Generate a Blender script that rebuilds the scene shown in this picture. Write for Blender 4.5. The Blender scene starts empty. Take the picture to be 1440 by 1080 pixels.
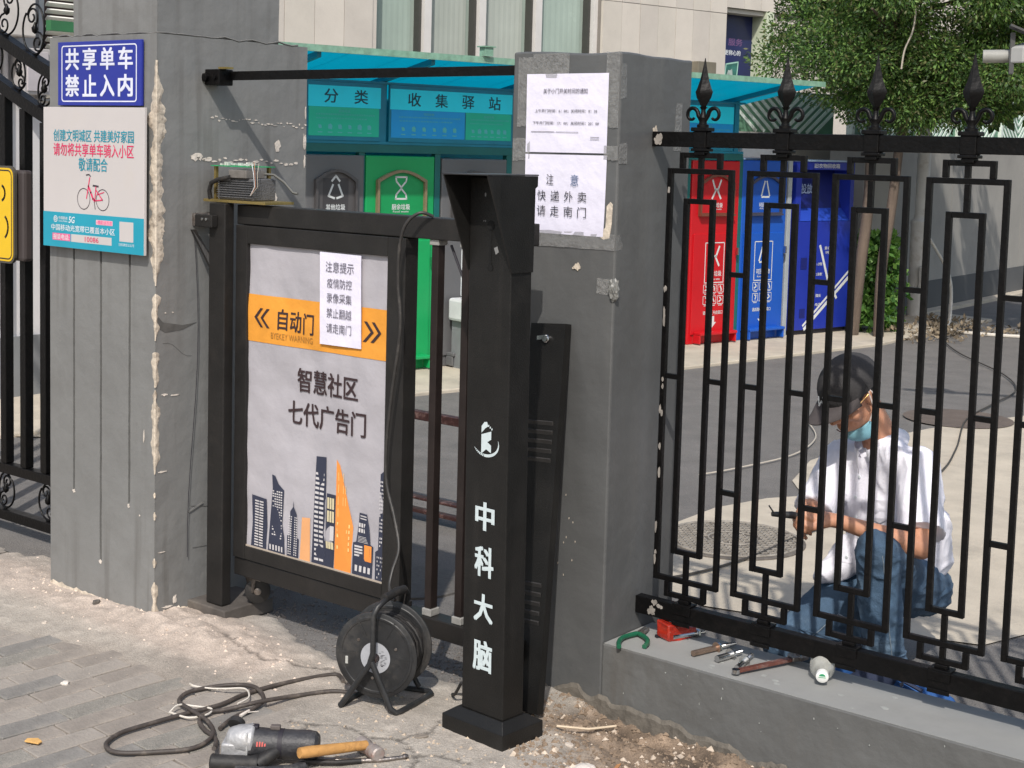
import bpy, bmesh, math, random
import numpy as np
from mathutils import Vector, Matrix, noise as mn
random.seed(7); rng = np.random.default_rng(11)
S = bpy.context.scene
COL = S.collection
PI = math.pi
# ------------------------------------------------------------------ camera
cam_d = bpy.data.cameras.new('camera'); cam = bpy.data.objects.new('camera', cam_d); COL.objects.link(cam)
S.camera = cam
f_px, cy_px, pitch, roll, yaw = 2071.0, 394.9, .0908, .0268, -.6723
cam_d.sensor_width = 36.0; cam_d.lens = 36.0*f_px/1440.0
cam_d.shift_y = -(540.0-cy_px)/1440.0
cam_d.clip_start = .05; cam_d.clip_end = 500
Fh = Vector((math.sin(yaw), math.cos(yaw), 0)); Rr = Vector((math.cos(yaw), -math.sin(yaw), 0)); Uu = Vector((0, 0, 1))
Fw = Fh*math.cos(pitch)-Uu*math.sin(pitch); U2 = Uu*math.cos(pitch)+Fh*math.sin(pitch)
R3 = Rr*math.cos(roll)+U2*math.sin(roll); U3 = -Rr*math.sin(roll)+U2*math.cos(roll)
mm = Matrix((R3, U3, -Fw)).transposed().to_4x4(); mm.translation = Vector((0, 0, 1.6))
cam.matrix_world = mm
# ------------------------------------------------------------------ world and sun
SUN = Vector((-.65, 1.0, -1.3)).normalized()
w = bpy.data.worlds.new('World'); S.world = w; w.use_nodes = True
nt = w.node_tree; bg = nt.nodes['Background']
sky = nt.nodes.new('ShaderNodeTexSky'); sky.sky_type = 'NISHITA'; sky.sun_disc = False
sky.sun_elevation = math.radians(47.5); sky.sun_rotation = math.atan2(.65, -1.0)
sky.air_density = 1.3; sky.dust_density = 2.5; sky.ozone_density = .8
nt.links.new(sky.outputs[0], bg.inputs[0]); bg.inputs[1].default_value = .15
sl = bpy.data.lights.new('sun', 'SUN'); sl.energy = 3.6; sl.angle = math.radians(.8); sl.color = (1.0, .95, .88)
so = bpy.data.objects.new('sun', sl); COL.objects.link(so); so.rotation_mode = 'QUATERNION'
so.rotation_quaternion = SUN.to_track_quat('-Z', 'Y'); so.location = (4, -6, 9)
S.view_settings.view_transform = 'Standard'; S.view_settings.look = 'None'
S.view_settings.exposure = 0.03; S.view_settings.gamma = 1.0; S.view_settings.use_curve_mapping = False

# ------------------------------------------------------------------ materials
MATS = {}
def M(name, col, rough=.6, var=.12, scale=6., bump=0., bscale=60., metal=0., dirt=None, dscale=5., damt=.5, streak=False, alpha=None, trans=0., attr=None, spec=.5, emit=None, coat=0., grain=0., runs=None):
    if name in MATS: return MATS[name]
    m = bpy.data.materials.new(name); m.use_nodes = True; t = m.node_tree; N = t.nodes; L = t.links
    b = N['Principled BSDF']; b.inputs['Roughness'].default_value = rough; b.inputs['Metallic'].default_value = metal
    b.inputs['Specular IOR Level'].default_value = spec; b.inputs['Coat Weight'].default_value = coat
    tc = N.new('ShaderNodeTexCoord'); mp = N.new('ShaderNodeMapping'); L.new(tc.outputs['Object'], mp.inputs[0])
    if streak: mp.inputs['Scale'].default_value = (1, 1, .12)
    nz = N.new('ShaderNodeTexNoise'); nz.inputs['Scale'].default_value = scale; nz.inputs['Detail'].default_value = 6; nz.inputs['Roughness'].default_value = .62
    L.new(mp.outputs[0], nz.inputs['Vector'])
    mr = N.new('ShaderNodeMapRange'); mr.inputs[1].default_value = .28; mr.inputs[2].default_value = .72
    mr.inputs[3].default_value = 1-var; mr.inputs[4].default_value = 1+var; L.new(nz.outputs[0], mr.inputs[0])
    mul = N.new('ShaderNodeMix'); mul.data_type = 'RGBA'; mul.blend_type = 'MULTIPLY'; mul.inputs[0].default_value = 1
    if attr:
        at = N.new('ShaderNodeAttribute'); at.attribute_name = attr; L.new(at.outputs[0], mul.inputs[6])
    else: mul.inputs[6].default_value = (*col, 1)
    L.new(mr.outputs[0], mul.inputs[7]); out = mul.outputs[2]
    if runs:
        mq = N.new('ShaderNodeMapping'); mq.inputs['Scale'].default_value = (1, 1, .05); L.new(tc.outputs['Object'], mq.inputs[0])
        nq = N.new('ShaderNodeTexNoise'); nq.inputs['Scale'].default_value = 24; nq.inputs['Detail'].default_value = 5; L.new(mq.outputs[0], nq.inputs['Vector'])
        nb = N.new('ShaderNodeTexNoise'); nb.inputs['Scale'].default_value = 1.7; nb.inputs['Detail'].default_value = 3; L.new(tc.outputs['Object'], nb.inputs['Vector'])
        ma = N.new('ShaderNodeMapRange'); ma.inputs[1].default_value = .5; ma.inputs[2].default_value = .72; L.new(nq.outputs[0], ma.inputs[0])
        mb_ = N.new('ShaderNodeMapRange'); mb_.inputs[1].default_value = .42; mb_.inputs[2].default_value = .62; mb_.inputs[4].default_value = runs[1]; L.new(nb.outputs[0], mb_.inputs[0])
        mm_ = N.new('ShaderNodeMath'); mm_.operation = 'MULTIPLY'; L.new(ma.outputs[0], mm_.inputs[0]); L.new(mb_.outputs[0], mm_.inputs[1])
        mv = N.new('ShaderNodeMix'); mv.data_type = 'RGBA'; L.new(mm_.outputs[0], mv.inputs[0]); L.new(out, mv.inputs[6]); mv.inputs[7].default_value = (*runs[0], 1); out = mv.outputs[2]
    if grain:
        ng = N.new('ShaderNodeTexNoise'); ng.inputs['Scale'].default_value = 330; ng.inputs['Detail'].default_value = 3; L.new(tc.outputs['Object'], ng.inputs['Vector'])
        mg = N.new('ShaderNodeMapRange'); mg.inputs[1].default_value = .3; mg.inputs[2].default_value = .7; mg.inputs[3].default_value = 1-grain; mg.inputs[4].default_value = 1+grain; L.new(ng.outputs[0], mg.inputs[0])
        m3 = N.new('ShaderNodeMix'); m3.data_type = 'RGBA'; m3.blend_type = 'MULTIPLY'; m3.inputs[0].default_value = 1; L.new(out, m3.inputs[6]); L.new(mg.outputs[0], m3.inputs[7]); out = m3.outputs[2]
    if dirt:
        n2 = N.new('ShaderNodeTexNoise'); n2.inputs['Scale'].default_value = dscale; n2.inputs['Detail'].default_value = 8; n2.inputs['Roughness'].default_value = .7
        L.new(mp.outputs[0], n2.inputs['Vector'])
        m2 = N.new('ShaderNodeMapRange'); m2.inputs[1].default_value = .52; m2.inputs[2].default_value = .72; m2.inputs[3].default_value = 0; m2.inputs[4].default_value = damt
        L.new(n2.outputs[0], m2.inputs[0])
        mx = N.new('ShaderNodeMix'); mx.data_type = 'RGBA'; L.new(m2.outputs[0], mx.inputs[0]); L.new(out, mx.inputs[6]); mx.inputs[7].default_value = (*dirt, 1); out = mx.outputs[2]
    L.new(out, b.inputs['Base Color'])
    r2 = N.new('ShaderNodeMapRange'); r2.inputs[3].default_value = max(.03, rough-.1); r2.inputs[4].default_value = min(1, rough+.12); L.new(nz.outputs[0], r2.inputs[0]); L.new(r2.outputs[0], b.inputs['Roughness'])
    if bump:
        n3 = N.new('ShaderNodeTexNoise'); n3.inputs['Scale'].default_value = bscale; n3.inputs['Detail'].default_value = 5
        L.new(tc.outputs['Object'], n3.inputs['Vector'])
        bp = N.new('ShaderNodeBump'); bp.inputs['Strength'].default_value = min(1, bump); bp.inputs['Distance'].default_value = .004 if bscale > 25 else .02
        L.new(n3.outputs[0], bp.inputs['Height']); L.new(bp.outputs[0], b.inputs['Normal'])
    if trans:
        b.inputs['Transmission Weight'].default_value = trans
    if alpha is not None: b.inputs['Alpha'].default_value = alpha
    MATS[name] = m; return m
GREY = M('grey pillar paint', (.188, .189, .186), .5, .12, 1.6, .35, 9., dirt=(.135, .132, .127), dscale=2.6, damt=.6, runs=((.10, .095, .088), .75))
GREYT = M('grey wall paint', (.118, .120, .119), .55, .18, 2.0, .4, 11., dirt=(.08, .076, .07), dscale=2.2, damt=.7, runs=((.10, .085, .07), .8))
PLAST = M('bare cream plaster', (.54, .47, .385), .9, .35, 26, 1., 55, dirt=(.17, .13, .10), dscale=24, damt=.95)
WHITECHIP = M('white filler chips', (.62, .56, .5), .9, .2, 30, .8, 80)
IRON = M('black fence paint', (.0028, .0026, .0028), .40, .3, 30, .35, 90, dirt=(.014, .011, .010), dscale=40, damt=.35, spec=.2)
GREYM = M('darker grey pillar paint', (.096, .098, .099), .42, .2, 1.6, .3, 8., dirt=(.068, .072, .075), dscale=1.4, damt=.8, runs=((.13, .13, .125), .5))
GATEM = M('charcoal gate metal', (.0165, .0155, .015), .45, .25, 8, .15, 120, dirt=(.038, .033, .029), dscale=9, damt=.4, spec=.35)
GATEB = M('brown black tube', (.018, .0125, .0115), .45, .22, 12, .15, 120, dirt=(.03, .022, .02), dscale=12, damt=.4, spec=.35)
BOLL = M('satin black powder coat', (.0095, .009, .0085), .45, .25, 9, .25, 220, dirt=(.022, .02, .018), dscale=7, damt=.45, spec=.35, runs=((.028, .026, .024), .7))
WHT = M('white print', (.72, .76, .78), .6, .1, 40)
BLK = M('black print', (.015, .013, .02), .6, .1, 40)
DKTXT = M('grey toner print', (.12, .11, .14), .7, .2, 60)
PAPER = M('white paper', (.72, .70, .82), .7, .04, 5, .4, 9)
CHROME = M('bright chrome', (.55, .55, .55), .22, .2, 30, metal=1.)
STEEL = M('worn steel', (.3, .27, .25), .38, .35, 50, .4, 140, metal=.9, dirt=(.12, .07, .045), dscale=30, damt=.8)
RUBBER = M('black rubber', (.016, .015, .015), .6, .3, 30, .2, 90, dirt=(.08, .07, .06), dscale=25, damt=.5)
DUSTBLK = M('dusty black plastic', (.02, .0205, .022), .45, .35, 16, .2, 60, dirt=(.10, .09, .08), dscale=9, damt=.55)

# ------------------------------------------------------------------ mesh helpers
WM = {}
class MB:
    def __init__(s): s.v = []; s.f = []
    def add(s, vs, fs):
        o = len(s.v); s.v += [tuple(map(float, v)) for v in vs]; s.f += [tuple(i+o for i in f) for f in fs]; return s
    def box(s, x0, x1, y0, y1, z0, z1):
        return s.add([(x0,y0,z0),(x1,y0,z0),(x1,y1,z0),(x0,y1,z0),(x0,y0,z1),(x1,y0,z1),(x1,y1,z1),(x0,y1,z1)],
                     [(0,3,2,1),(4,5,6,7),(0,1,5,4),(1,2,6,5),(2,3,7,6),(3,0,4,7)])
    def obox(s, c, ax, ay, az, hx, hy, hz):
        c = Vector(c); ax = Vector(ax).normalized()*hx; ay = Vector(ay).normalized()*hy; az = Vector(az).normalized()*hz
        vs = [c+ax*i+ay*j+az*k for k in (-1,1) for i, j in ((-1,-1),(1,-1),(1,1),(-1,1))]
        return s.add(vs, [(0,3,2,1),(4,5,6,7),(0,1,5,4),(1,2,6,5),(2,3,7,6),(3,0,4,7)])
    def tube(s, pts, r, n=8, closed=False, caps=True):
        P = [Vector(p) for p in pts]; m = len(P)
        rs = r if isinstance(r, (list, tuple)) else [r]*m
        T = []
        for i in range(m):
            a = P[(i-1) % m] if (closed or i > 0) else P[0]; b = P[(i+1) % m] if (closed or i < m-1) else P[-1]
            T.append((b-a).normalized())
        up = Vector((0,0,1)) if abs(T[0].z) < .9 else Vector((1,0,0))
        nrm = (up-T[0]*up.dot(T[0])).normalized(); vs = []
        for i in range(m):
            nrm = (nrm-T[i]*nrm.dot(T[i])).normalized(); bn = T[i].cross(nrm)
            for k in range(n):
                a = 2*PI*k/n+PI/n; vs.append(P[i]+(nrm*math.cos(a)+bn*math.sin(a))*rs[i])
        fs = []
        for i in range(m if closed else m-1):
            j = (i+1) % m
            for k in range(n): fs.append((i*n+k, i*n+(k+1) % n, j*n+(k+1) % n, j*n+k))
        if caps and not closed: fs += [tuple(range(n))[::-1], tuple((m-1)*n+k for k in range(n))]
        return s.add(vs, fs)
    def lathe(s, base, axis, prof, n=20):   # prof: (distance along axis, radius)
        base = Vector(base); ax = Vector(axis).normalized(); u = ax.orthogonal().normalized(); v = ax.cross(u); vs = []; fs = []
        for h, r in prof:
            for k in range(n):
                a = 2*PI*k/n; vs.append(base+ax*h+(u*math.cos(a)+v*math.sin(a))*max(r, 1e-4))
        for i in range(len(prof)-1):
            for k in range(n): fs.append((i*n+k, i*n+(k+1) % n, (i+1)*n+(k+1) % n, (i+1)*n+k))
        fs += [tuple(range(n))[::-1], tuple((len(prof)-1)*n+k for k in range(n))]
        return s.add(vs, fs)
    def slab(s, poly, nrm, t):     # polygon (3d points) given thickness t along nrm
        nrm = Vector(nrm).normalized()*t; a = [Vector(p) for p in poly]; n = len(a)
        return s.add([*a, *[p+nrm for p in a]], [tuple(range(n))[::-1], tuple(range(n, 2*n))]+[(i, (i+1) % n, n+(i+1) % n, n+i) for i in range(n)])
    def plane(s, O, R, U, poly):   # flat polygon in a frame
        O, R, U = Vector(O), Vector(R), Vector(U)
        return s.add([O+R*a+U*b for a, b in poly], [tuple(range(len(poly)))])
    def strip(s, O, R, U, pts, w):  # flat polyline of width w
        for i in range(len(pts)-1):
            a, b = Vector(pts[i]), Vector(pts[i+1]); d = (b-a).normalized(); n = Vector((-d.y, d.x))*w/2; a = a-d*w*.3; b = b+d*w*.3
            s.plane(O, R, U, [a-n, b-n, b+n, a+n])
        return s
def place(o, parent):
    COL.objects.link(o)
    if parent is not None: o.parent = parent
def obj(name, mb, mat, parent=None, bevel=0., smooth=None, kind=None, world=True, seg=2):
    me = bpy.data.meshes.new(name); vs = mb.v
    if parent is not None and world:
        Wi = WM.get(parent.name)
        if Wi is not None:
            A = np.array(Wi.inverted()); P = np.array(vs).reshape(-1, 3); vs = (P@A[:3, :3].T+A[:3, 3]).tolist()
    me.from_pydata(vs, [], mb.f); me.validate(); me.update()
    bm = bmesh.new(); bm.from_mesh(me); bmesh.ops.recalc_face_normals(bm, faces=bm.faces); bm.to_mesh(me); bm.free()
    if mat: me.materials.append(mat)
    o = bpy.data.objects.new(name, me); place(o, parent)
    if parent is not None and parent.name in WM: WM[o.name] = WM[parent.name]
    if smooth:
        me.polygons.foreach_set('use_smooth', [True]*len(me.polygons)); me.set_sharp_from_angle(angle=math.radians(smooth))
    if bevel:
        b = o.modifiers.new('bevel', 'BEVEL'); b.width = bevel; b.segments = seg; b.limit_method = 'ANGLE'; b.angle_limit = math.radians(40); b.harden_normals = False
    if kind: o['kind'] = kind
    return o
def thing(name, label, cat, loc=(0, 0, 0), rz=0., group=None):
    o = bpy.data.objects.new(name, None); COL.objects.link(o); o.location = loc; o.rotation_euler = (0, 0, rz); o.empty_display_size = .1
    WM[o.name] = Matrix.Translation(Vector(loc)) @ Matrix.Rotation(rz, 4, 'Z')
    o['label'] = label; o['category'] = cat
    if group: o['group'] = group
    return o
def tag(o, label, cat, group=None):
    o['label'] = label; o['category'] = cat
    if group: o['group'] = group
    return o
def dup(root, loc, rz, label, group=None):
    r = root.copy(); COL.objects.link(r); r.location = loc; r.rotation_euler = (0, 0, rz); r['label'] = label
    if group: r['group'] = group
    WM[r.name] = Matrix.Translation(Vector(loc)) @ Matrix.Rotation(rz, 4, 'Z')
    for ch in list(root.children):
        c = ch.copy(); COL.objects.link(c); c.parent = r
        for g in list(ch.children):
            d = g.copy(); COL.objects.link(d); d.parent = c
    return r
def text_mb(body, O, R, U, w, h, bold=0., rows=1):
    """flat lettering fitted to a w x h box centred on O in the plane R,U"""
    c = bpy.data.curves.new('lettering', 'FONT'); c.body = body; c.resolution_u = 2; c.align_x = 'CENTER'; c.space_line = 1.0
    o = bpy.data.objects.new('lettering', c); me = o.to_mesh()
    v = np.array([x.co[:] for x in me.vertices]); fs = [tuple(p.vertices) for p in me.polygons]
    if len(v) == 0: o.to_mesh_clear(); return MB()
    lo = v.min(0); hi = v.max(0); ct = (lo+hi)/2; sc = (w/max(1e-6, hi[0]-lo[0]), h/max(1e-6, hi[1]-lo[1]))
    O, R, U = Vector(O), Vector(R).normalized(), Vector(U).normalized(); mb = MB()
    N3 = R.cross(U); q = bold*.62
    sh = [(0, 0)] if bold < .006 else [(-q, -q*.6), (q, -q*.6), (-q, q*.6), (q, q*.6)]
    for k, (dx, dy) in enumerate(sh):
        mb.add([O+N3*(k*.00012)+R*((p[0]-ct[0]+dx)*sc[0])+U*((p[1]-ct[1]+dy)*sc[1]) for p in v], fs)
    o.to_mesh_clear(); bpy.data.objects.remove(o); bpy.data.curves.remove(c)
    return mb
def letters(body, O, R, U, w, h, mat, parent, bold=0.012, name='lettering'):
    return obj(name, text_mb(body, O, R, U, w, h, bold), mat, parent)
def fbm(x, y, z=0., o=4):
    return mn.fractal(Vector((x, y, z)), 1.0, 2.0, o)
def arc(cx, cz, r, a0, a1, n): return [(cx+r*math.cos(a0+(a1-a0)*i/n), cz+r*math.sin(a0+(a1-a0)*i/n)) for i in range(n+1)]
def rough_poly(cx, cz, rx, rz, n=16, amp=.25, seed=0):
    return [(cx+rx*math.cos(2*PI*i/n)*(1+amp*fbm(math.cos(2*PI*i/n)*1.7+seed*3.1, math.sin(2*PI*i/n)*1.7, seed)),
             cz+rz*math.sin(2*PI*i/n)*(1+amp*fbm(math.cos(2*PI*i/n)*1.7, math.sin(2*PI*i/n)*1.7+seed*2.3, seed+5))) for i in range(n)]
# frames: the row of bins (heading 13 degrees) with origin P0
hd = math.radians(13.0); RD = Vector((math.sin(hd), math.cos(hd), 0)); RN = Vector((math.cos(hd), -math.sin(hd), 0)); P0 = Vector((-6.93, 7.68, 0))
def row(s, o, z): return P0+RD*s+RN*o+Vector((0, 0, z))
def rbox(mb, s0, s1, o0, o1, z0, z1): return mb.obox(row((s0+s1)/2, (o0+o1)/2, (z0+z1)/2), RD, RN, (0, 0, 1), (s1-s0)/2, (o1-o0)/2, (z1-z0)/2)
XA = Vector((1, 0, 0)); YA = Vector((0, 1, 0)); ZA = Vector((0, 0, 1))
# ================================================================== GROUND
ASPH = M('asphalt', (.146, .137, .129), .85, .18, 5, 1., 160, dirt=(.175, .165, .152), dscale=2.2, damt=.6, grain=.4)
CONC = M('pale concrete', (.47, .415, .335), .85, .14, 4, .6, 90, dirt=(.25, .225, .19), dscale=3, damt=.5)
mb = MB(); mb.add([(-90, -60, -.26), (60, -60, -.26), (60, 120, -.26), (-90, 120, -.26)], [(0, 1, 2, 3)])
obj('ground', mb, M('bare earth', (.2, .17, .14), .95, .2, 2, .6, 50), kind='structure')
mb = MB(); mb.add([(-40, 3.15, -.004), (-2.745, 3.15, -.004), (-2.745, 3.5, -.004), (40, 3.5, -.004), (40, 60, -.004), (-40, 60, -.004)], [(0, 1, 2, 3, 4, 5)])
obj('asphalt_yard', mb, ASPH, kind='structure')
# gravelly dark soil strip under the gate / behind the fence wall is part of the yard (loose chips added below)
def sheet(name, poly, z, mat, kind='structure'):
    m_ = MB(); m_.add([(x, y, z) for x, y in poly], [tuple(range(len(poly)))]); return obj(name, m_, mat, kind=kind)
sheet('concrete_apron', [(-3.7, 4.4), (-2.82, 4.47), (-2.61, 4.42), (-2.3, 4.5), (-1.71, 4.70), (-1.647, 4.9), (-1.2, 5.3), (-.4, 6.2), (-.4, 9.0), (-2.4, 9.5), (-3.165, 9.18), (-3.3, 8.75), (-3.42, 8.3), (-3.52, 7.6), (-3.50, 6.95), (-3.34, 6.45), (-3.15, 6.2), (-3.25, 6.03), (-3.33, 5.7), (-3.31, 5.25), (-3.5, 4.9)], .002, CONC)
# round repair patch in the asphalt behind the man
sheet('asphalt_patch', [(-3.42+.33*math.cos(a*PI/16), 8.75+.33*math.sin(a*PI/16)) for a in range(32)], .006, M('brown patched asphalt', (.12, .095, .08), .9, .2, 9, 1., 120))
# kerbed slab for the bin row
mb = MB()
mb.slab([row(-4.5, -1.1, -.03), row(-4.5, .84, -.03), row(-.4, .83, -.03), row(1.8, .86, -.03), row(4.3, .7, -.03), row(5.2, .45, -.03), row(5.9, .22, -.03), row(6.9, .05, -.03), row(6.9, -1.6, -.03)], (0, 0, 1), .05)
obj('bin_platform', mb, CONC, kind='structure', bevel=.008)

# ---- outside pavement: height field + real paver bricks
def brick_mask(x, y):      # 1 where pavers show
    n = .09*fbm(x*2.2, y*2.2, 3)
    a = 2.74+.0*x+n+(.10 if x > -3.3 else -.12*min(1, max(0, (-3.6-x)/.5)))
    m1 = 1/(1+math.exp(-(a-y)/.025))
    xe = -2.86+(2.45-y)*.16+n*.8
    m2 = 1/(1+math.exp(-(xe-x)/.02))
    return m1*m2
cracks = [[(-3.08, 2.62), (-2.98, 2.72), (-2.86, 2.74), (-2.78, 2.80), (-2.66, 2.79), (-2.60, 2.83)], [(-2.86, 2.74), (-2.80, 2.66), (-2.72, 2.66)], [(-2.60, 2.83), (-2.50, 2.79), (-2.42, 2.70), (-2.36, 2.6)],
          [(-2.60, 2.83), (-2.57, 2.93), (-2.60, 3.0)], [(-2.5, 2.79), (-2.44, 2.83), (-2.36, 2.84)], [(-3.55, 3.02), (-3.3, 2.98), (-3.1, 3.08), (-2.98, 3.02)], [(-2.9, 2.5), (-2.98, 2.60), (-3.08, 2.62)]]
def seg_d(px, py, a, b):
    ax, ay = a; bx, by = b; dx, dy = bx-ax, by-ay; t = max(0, min(1, ((px-ax)*dx+(py-ay)*dy)/(dx*dx+dy*dy+1e-9)))
    return math.hypot(px-ax-dx*t, py-ay-dy*t)
PAVC = []
def pave(x, y):
    bm_ = brick_mask(x, y); n = fbm(x*3, y*3, 1); n2 = fbm(x*14, y*14, 2, 3); n3 = fbm(x*45, y*45, 4, 2)
    # soil zone below the low wall
    sx = x+2.42+.06*n; yb = 3.14-.55*max(0, min(1, (x+2.3)/1.3))+.06*n
    soil = (1/(1+math.exp(-sx/.02)))*(1/(1+math.exp(-(y-yb)/.03)))
    dust = 1-bm_
    dp = math.exp(-(((x+3.9)/.55)**2+((y-3.02)/.16)**2))+.9*math.exp(-(((x+3.62)/.3)**2+((y-3.02)/.12)**2))+.6*math.exp(-(((x+4.7)/.3)**2+((y-3.0)/.15)**2))
    z = -.0065+.0045*bm_*(n2+.25*n)*.6
    zc = .004+.004*n+.0015*n2+.0008*n3+.022*dp*(1+.4*n2)
    z = z*bm_+zc*(1-bm_)
    zs = -.012-.05*max(0, min(1.4, (x+2.28)/.55))*(.35+.65*max(0, min(1, (y-2.9)/.4)))+.014*n2+.009*n3+.014*n+.03*math.exp(-(((y-3.40)/.03)**2))*max(0, min(1, (x+2.1)/.15))-.05*math.exp(-(((x+2.22)/.16)**2+((y-3.36)/.05)**2))-.018*math.exp(-(((y-3.2+.1*(x+2)))/.04)**2)
    z = z*(1-soil)+zs*soil
    cd = 1.
    if -3.6 < x < -2.3 and bm_ < .6 and soil < .5:
        for c in cracks:
            for i in range(len(c)-1): cd = min(cd, seg_d(x+.012*n2, y+.012*n3, c[i], c[i+1]))
        if cd < .007: z -= .008*(1-cd/.007)
    # fall under the yard asphalt at the far edge
    e = (3.29 if x < -2.72 else 3.7)+.06*n+.02*n2-(.12*math.exp(-((x+3.2)/.25)**2))-(.1 if x < -4.45 else 0)
    z -= .03/(1+math.exp(-(y-e)/.012))
    # colours (real materials: mortar dust, pink plaster dust, screed, soil)
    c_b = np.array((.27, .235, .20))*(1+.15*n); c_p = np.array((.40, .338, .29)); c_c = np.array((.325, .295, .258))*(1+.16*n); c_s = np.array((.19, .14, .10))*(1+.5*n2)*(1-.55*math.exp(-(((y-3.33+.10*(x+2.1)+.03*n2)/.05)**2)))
    pk = min(1, max(0, dp*1.25+.35*n2*dp+(.75*math.exp(-((y-2.93-.02*n)/.08)**2)*(1 if x < -3.25 else .2))))
    if -4.2 < x < -2.9: # trodden grey strip
        g = math.exp(-(((y-2.80)/.07)**2)-(((x+3.35)/.35)**2)); c_c = c_c*(1-.3*g)
    c = c_c*(1-pk)+c_p*pk; c = c_b*bm_+c*(1-bm_)
    rubble = max(0, min(1, (x+2.95)/.3))*max(0, min(1, (2.2+.4*n+ (x+2.4)*.0+.9-y)/.3))
    c = c*(1-soil)+c_s*soil
    if n2 > .28 and bm_ < .4: c = c*(1+.5*(n2-.28))
    if cd < .006: c = c*.45
    return z, c
def heightfield(name, x0, x1, y0, y1, st, kind='structure'):
    nx = int((x1-x0)/st)+1; ny = int((y1-y0)/st)+1; vs = []; cs = []
    for j in range(ny):
        for i in range(nx):
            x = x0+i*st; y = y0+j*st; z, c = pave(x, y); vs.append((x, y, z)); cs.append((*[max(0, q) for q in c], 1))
    fs = [(j*nx+i, j*nx+i+1, (j+1)*nx+i+1, (j+1)*nx+i) for j in range(ny-1) for i in range(nx-1)]
    me = bpy.data.meshes.new(name); me.from_pydata(vs, [], fs); at = me.color_attributes.new('zone', 'FLOAT_COLOR', 'POINT'); at.data.foreach_set('color', np.array(cs, dtype=np.float32).ravel())
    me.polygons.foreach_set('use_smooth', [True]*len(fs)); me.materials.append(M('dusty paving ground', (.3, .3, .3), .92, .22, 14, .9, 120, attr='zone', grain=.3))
    o = bpy.data.objects.new(name, me); COL.objects.link(o); o['kind'] = kind; return o
pavement = heightfield('pavement', -4.9, -1.4, 2.0, 3.5, .0085)
heightfield('pavement', -8.0, -4.9, 2.0, 3.5, .04); heightfield('pavement', -8.0, 3.0, -1.5, 2.0, .06); heightfield('pavement', -1.4, 3.0, 2.0, 3.5, .04)
bmats = [M('paver greenish grey', (.225, .212, .188), .9, .16, 18, .8, 110, dirt=(.34, .30, .26), dscale=7, damt=.75, grain=.25),
         M('paver warm grey', (.25, .222, .195), .9, .16, 18, .8, 110, dirt=(.38, .33, .28), dscale=7, damt=.75),
         M('paver tan', (.285, .257, .228), .9, .15, 18, .8, 110, dirt=(.26, .23, .2), dscale=9, damt=.7),
         M('paver slate', (.20, .19, .176), .9, .2, 18, .8, 110, dirt=(.33, .29, .25), dscale=6, damt=.8)]
bl, bw = .205, .083
bmeshes = []
for k in range(12):
    b_ = bmesh.new(); bmesh.ops.create_cube(b_, size=1.)
    for v in b_.verts: v.co = Vector((v.co.x*(bl-.004)+random.uniform(-.0015, .0015), v.co.y*(bw-.004)+random.uniform(-.0015, .0015), v.co.z*.04))
    bmesh.ops.bevel(b_, geom=[e for e in b_.edges], offset=.0022, segments=1, affect='EDGES')
    me = bpy.data.meshes.new('brick'); b_.to_mesh(me); b_.free(); me.materials.append(bmats[k % 4]); bmeshes.append(me)
th = math.radians(5.0); dl = Vector((math.sin(th), math.cos(th), 0)); dw = Vector((math.cos(th), -math.sin(th), 0)); bo = Vector((-3.20, 2.347, 0))
cnt = 0
for i in range(-22, 16):
    off = (i % 2)*.5+.13*math.sin(i*2.7)
    for j in range(-8, 6):
        c = bo+dw*(i*bw+bw/2)+dl*((j+off)*bl)
        if brick_mask(c.x, c.y) < .35 or not (-4.9 < c.x < -2.4 and 1.55 < c.y < 2.95): continue
        cnt += 1
        o = bpy.data.objects.new('brick', bmeshes[random.choice([0, 1, 1, 2, 2, 2, 3, 4, 5, 6, 6, 9, 10])]); COL.objects.link(o); o.parent = pavement
        o.location = c+Vector((0, 0, -.0205+random.uniform(-.0018, .0015)))
        o.rotation_euler = (random.uniform(-.009, .009), random.uniform(-.012, .012), -th+PI/2+random.uniform(-.01, .01))

# loose chips, crumbs of plaster and gravel: nobody could count them
def crumbs(name, n, fx, mat, rmin, rmax, seed):
    r = random.Random(seed); m_ = MB()
    for _ in range(n):
        x, y, z = fx(r); s = rmin+(rmax-rmin)*r.random()**3; a = r.random()*6
        vs = []
        for q in ((1, 0, 0), (-.6, .8, 0), (-.5, -.8, 0), (.1, 0, .9), (0, 0, -.8)):
            qx, qy = q[0]*math.cos(a)-q[1]*math.sin(a), q[0]*math.sin(a)+q[1]*math.cos(a)
            vs.append((x+qx*s*r.uniform(.7, 1.2), y+qy*s*r.uniform(.7, 1.2), z+q[2]*s*r.uniform(.5, 1)))
        m_.add(vs, [(0, 1, 3), (1, 2, 3), (2, 0, 3), (1, 0, 4), (2, 1, 4), (0, 2, 4)])
    return obj(name, m_, mat, kind='stuff')
def fx_soil(r):
    while 1:
        x = r.uniform(-2.5, -1.5); y = r.uniform(2.55, 3.42)
        z = pave(x, y)[0]
        if z > -.16 and y > 3.0-.45*(x+2.4): return x, y, z
def fx_dust(r):
    x = r.gauss(-3.95, .6); y = r.gauss(2.98, .10); return x, y, pave(x, y)[0]
def fx_any(r):
    x = r.uniform(-4.9, -2.0); y = r.uniform(2.1, 3.25); return x, y, max(pave(x, y)[0], .0005)
def fx_base(r):
    x = r.uniform(-2.9, -2.0); y = r.gauss(2.78, .16); return x, y, pave(x, y)[0]
def fx_under(r): return r.uniform(-3.9, -2.75), r.gauss(3.38, .1), -.002
def fx_yard(r): return r.uniform(-3, -.6), 3.75+abs(r.gauss(0, .25)), -.002
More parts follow.
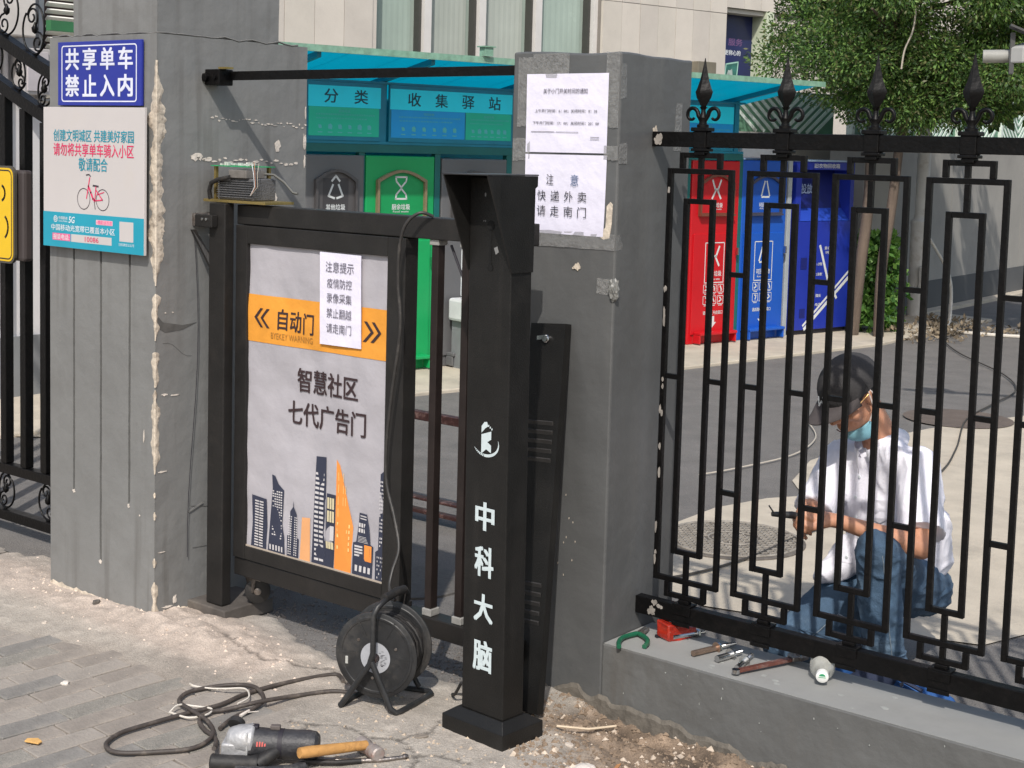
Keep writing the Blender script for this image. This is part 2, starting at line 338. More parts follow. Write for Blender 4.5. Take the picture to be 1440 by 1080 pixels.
crumbs('soil_crumbs', 5200, fx_soil, M('brown clods', (.21, .155, .11), .95, .3, 60), .0015, .013, 1)
crumbs('stone_chips', 650, fx_soil, M('pale chips', (.5, .42, .34), .9, .3, 60), .002, .016, 2)
crumbs('plaster_crumbs', 520, fx_dust, M('plaster crumbs', (.6, .5, .42), .95, .2, 60), .001, .009, 3)
crumbs('grit', 700, fx_any, M('grit', (.38, .33, .28), .95, .4, 60), .0008, .004, 4)
crumbs('mortar_rubble', 900, fx_base, M('mortar rubble', (.42, .34, .26), .95, .3, 60), .001, .008, 5)
crumbs('gravel', 1800, fx_under, M('dark gravel', (.16, .145, .135), .95, .4, 60), .002, .008, 6)
crumbs('yard_grit', 900, fx_yard, M('yard grit', (.2, .18, .165), .95, .4, 60), .001, .005, 7)

def rock(name, label, loc, size, mat, seed, cat='stone', flat=.5):
    b_ = bmesh.new(); bmesh.ops.create_icosphere(b_, subdivisions=3, radius=1)
    for v in b_.verts:
        d = 1+.35*mn.noise(v.co*1.1+Vector((seed*7.3, 0, 0)))+.08*mn.noise(v.co*4+Vector((seed, 0, 0))); v.co = Vector((v.co.x*size[0], v.co.y*size[1], max(-.4, min(.62, v.co.z*1.1))*size[2]))*d
    me = bpy.data.meshes.new(name); b_.to_mesh(me); b_.free(); me.materials.append(mat); o = bpy.data.objects.new(name, me); COL.objects.link(o); o.location = loc; o.rotation_euler = (0, 0, seed*1.3)
    return tag(o, label, cat, 'loose stones on the ground')
RK = M('pale rubble stone', (.5, .44, .38), .85, .25, 30, .8, 70); RK2 = M('white marble rubble', (.62, .57, .52), .8, .15, 30, .6, 60)
rock('stone', 'large flat white stone slab piece on the soil right of the black bollard base', (-2.135, 3.02, -.006), (.046, .024, .018), RK2, 1)
rock('stone', 'pale chunk of rubble on brown soil nearest the low wall', (-1.985, 3.13, -.03), (.017, .014, .016), RK, 2)
rock('stone', 'whitish lump of rubble at the bottom edge right of the flat slab piece', (-2.0, 3.085, -.028), (.016, .013, .014), RK2, 3)
rock('stone', 'small rounded stone on the soil just beside the corner of the bollard base', (-2.25, 3.13, -.008), (.015, .012, .013), RK, 4)
rock('stone', 'light pebble lying on the grey pavers left of the cable loop', (-3.60, 2.475, .003), (.012, .009, .009), RK2, 5)
rock('stone', 'dark lump resting against the foot of the wide pillar with grooves', (-4.12, 2.955, .022), (.013, .011, .012), M('dark lump', (.1, .09, .08), .9, .3, 40), 6)
rock('stone', 'small brown stone on the dusty paving below the wide pillar corner', (-4.1, 2.74, .006), (.009, .008, .008), RK, 7)
rock('stone', 'flat grey shard beside the hammer head on the cracked concrete', (-2.565, 2.88, .006), (.022, .01, .006), M('grey shard', (.22, .19, .16), .9, .2, 40), 8)
m_ = MB(); m_.slab([(-3.315, 2.155, .004), (-3.275, 2.17, .004), (-3.28, 2.185, .004), (-3.305, 2.19, .004), (-3.325, 2.17, .004)], (0, 0, 1), .004)
tag(obj('wood_chip', m_, M('orange wood chip', (.62, .36, .12), .7, .2, 40), bevel=.001), 'yellow orange chip of wood lying on the pavers at lower left', 'wood chip')
m_ = MB(); m_.slab([(-2.045, 3.02, .0), (-2.03, 3.01, .006), (-2.055, 3.09, .008), (-2.07, 3.09, .0)], (0, 0, 1), .005)
tag(obj('brick_sliver', m_, M('orange brick sliver', (.5, .24, .1), .8, .2, 40), bevel=.001), 'orange sliver of brick on the soil beside the large white stone', 'brick fragment')
m_ = MB(); m_.tube([(-2.325, 3.17, .015), (-2.26, 3.23, .006), (-2.215, 3.30, .006)], .0035, 6)
tag(obj('stick', m_, M('pale dry stick', (.55, .45, .33), .8, .15, 30), smooth=50), 'thin pale stick lying on the soil right of the bollard base', 'stick')

# manhole cover with raised pattern, in the concrete apron
mh = thing('manhole_cover', 'round patterned iron manhole cover set in the pale concrete behind the fence', 'manhole cover', (-2.985, 5.26, .004))
m_ = MB(); m_.lathe((-2.985, 5.26, -.01), ZA, [(0, .30), (.016, .30), (.02, .292), (.02, .001)], 48); obj('rim', m_, M('manhole rim', (.12, .105, .09), .7, .3, 30, .5, 90), mh, smooth=40)
m_ = MB()
m_.tube([(-2.985+.275*math.cos(a*PI/24), 5.26+.275*math.sin(a*PI/24), .0125) for a in range(48)], .005, 5, closed=True)
m_.tube([(-2.985+.10*math.cos(a*PI/12), 5.26+.10*math.sin(a*PI/12), .0125) for a in range(24)], .004, 5, closed=True)
for i in range(-12, 13):
    for j in range(-12, 13):
        x, y = i*.021, j*.021
        if .11 < math.hypot(x, y) < .262 or math.hypot(x, y) < .085:
            a = PI/4 if (i+j) % 2 else -PI/4
            m_.obox((-2.985+x, 5.26+y, .012), (math.cos(a), math.sin(a), 0), (-math.sin(a), math.cos(a), 0), ZA, .0095, .0028, .003)
obj('raised_pattern', m_, M('worn iron pattern', (.30, .275, .24), .6, .3, 20, .3, 90, dirt=(.13, .11, .09), dscale=12, damt=.8), mh, kind='stuff')
# ================================================================== PILLARS AND LOW WALL
def solid_block(x0, x1, y0, y1, z0, z1, mb=None, amp=.0015, st=.04, seed=0, ragged=0.):
    """plastered block with a slightly uneven skin"""
    mb = mb or MB(); nx = max(2, int((x1-x0)/st)); ny = max(2, int((y1-y0)/st)); nz = max(2, int((z1-z0)/st))
    idx = {}; vs = []; fs = []
    def vtx(i, j, k):
        key = (i, j, k)
        if key not in idx:
            x = x0+(x1-x0)*i/nx; y = y0+(y1-y0)*j/ny; z = z0+(z1-z0)*k/nz
            n = mn.noise(Vector((x*5+seed, y*5, z*4)))*amp+mn.noise(Vector((x*17+seed, y*17, z*15)))*amp*.4
            dx = -1 if i == 0 else (1 if i == nx else 0); dy = -1 if j == 0 else (1 if j == ny else 0)
            if k == nz and ragged: z += ragged*mn.noise(Vector((x*6, y*6, 3)))
            idx[key] = len(vs); vs.append((x+dx*n, y+dy*n, z))
        return idx[key]
    for i in range(nx):
        for k in range(nz):
            fs.append((vtx(i,0,k), vtx(i+1,0,k), vtx(i+1,0,k+1), vtx(i,0,k+1))); fs.append((vtx(i+1,ny,k), vtx(i,ny,k), vtx(i,ny,k+1), vtx(i+1,ny,k+1)))
    for j in range(ny):
        for k in range(nz):
            fs.append((vtx(nx,j,k), vtx(nx,j+1,k), vtx(nx,j+1,k+1), vtx(nx,j,k+1))); fs.append((vtx(0,j+1,k), vtx(0,j,k), vtx(0,j,k+1), vtx(0,j+1,k+1)))
    for i in range(nx):
        for j in range(ny): fs.append((vtx(i,j,nz), vtx(i+1,j,nz), vtx(i+1,j+1,nz), vtx(i,j+1,nz)))
    return mb.add(vs, fs)
lp = thing('gate_pillar', 'wide grey painted masonry pillar with chipped corner and two signs on its left face', 'pillar', (-4.144, 3.318, 0))
# front (left) face carries three cut grooves: relief with real depth
gx = [(-4.296, .377), (-4.144, .155), (-3.988, .381)]
xs = sorted([-4.435, -3.853]+[q for g, _ in gx for q in (g-.0055, g+.0055)]); zs = sorted([-.05, 1.93, 1.60, .155, .377, .381])
zs = sorted(set(zs+[.155+i*.045 for i in range(1, 33)]))
m_ = MB(); dep = {}
for a in range(len(xs)-1):
    for b in range(len(zs)-1):
        cx_ = (xs[a]+xs[a+1])/2; cz_ = (zs[b]+zs[b+1])/2; d = 0.
        for g, zb in gx:
            if abs(cx_-g) < .006 and zb < cz_ < 1.60: d = .016
        dep[a, b] = d
        jx = lambda x, z: x+(.0018*mn.noise(Vector((x*3, 0, z*30))) if -4.43 < x < -3.86 else 0)
        P = [(xs[a], zs[b]), (xs[a+1], zs[b]), (xs[a+1], zs[b+1]), (xs[a], zs[b+1])]
        m_.add([(jx(x, z), 2.991+d, z) for x, z in P], [(0, 1, 2, 3)])
for (a, b), d in dep.items():
    for (na, nb, e) in ((a+1, b, 1), (a, b+1, 2)):
        if (na, nb) in dep and dep[na, nb] != d:
            d2 = dep[na, nb]
            if e == 1:
                x = xs[a+1]; m_.add([(jx(x, zs[b]), 2.991+d, zs[b]), (jx(x, zs[b+1]), 2.991+d, zs[b+1]), (jx(x, zs[b+1]), 2.991+d2, zs[b+1]), (jx(x, zs[b]), 2.991+d2, zs[b])], [(0, 1, 2, 3)])
            else:
                z = zs[b+1]; m_.add([(xs[a], 2.991+d, z), (xs[a+1], 2.991+d, z), (xs[a+1], 2.991+d2, z), (xs[a], 2.991+d2, z)], [(0, 1, 2, 3)])
# right, back, left, top faces
m_.add([(-3.853, 2.991, -.05), (-3.853, 3.646, -.05), (-3.853, 3.646, 1.93), (-3.853, 2.991, 1.93)], [(0, 1, 2, 3)])
m_.add([(-4.435, 2.991, -.05), (-4.435, 3.646, -.05), (-4.435, 3.646, 1.93), (-4.435, 2.991, 1.93)], [(3, 2, 1, 0)])
m_.add([(-4.435, 3.646, -.05), (-3.853, 3.646, -.05), (-3.853, 3.646, 1.93), (-4.435, 3.646, 1.93)], [(3, 2, 1, 0)])
m_.add([(-4.435, 2.991, 1.93), (-3.853, 2.991, 1.93), (-3.853, 3.646, 1.93), (-4.435, 3.646, 1.93)], [(0, 1, 2, 3)])
obj('shaft', m_, GREY, lp)
obj('upper_shaft', solid_block(-4.305, -3.858, 2.996, 3.515, 1.9305, 3.3, seed=4), GREY, lp)
m_ = MB()   # cement smear at the joint of the two blocks
pts = [(-4.42+i*.028, 2.9935-.002*abs(mn.noise(Vector((i, 0, 0)))), 1.933+.012*mn.noise(Vector((i*.6, 2, 0)))) for i in range(21)]
m_.tube(pts+[(-3.8545, 3.0+i*.03, 1.933+.010*mn.noise(Vector((i*.5, 7, 0)))) for i in range(21)], .0032, 6)
obj('mortar_joint', m_, M('old cement', (.135, .134, .13), .85, .2, 20, .8, 60), lp, smooth=60)
# chipped corner: bare plaster wrapping the edge, thin raised islands with ragged outline
prof = [(1.845, .004), (1.80, .006), (1.765, .018), (1.70, .02), (1.66, .030), (1.62, .026), (1.58, .018), (1.53, .02), (1.50, .026), (1.45, .019), (1.40, .022), (1.33, .026), (1.27, .028), (1.2, .02), (1.14, .005), (1.12, .0)]
prof2 = [(1.095, 0), (1.08, .014), (1.05, .012), (1.03, .02), (1.0, .006), (.985, .012), (.96, .003), (.94, 0)]
prof3 = [(.905, 0), (.90, .012), (.87, .014), (.84, .010), (.81, .013), (.785, 0)]
prof4 = [(.78, 0), (.76, .009), (.74, .006), (.72, .018), (.69, .016), (.66, .011), (.6, .013), (.55, .010), (.525, .006), (.50, 0)]
prof5 = [(.375, 0), (.36, .008), (.345, 0)]; prof6 = [(.22, 0), (.205, .009), (.185, 0)]; prof7 = [(.14, 0), (.12, .013), (.09, .012), (.065, .008), (.04, .011), (.02, 0)]; prof8 = [(.44, 0), (.43, .006), (.42, 0)]; prof9 = [(.02, .004), (-.02, .004)]
m_ = MB()
for pr in (prof, prof2, prof3, prof4, prof5, prof6, prof7, prof8):
    zz = []; z = pr[0][0]
    while z > pr[-1][0]: zz.append(z); z -= .0045
    vs = []
    for z in zz:
        for i in range(len(pr)-1):
            if pr[i+1][0] <= z <= pr[i][0]:
                t = (pr[i][0]-z)/(pr[i][0]-pr[i+1][0]); wd = pr[i][1]*(1-t)+pr[i+1][1]*t; break
        n1 = 1.3*fbm(z*19, 0, 0, 5); n2 = 1.3*fbm(z*17, 5, 0, 5); k = mn.noise(Vector((z*60, 9, 2)))
        wl = max(0, wd*(1.15+.8*n1)); wr = max(0, wd*(1.15+.9*n2)); c = min(.009, wd*.5)*(1+.7*k)
        vs += [(-3.853-wl-.0005, 2.9904, z), (-3.853-wl*.55, 2.9886+.0009*k, z), (-3.8528, 2.9878-.001*k, z), (-3.8498+.001*k, 2.9906, z), (-3.8502-.0009*k, 2.991+wr*.55, z), (-3.8524, 2.991+wr+.0005, z)]
    n = len(zz); m_.add(vs, [(i*6+k, i*6+k+1, (i+1)*6+k+1, (i+1)*6+k) for i in range(n-1) for k in range(5)])
obj('bare_corner', m_, PLAST, lp, kind='stuff')
def chip(mb, plane, a, b, ra, rb, seed, t=.0012):
    P = rough_poly(a, b, ra, rb, 14, .75, seed)
    if plane == 'R': mb.slab([(-3.8525, p, q) for p, q in P], (1, 0, 0), t)
    elif plane == 'F': mb.slab([(p, 2.9905, q) for p, q in P][::-1], (0, -1, 0), t)
    elif plane == 'MF': mb.slab([(p, 3.4165, q) for p, q in P][::-1], (0, -1, 0), t)
    elif plane == 'MR': mb.slab([(-2.3515, p, q) for p, q in P], (1, 0, 0), t)
    elif plane == 'W': mb.slab([(p, 3.4165, q) for p, q in P][::-1], (0, -1, 0), t)
m_ = MB(); r_ = random.Random(5)
for i in range(30): chip(m_, 'R', 3.22+i*.0145, 1.668-.006*i*.1+r_.uniform(-.007, .007), r_.uniform(.002, .009), r_.uniform(.0008, .0032), i)
for i in range(20): chip(m_, 'R', 3.16+i*.023, 1.535-.0009*i+r_.uniform(-.008, .008), r_.uniform(.004, .012), r_.uniform(.0015, .005), i+50)
chip(m_, 'R', 3.155, 1.537, .022, .014, 3); chip(m_, 'R', 3.20, 1.53, .02, .006, 8); chip(m_, 'R', 3.51, 1.58, .014, .02, 9); chip(m_, 'R', 3.637, 1.60, .006, .03, 19); chip(m_, 'R', 3.64, 1.70, .003, .02, 20); chip(m_, 'R', 3.638, 1.53, .004, .02, 21)
for y, z, a, b in ((3.03, 1.03, .003, .002), (3.06, 1.03, .003, .002), (3.03, .76, .012, .003), (3.07, .755, .02, .002), (3.02, .505, .018, .003), (3.02, .235, .014, .002), (3.045, .045, .02, .004), (3.075, .062, .007, .016), (3.5, 1.4, .01, .02)): chip(m_, 'R', y, z, a, b, int(y*100+z*10))
for x, z, a, b in ((-3.91, .62, .003, .018), (-3.93, .35, .003, .003), (-4.296, .372, .007, .006), (-3.99, .372, .006, .008), (-4.144, .152, .008, .007)): chip(m_, 'F', x, z, a, b, int(-x*100))
obj('filler_chip', m_, WHITECHIP, lp, kind='stuff')
m_ = MB(); m_.slab([(-3.8535, 2.99, 1.03), (-3.8535, 3.02, 1.0), (-3.8535, 3.10, .985), (-3.8535, 3.16, .99), (-3.8535, 3.10, .97), (-3.8535, 3.03, .965), (-3.8535, 2.995, .985)], (1, 0, 0), .0016)
m_.tube([(-3.8527, 3.02+.02*i, .93-.008*i+.01*math.sin(i)) for i in range(7)], .0007, 4)
obj('crack', m_, M('dark crack filler', (.09, .087, .083), .7, .3, 30), lp)
m_ = MB(); m_.tube([(-3.853, 3.14, .37), (-3.853, 3.225, .355), (-3.853, 3.232, .22), (-3.853, 3.15, .225)], .002, 4); m_.tube([(-3.853, 3.13, .35), (-3.853, 3.19, .372)], .0045, 5)
obj('patched_outline', m_, M('dark patch ridge', (.12, .118, .115), .6, .2, 30), lp)
# ragged skirt of plaster at the base
m_ = MB()
for (ax, o, n_, ln) in ((0, (-4.435, 2.991), (0, -1), .582), (1, (-3.853, 2.991), (1, 0), .30)):
    N_ = 34
    for i in range(N_):
        t0 = i/N_*ln; t1 = (i+1)/N_*ln; h0 = .012+.02*abs(mn.noise(Vector((t0*22, ax, 0)))); h1 = .012+.02*abs(mn.noise(Vector((t1*22, ax, 0)))); d0 = .006+.010*abs(mn.noise(Vector((t0*31, 4, 0)))); d1 = .006+.010*abs(mn.noise(Vector((t1*31, 4, 0))))
        f_ = (lambda t, d, z: (o[0]+t, o[1]-d, z)) if ax == 0 else (lambda t, d, z: (o[0]+d, o[1]+t, z))
        m_.add([f_(t0, d0, -.02), f_(t1, d1, -.02), f_(t1, 0.001, h1+.012), f_(t0, .001, h0+.012)], [(0, 1, 2, 3)])
obj('base_rubble', m_, PLAST, lp)

mp_ = thing('fence_pillar', 'square grey painted pillar with two paper notices on its front face', 'pillar', (-2.543, 3.604, 0))
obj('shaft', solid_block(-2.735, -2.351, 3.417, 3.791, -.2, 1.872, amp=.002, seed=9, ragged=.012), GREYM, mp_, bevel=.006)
m_ = MB(); chip(m_, 'MF', -2.481, 1.262, .011, .010, 5, .002); chip(m_, 'MF', -2.495, 1.257, .004, .003, 6, .002)
m_.slab([(-2.392, 3.4165, 1.345), (-2.372, 3.4165, 1.35), (-2.366, 3.4165, 1.39), (-2.364, 3.4165, 1.445), (-2.372, 3.4165, 1.452), (-2.384, 3.4165, 1.44), (-2.386, 3.4165, 1.38), (-2.41, 3.4165, 1.355)][::-1], (0, -1, 0), .002)
chip(m_, 'MR', 3.60, 1.652, .012, .016, 4, .002)
for i in range(9): chip(m_, 'MF', r_.uniform(-2.52, -2.44), r_.uniform(.1, .62), .0012, .003, i, .0008)
obj('bare_spot', m_, PLAST, mp_, kind='stuff')
TAPE = M('clear tape film', (.30, .30, .295), .22, .25, 60, .9, 120, alpha=.42)
m_ = MB()
def rect_f(mb, x0, x1, z0, z1, y=3.4158, jag=.004, t=.0006):
    P = []
    for i in range(9): P.append((x0+(x1-x0)*i/8, z0+jag*mn.noise(Vector((i*1.3, x0*9, z0*7)))))
    for i in range(9): P.append((x1+(x0-x1)*i/8, z1+jag*mn.noise(Vector((i*1.7, x1*9, z1*7)))))
    mb.slab([(p, y, q) for p, q in P][::-1], (0, -1, 0), t)
rect_f(m_, -2.715, -2.66, 1.66, 1.86); rect_f(m_, -2.66, -2.53, 1.80, 1.87, 3.4152); rect_f(m_, -2.40, -2.355, 1.66, 1.872); rect_f(m_, -2.728, -2.665, 1.56, 1.625, 3.4152); rect_f(m_, -2.40, -2.352, 1.57, 1.61, 3.4147); rect_f(m_, -2.66, -2.353, 1.315, 1.36, 3.4152); rect_f(m_, -2.41, -2.352, 1.19, 1.235)
obj('old_tape', m_, TAPE, mp_)
m_ = MB(); m_.slab([(-2.3512, 3.418, 1.56), (-2.3512, 3.46, 1.56), (-2.3512, 3.458, 1.62), (-2.3512, 3.418, 1.615)], (1, 0, 0), .0007); m_.slab([(-2.3512, 3.418, 1.315), (-2.3512, 3.458, 1.318), (-2.3512, 3.455, 1.36), (-2.3512, 3.418, 1.36)], (1, 0, 0), .0007)
m_.slab([(-2.3512, 3.418, 1.74), (-2.3512, 3.447, 1.745), (-2.3512, 3.444, 1.84), (-2.3512, 3.418, 1.84)], (1, 0, 0), .0007); m_.slab([(-2.3512, 3.70, 1.6), (-2.3512, 3.74, 1.6), (-2.3512, 3.74, 1.74), (-2.3512, 3.71, 1.74)], (1, 0, 0), .0007)
obj('old_tape', m_, TAPE, mp_)
m_ = MB()   # crumpled tape ball stuck on the corner
b_ = bmesh.new(); bmesh.ops.create_icosphere(b_, subdivisions=3, radius=1)
vs = [Vector((-2.352, 3.417, 1.205))+Vector((v.co.x*.016, v.co.y*.014, v.co.z*.030))*(1+.5*mn.noise(v.co*3)) for v in b_.verts]; fs = [tuple(q.index for q in f.verts) for f in b_.faces]; b_.free(); m_.add(vs, fs)
obj('tape_wad', m_, M('tape wad', (.2, .2, .19), .25, .4, 60, .8, 80), mp_)

def paper(name, label, quad, y, mat=PAPER, cat='notice', curl=.0):
    t = thing(name, label, cat, (quad[0][0], y, quad[0][1])); (x0, z0), (x1, z1), (x2, z2), (x3, z3) = quad; N_ = 10; m2 = MB(); vs = []
    for j in range(N_+1):
        for i in range(N_+1):
            u, v = i/N_, j/N_; x = (x3*(1-u)+x2*u)*(1-v)+(x0*(1-u)+x1*u)*v; z = (z3*(1-u)+z2*u)*(1-v)+(z0*(1-u)+z1*u)*v
            d = .0014*mn.noise(Vector((x*14, z*9, y)))+curl*max(0, u-.8)**2*25*max(0, .3-v)
            vs.append((x, y-.0006-abs(d), z))
    n = N_+1; fs = [(j*n+i, j*n+i+1, (j+1)*n+i+1, (j+1)*n+i) for j in range(N_) for i in range(N_)]
    nv = len(vs); m2.add(vs+[(a, b+.0012, c) for a, b, c in vs], fs+[tuple(q+nv for q in f)[::-1] for f in fs])
    obj('sheet', m2, mat, t); t['group'] = 'paper notices on the pillar and gate'; return t
t = paper('paper_notice', 'upper white printed notice with three lines about gate opening times on the square pillar', [(-2.682, 1.812), (-2.391, 1.813), (-2.391, 1.588), (-2.680, 1.586)], 3.4155)
def L2(body, x, z, w, h, par, y, mat=DKTXT, bold=.006): return letters(body, (x, y, z), XA, ZA, w, h, mat, par, bold)
L2('关于小门开关时间的通知', -2.540, 1.763, .158, .0145, t, 3.4125); L2('上午开门时间：6：00；关闭时间：8：30', -2.537, 1.706, .222, .0105, t, 3.4125); L2('下午开门时间：17：00；关闭时间：20：00', -2.537, 1.671, .236, .0105, t, 3.4125)
m_ = MB(); m_.box(-2.66, -2.575, 3.4122, 3.4128, 1.6455, 1.6468); m_.box(-2.57, -2.49, 3.4122, 3.4128, 1.6455, 1.6465); m_.box(-2.447, -2.417, 3.4122, 3.4128, 1.632, 1.6332); m_.box(-2.447, -2.417, 3.4122, 3.4128, 1.626, 1.627); obj('ruled_line', m_, DKTXT, t)
t = paper('paper_notice', 'lower white notice with three rows of large characters on the square pillar', [(-2.680, 1.580), (-2.389, 1.582), (-2.393, 1.352), (-2.678, 1.352)], 3.4155, curl=.004)
L2('注', -2.585, 1.509, .026, .030, t, 3.411, BLK, 0); L2('意', -2.497, 1.509, .028, .032, t, 3.411, M('navy print', (.05, .1, .22), .6), 0)
for r, (s_, z) in enumerate((('快递外卖', 1.462), ('请走南门', 1.418))):
    for i, ch_ in enumerate(s_): L2(ch_, -2.614+i*.0485, z, .031, .030, t, 3.411, BLK, 0)

# low wall under the fence
lw = thing('low_wall', 'long low grey painted wall carrying the iron fence with tools lying on its top', 'wall', (-1.0, 3.55, 0))
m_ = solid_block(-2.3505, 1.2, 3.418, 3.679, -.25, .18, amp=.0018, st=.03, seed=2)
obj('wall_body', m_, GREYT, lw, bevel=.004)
obj('sunlit_dusty_top', MB().box(-2.348, 1.198, 3.4215, 3.6755, .1803, .1815), M('sunlit dusty grey top', (.255, .257, .25), .7, .14, 3, .3, 30, dirt=(.19, .19, .185), dscale=3, damt=.6), lw)  # stronger sun on the wall top painted in as a paler dusty layer
m_ = MB()
for i in range(14): chip(m_, 'W', r_.uniform(-2.3, -1.3), r_.uniform(.03, .17), r_.uniform(.0008, .002), r_.uniform(.001, .004), i, .0006)
for i in range(10):
    P = rough_poly(r_.uniform(-2.32, -1.5), r_.uniform(3.45, 3.6), r_.uniform(.004, .012), r_.uniform(.003, .008), 12, .6, i); m_.slab([(a, b, .1810) for a, b in P], (0, 0, 1), .0012)
obj('paint_fleck', m_, M('pale fleck', (.3, .31, .30), .8, .2, 40), lw, kind='stuff')
m_ = MB()  # broken render edge along the foot of the wall
N_ = 90
for i in range(N_):
    f_ = lambda q: (-2.66+q/N_*1.3)
    def hz(q): return .018+.040*mn.noise(Vector((q*.17, 1, 0)))+.016*mn.noise(Vector((q*.6, 3, 0)))+.006*mn.noise(Vector((q*1.9, 3, 0)))-.0011*max(0, q-26)
    def dz(q): return .005+.008*abs(mn.noise(Vector((q*.7, 6, 0))))
    m_.add([(f_(i), 3.4165-dz(i), hz(i)-.008), (f_(i+1), 3.4165-dz(i+1), hz(i+1)-.008), (f_(i+1), 3.4165, hz(i+1)+.004), (f_(i), 3.4165, hz(i)+.004), (f_(i), 3.4165-dz(i)*.4, -.25), (f_(i+1), 3.4165-dz(i+1)*.4, -.25)], [(0, 1, 2, 3), (4, 5, 1, 0)])
obj('broken_render', m_, M('broken render', (.125, .112, .095), .9, .3, 30, 1., 60), lw)

# ================================================================== IRON FENCE
fn = thing('iron_fence', 'black painted iron fence with key pattern bars and spear finials on the low wall', 'fence', (-2.35, 3.595, .18))
FX0, FS, FA, FB, FC, FY = -2.189, .259, .100, .043, .061, 3.595
m_ = MB(); m_.box(-2.3495, 1.1, FY-.013, FY+.013, 1.612, 1.655); obj('top_rail', m_, IRON, fn, bevel=.002)
m_ = MB(); m_.box(-2.3495, 1.1, FY-.016, FY+.016, .235, .287); obj('bottom_rail', m_, IRON, fn, bevel=.002)
T_ = .0076
def frame_mb(x0, x1, z0, z1, t=T_, open_=None):
    m2 = MB(); m2.box(x0-t, x0+t, FY-t, FY+t, z0-t, z1+t); m2.box(x1-t, x1+t, FY-t, FY+t, z0-t, z1+t)
    m2.box(x0+t, x1-t, FY-t*.92, FY+t*.92, z1-t, z1+t); m2.box(x0+t, x1-t, FY-t*.92, FY+t*.92, z0-t, z0+t); return m2
NU = 7
first = {}
def shared(key, mk, x, **kw):
    if key in first:
        o0 = first[key]; o = o0.copy(); COL.objects.link(o); o.parent = fn; o.location = Vector(o0.location)+Vector((x-first[key+'x'], 0, 0)); o.rotation_euler = (r_.uniform(-.0012, .0012), r_.uniform(-.0016, .0016), 0) if key not in ('clasp', 'foot') else (0, 0, 0); WM[o.name] = WM[fn.name]
        for g in list(o0.children):
            d = g.copy(); COL.objects.link(d); d.parent = o
        return o
    o = mk(x); first[key] = o; first[key+'x'] = x; return o
def mk_fin(x):
    m2 = MB()
    m2.lathe((x, FY, 1.668), ZA, [(0, .017), (.008, .017), (.010, .012), (.02, .010), (.028, .013), (.036, .008), (.05, .0065), (.058, .012)], 12)
    sp = []; 
    for z, r in ((1.722, .006), (1.730, .010), (1.752, .024), (1.768, .0285), (1.776, .024), (1.80, .015), (1.83, .0075), (1.862, .0012)):
        sp.append((z, r))
    vs = []; fs = []
    for z, r in sp: vs += [(x-r, FY, z), (x, FY-r*.8, z), (x+r, FY, z), (x, FY+r*.8, z)]
    for i in range(len(sp)-1):
        for k in range(4): fs.append((i*4+k, i*4+(k+1) % 4, (i+1)*4+(k+1) % 4, (i+1)*4+k))
    fs.append((0, 3, 2, 1)); m2.add(vs, fs)
    o = obj('finial', m2, IRON, fn, smooth=35)
    for s in (-1, 1):
        pts = [(x, FY, 1.676), (x+s*.007, FY, 1.690)]
        for i in range(15):
            a = PI-i*(PI*1.75/14); r = .0205*(1-.035*i); pts.append((x+s*(.0365+r*math.cos(a)), FY, 1.703+r*1.1*math.sin(a)))
        obj('scroll', MB().tube(pts, [.0055, .0066]+[.0064-.00018*i for i in range(15)], 8), IRON, o, smooth=60)
    return o
def mk_clasp(x):
    m2 = MB(); m2.box(x-.026, x+.026, FY-.019, FY+.019, 1.601, 1.6095); m2.box(x-.021, x+.021, FY-.0175, FY+.0175, 1.6095, 1.657); m2.box(x-.027, x+.027, FY-.021, FY+.021, 1.657, 1.668); m2.box(x-.017, x+.017, FY-.016, FY+.016, 1.590, 1.601)
    return obj('clasp', m2, IRON, fn, bevel=.002)
def mk_foot(x):
    m2 = MB(); m2.box(x-.03, x+.03, FY-.021, FY+.021, .287, .2925); m2.box(x-.03, x+.03, FY-.0205, FY-.0163, .262, .287); m2.box(x-.03, x+.03, FY-.0205, FY-.0163, .228, .24); m2.box(x-.017, x+.017, FY-.01, FY+.01, .2925, .303)
    return obj('rail_clip', m2, IRON, fn, bevel=.0015)
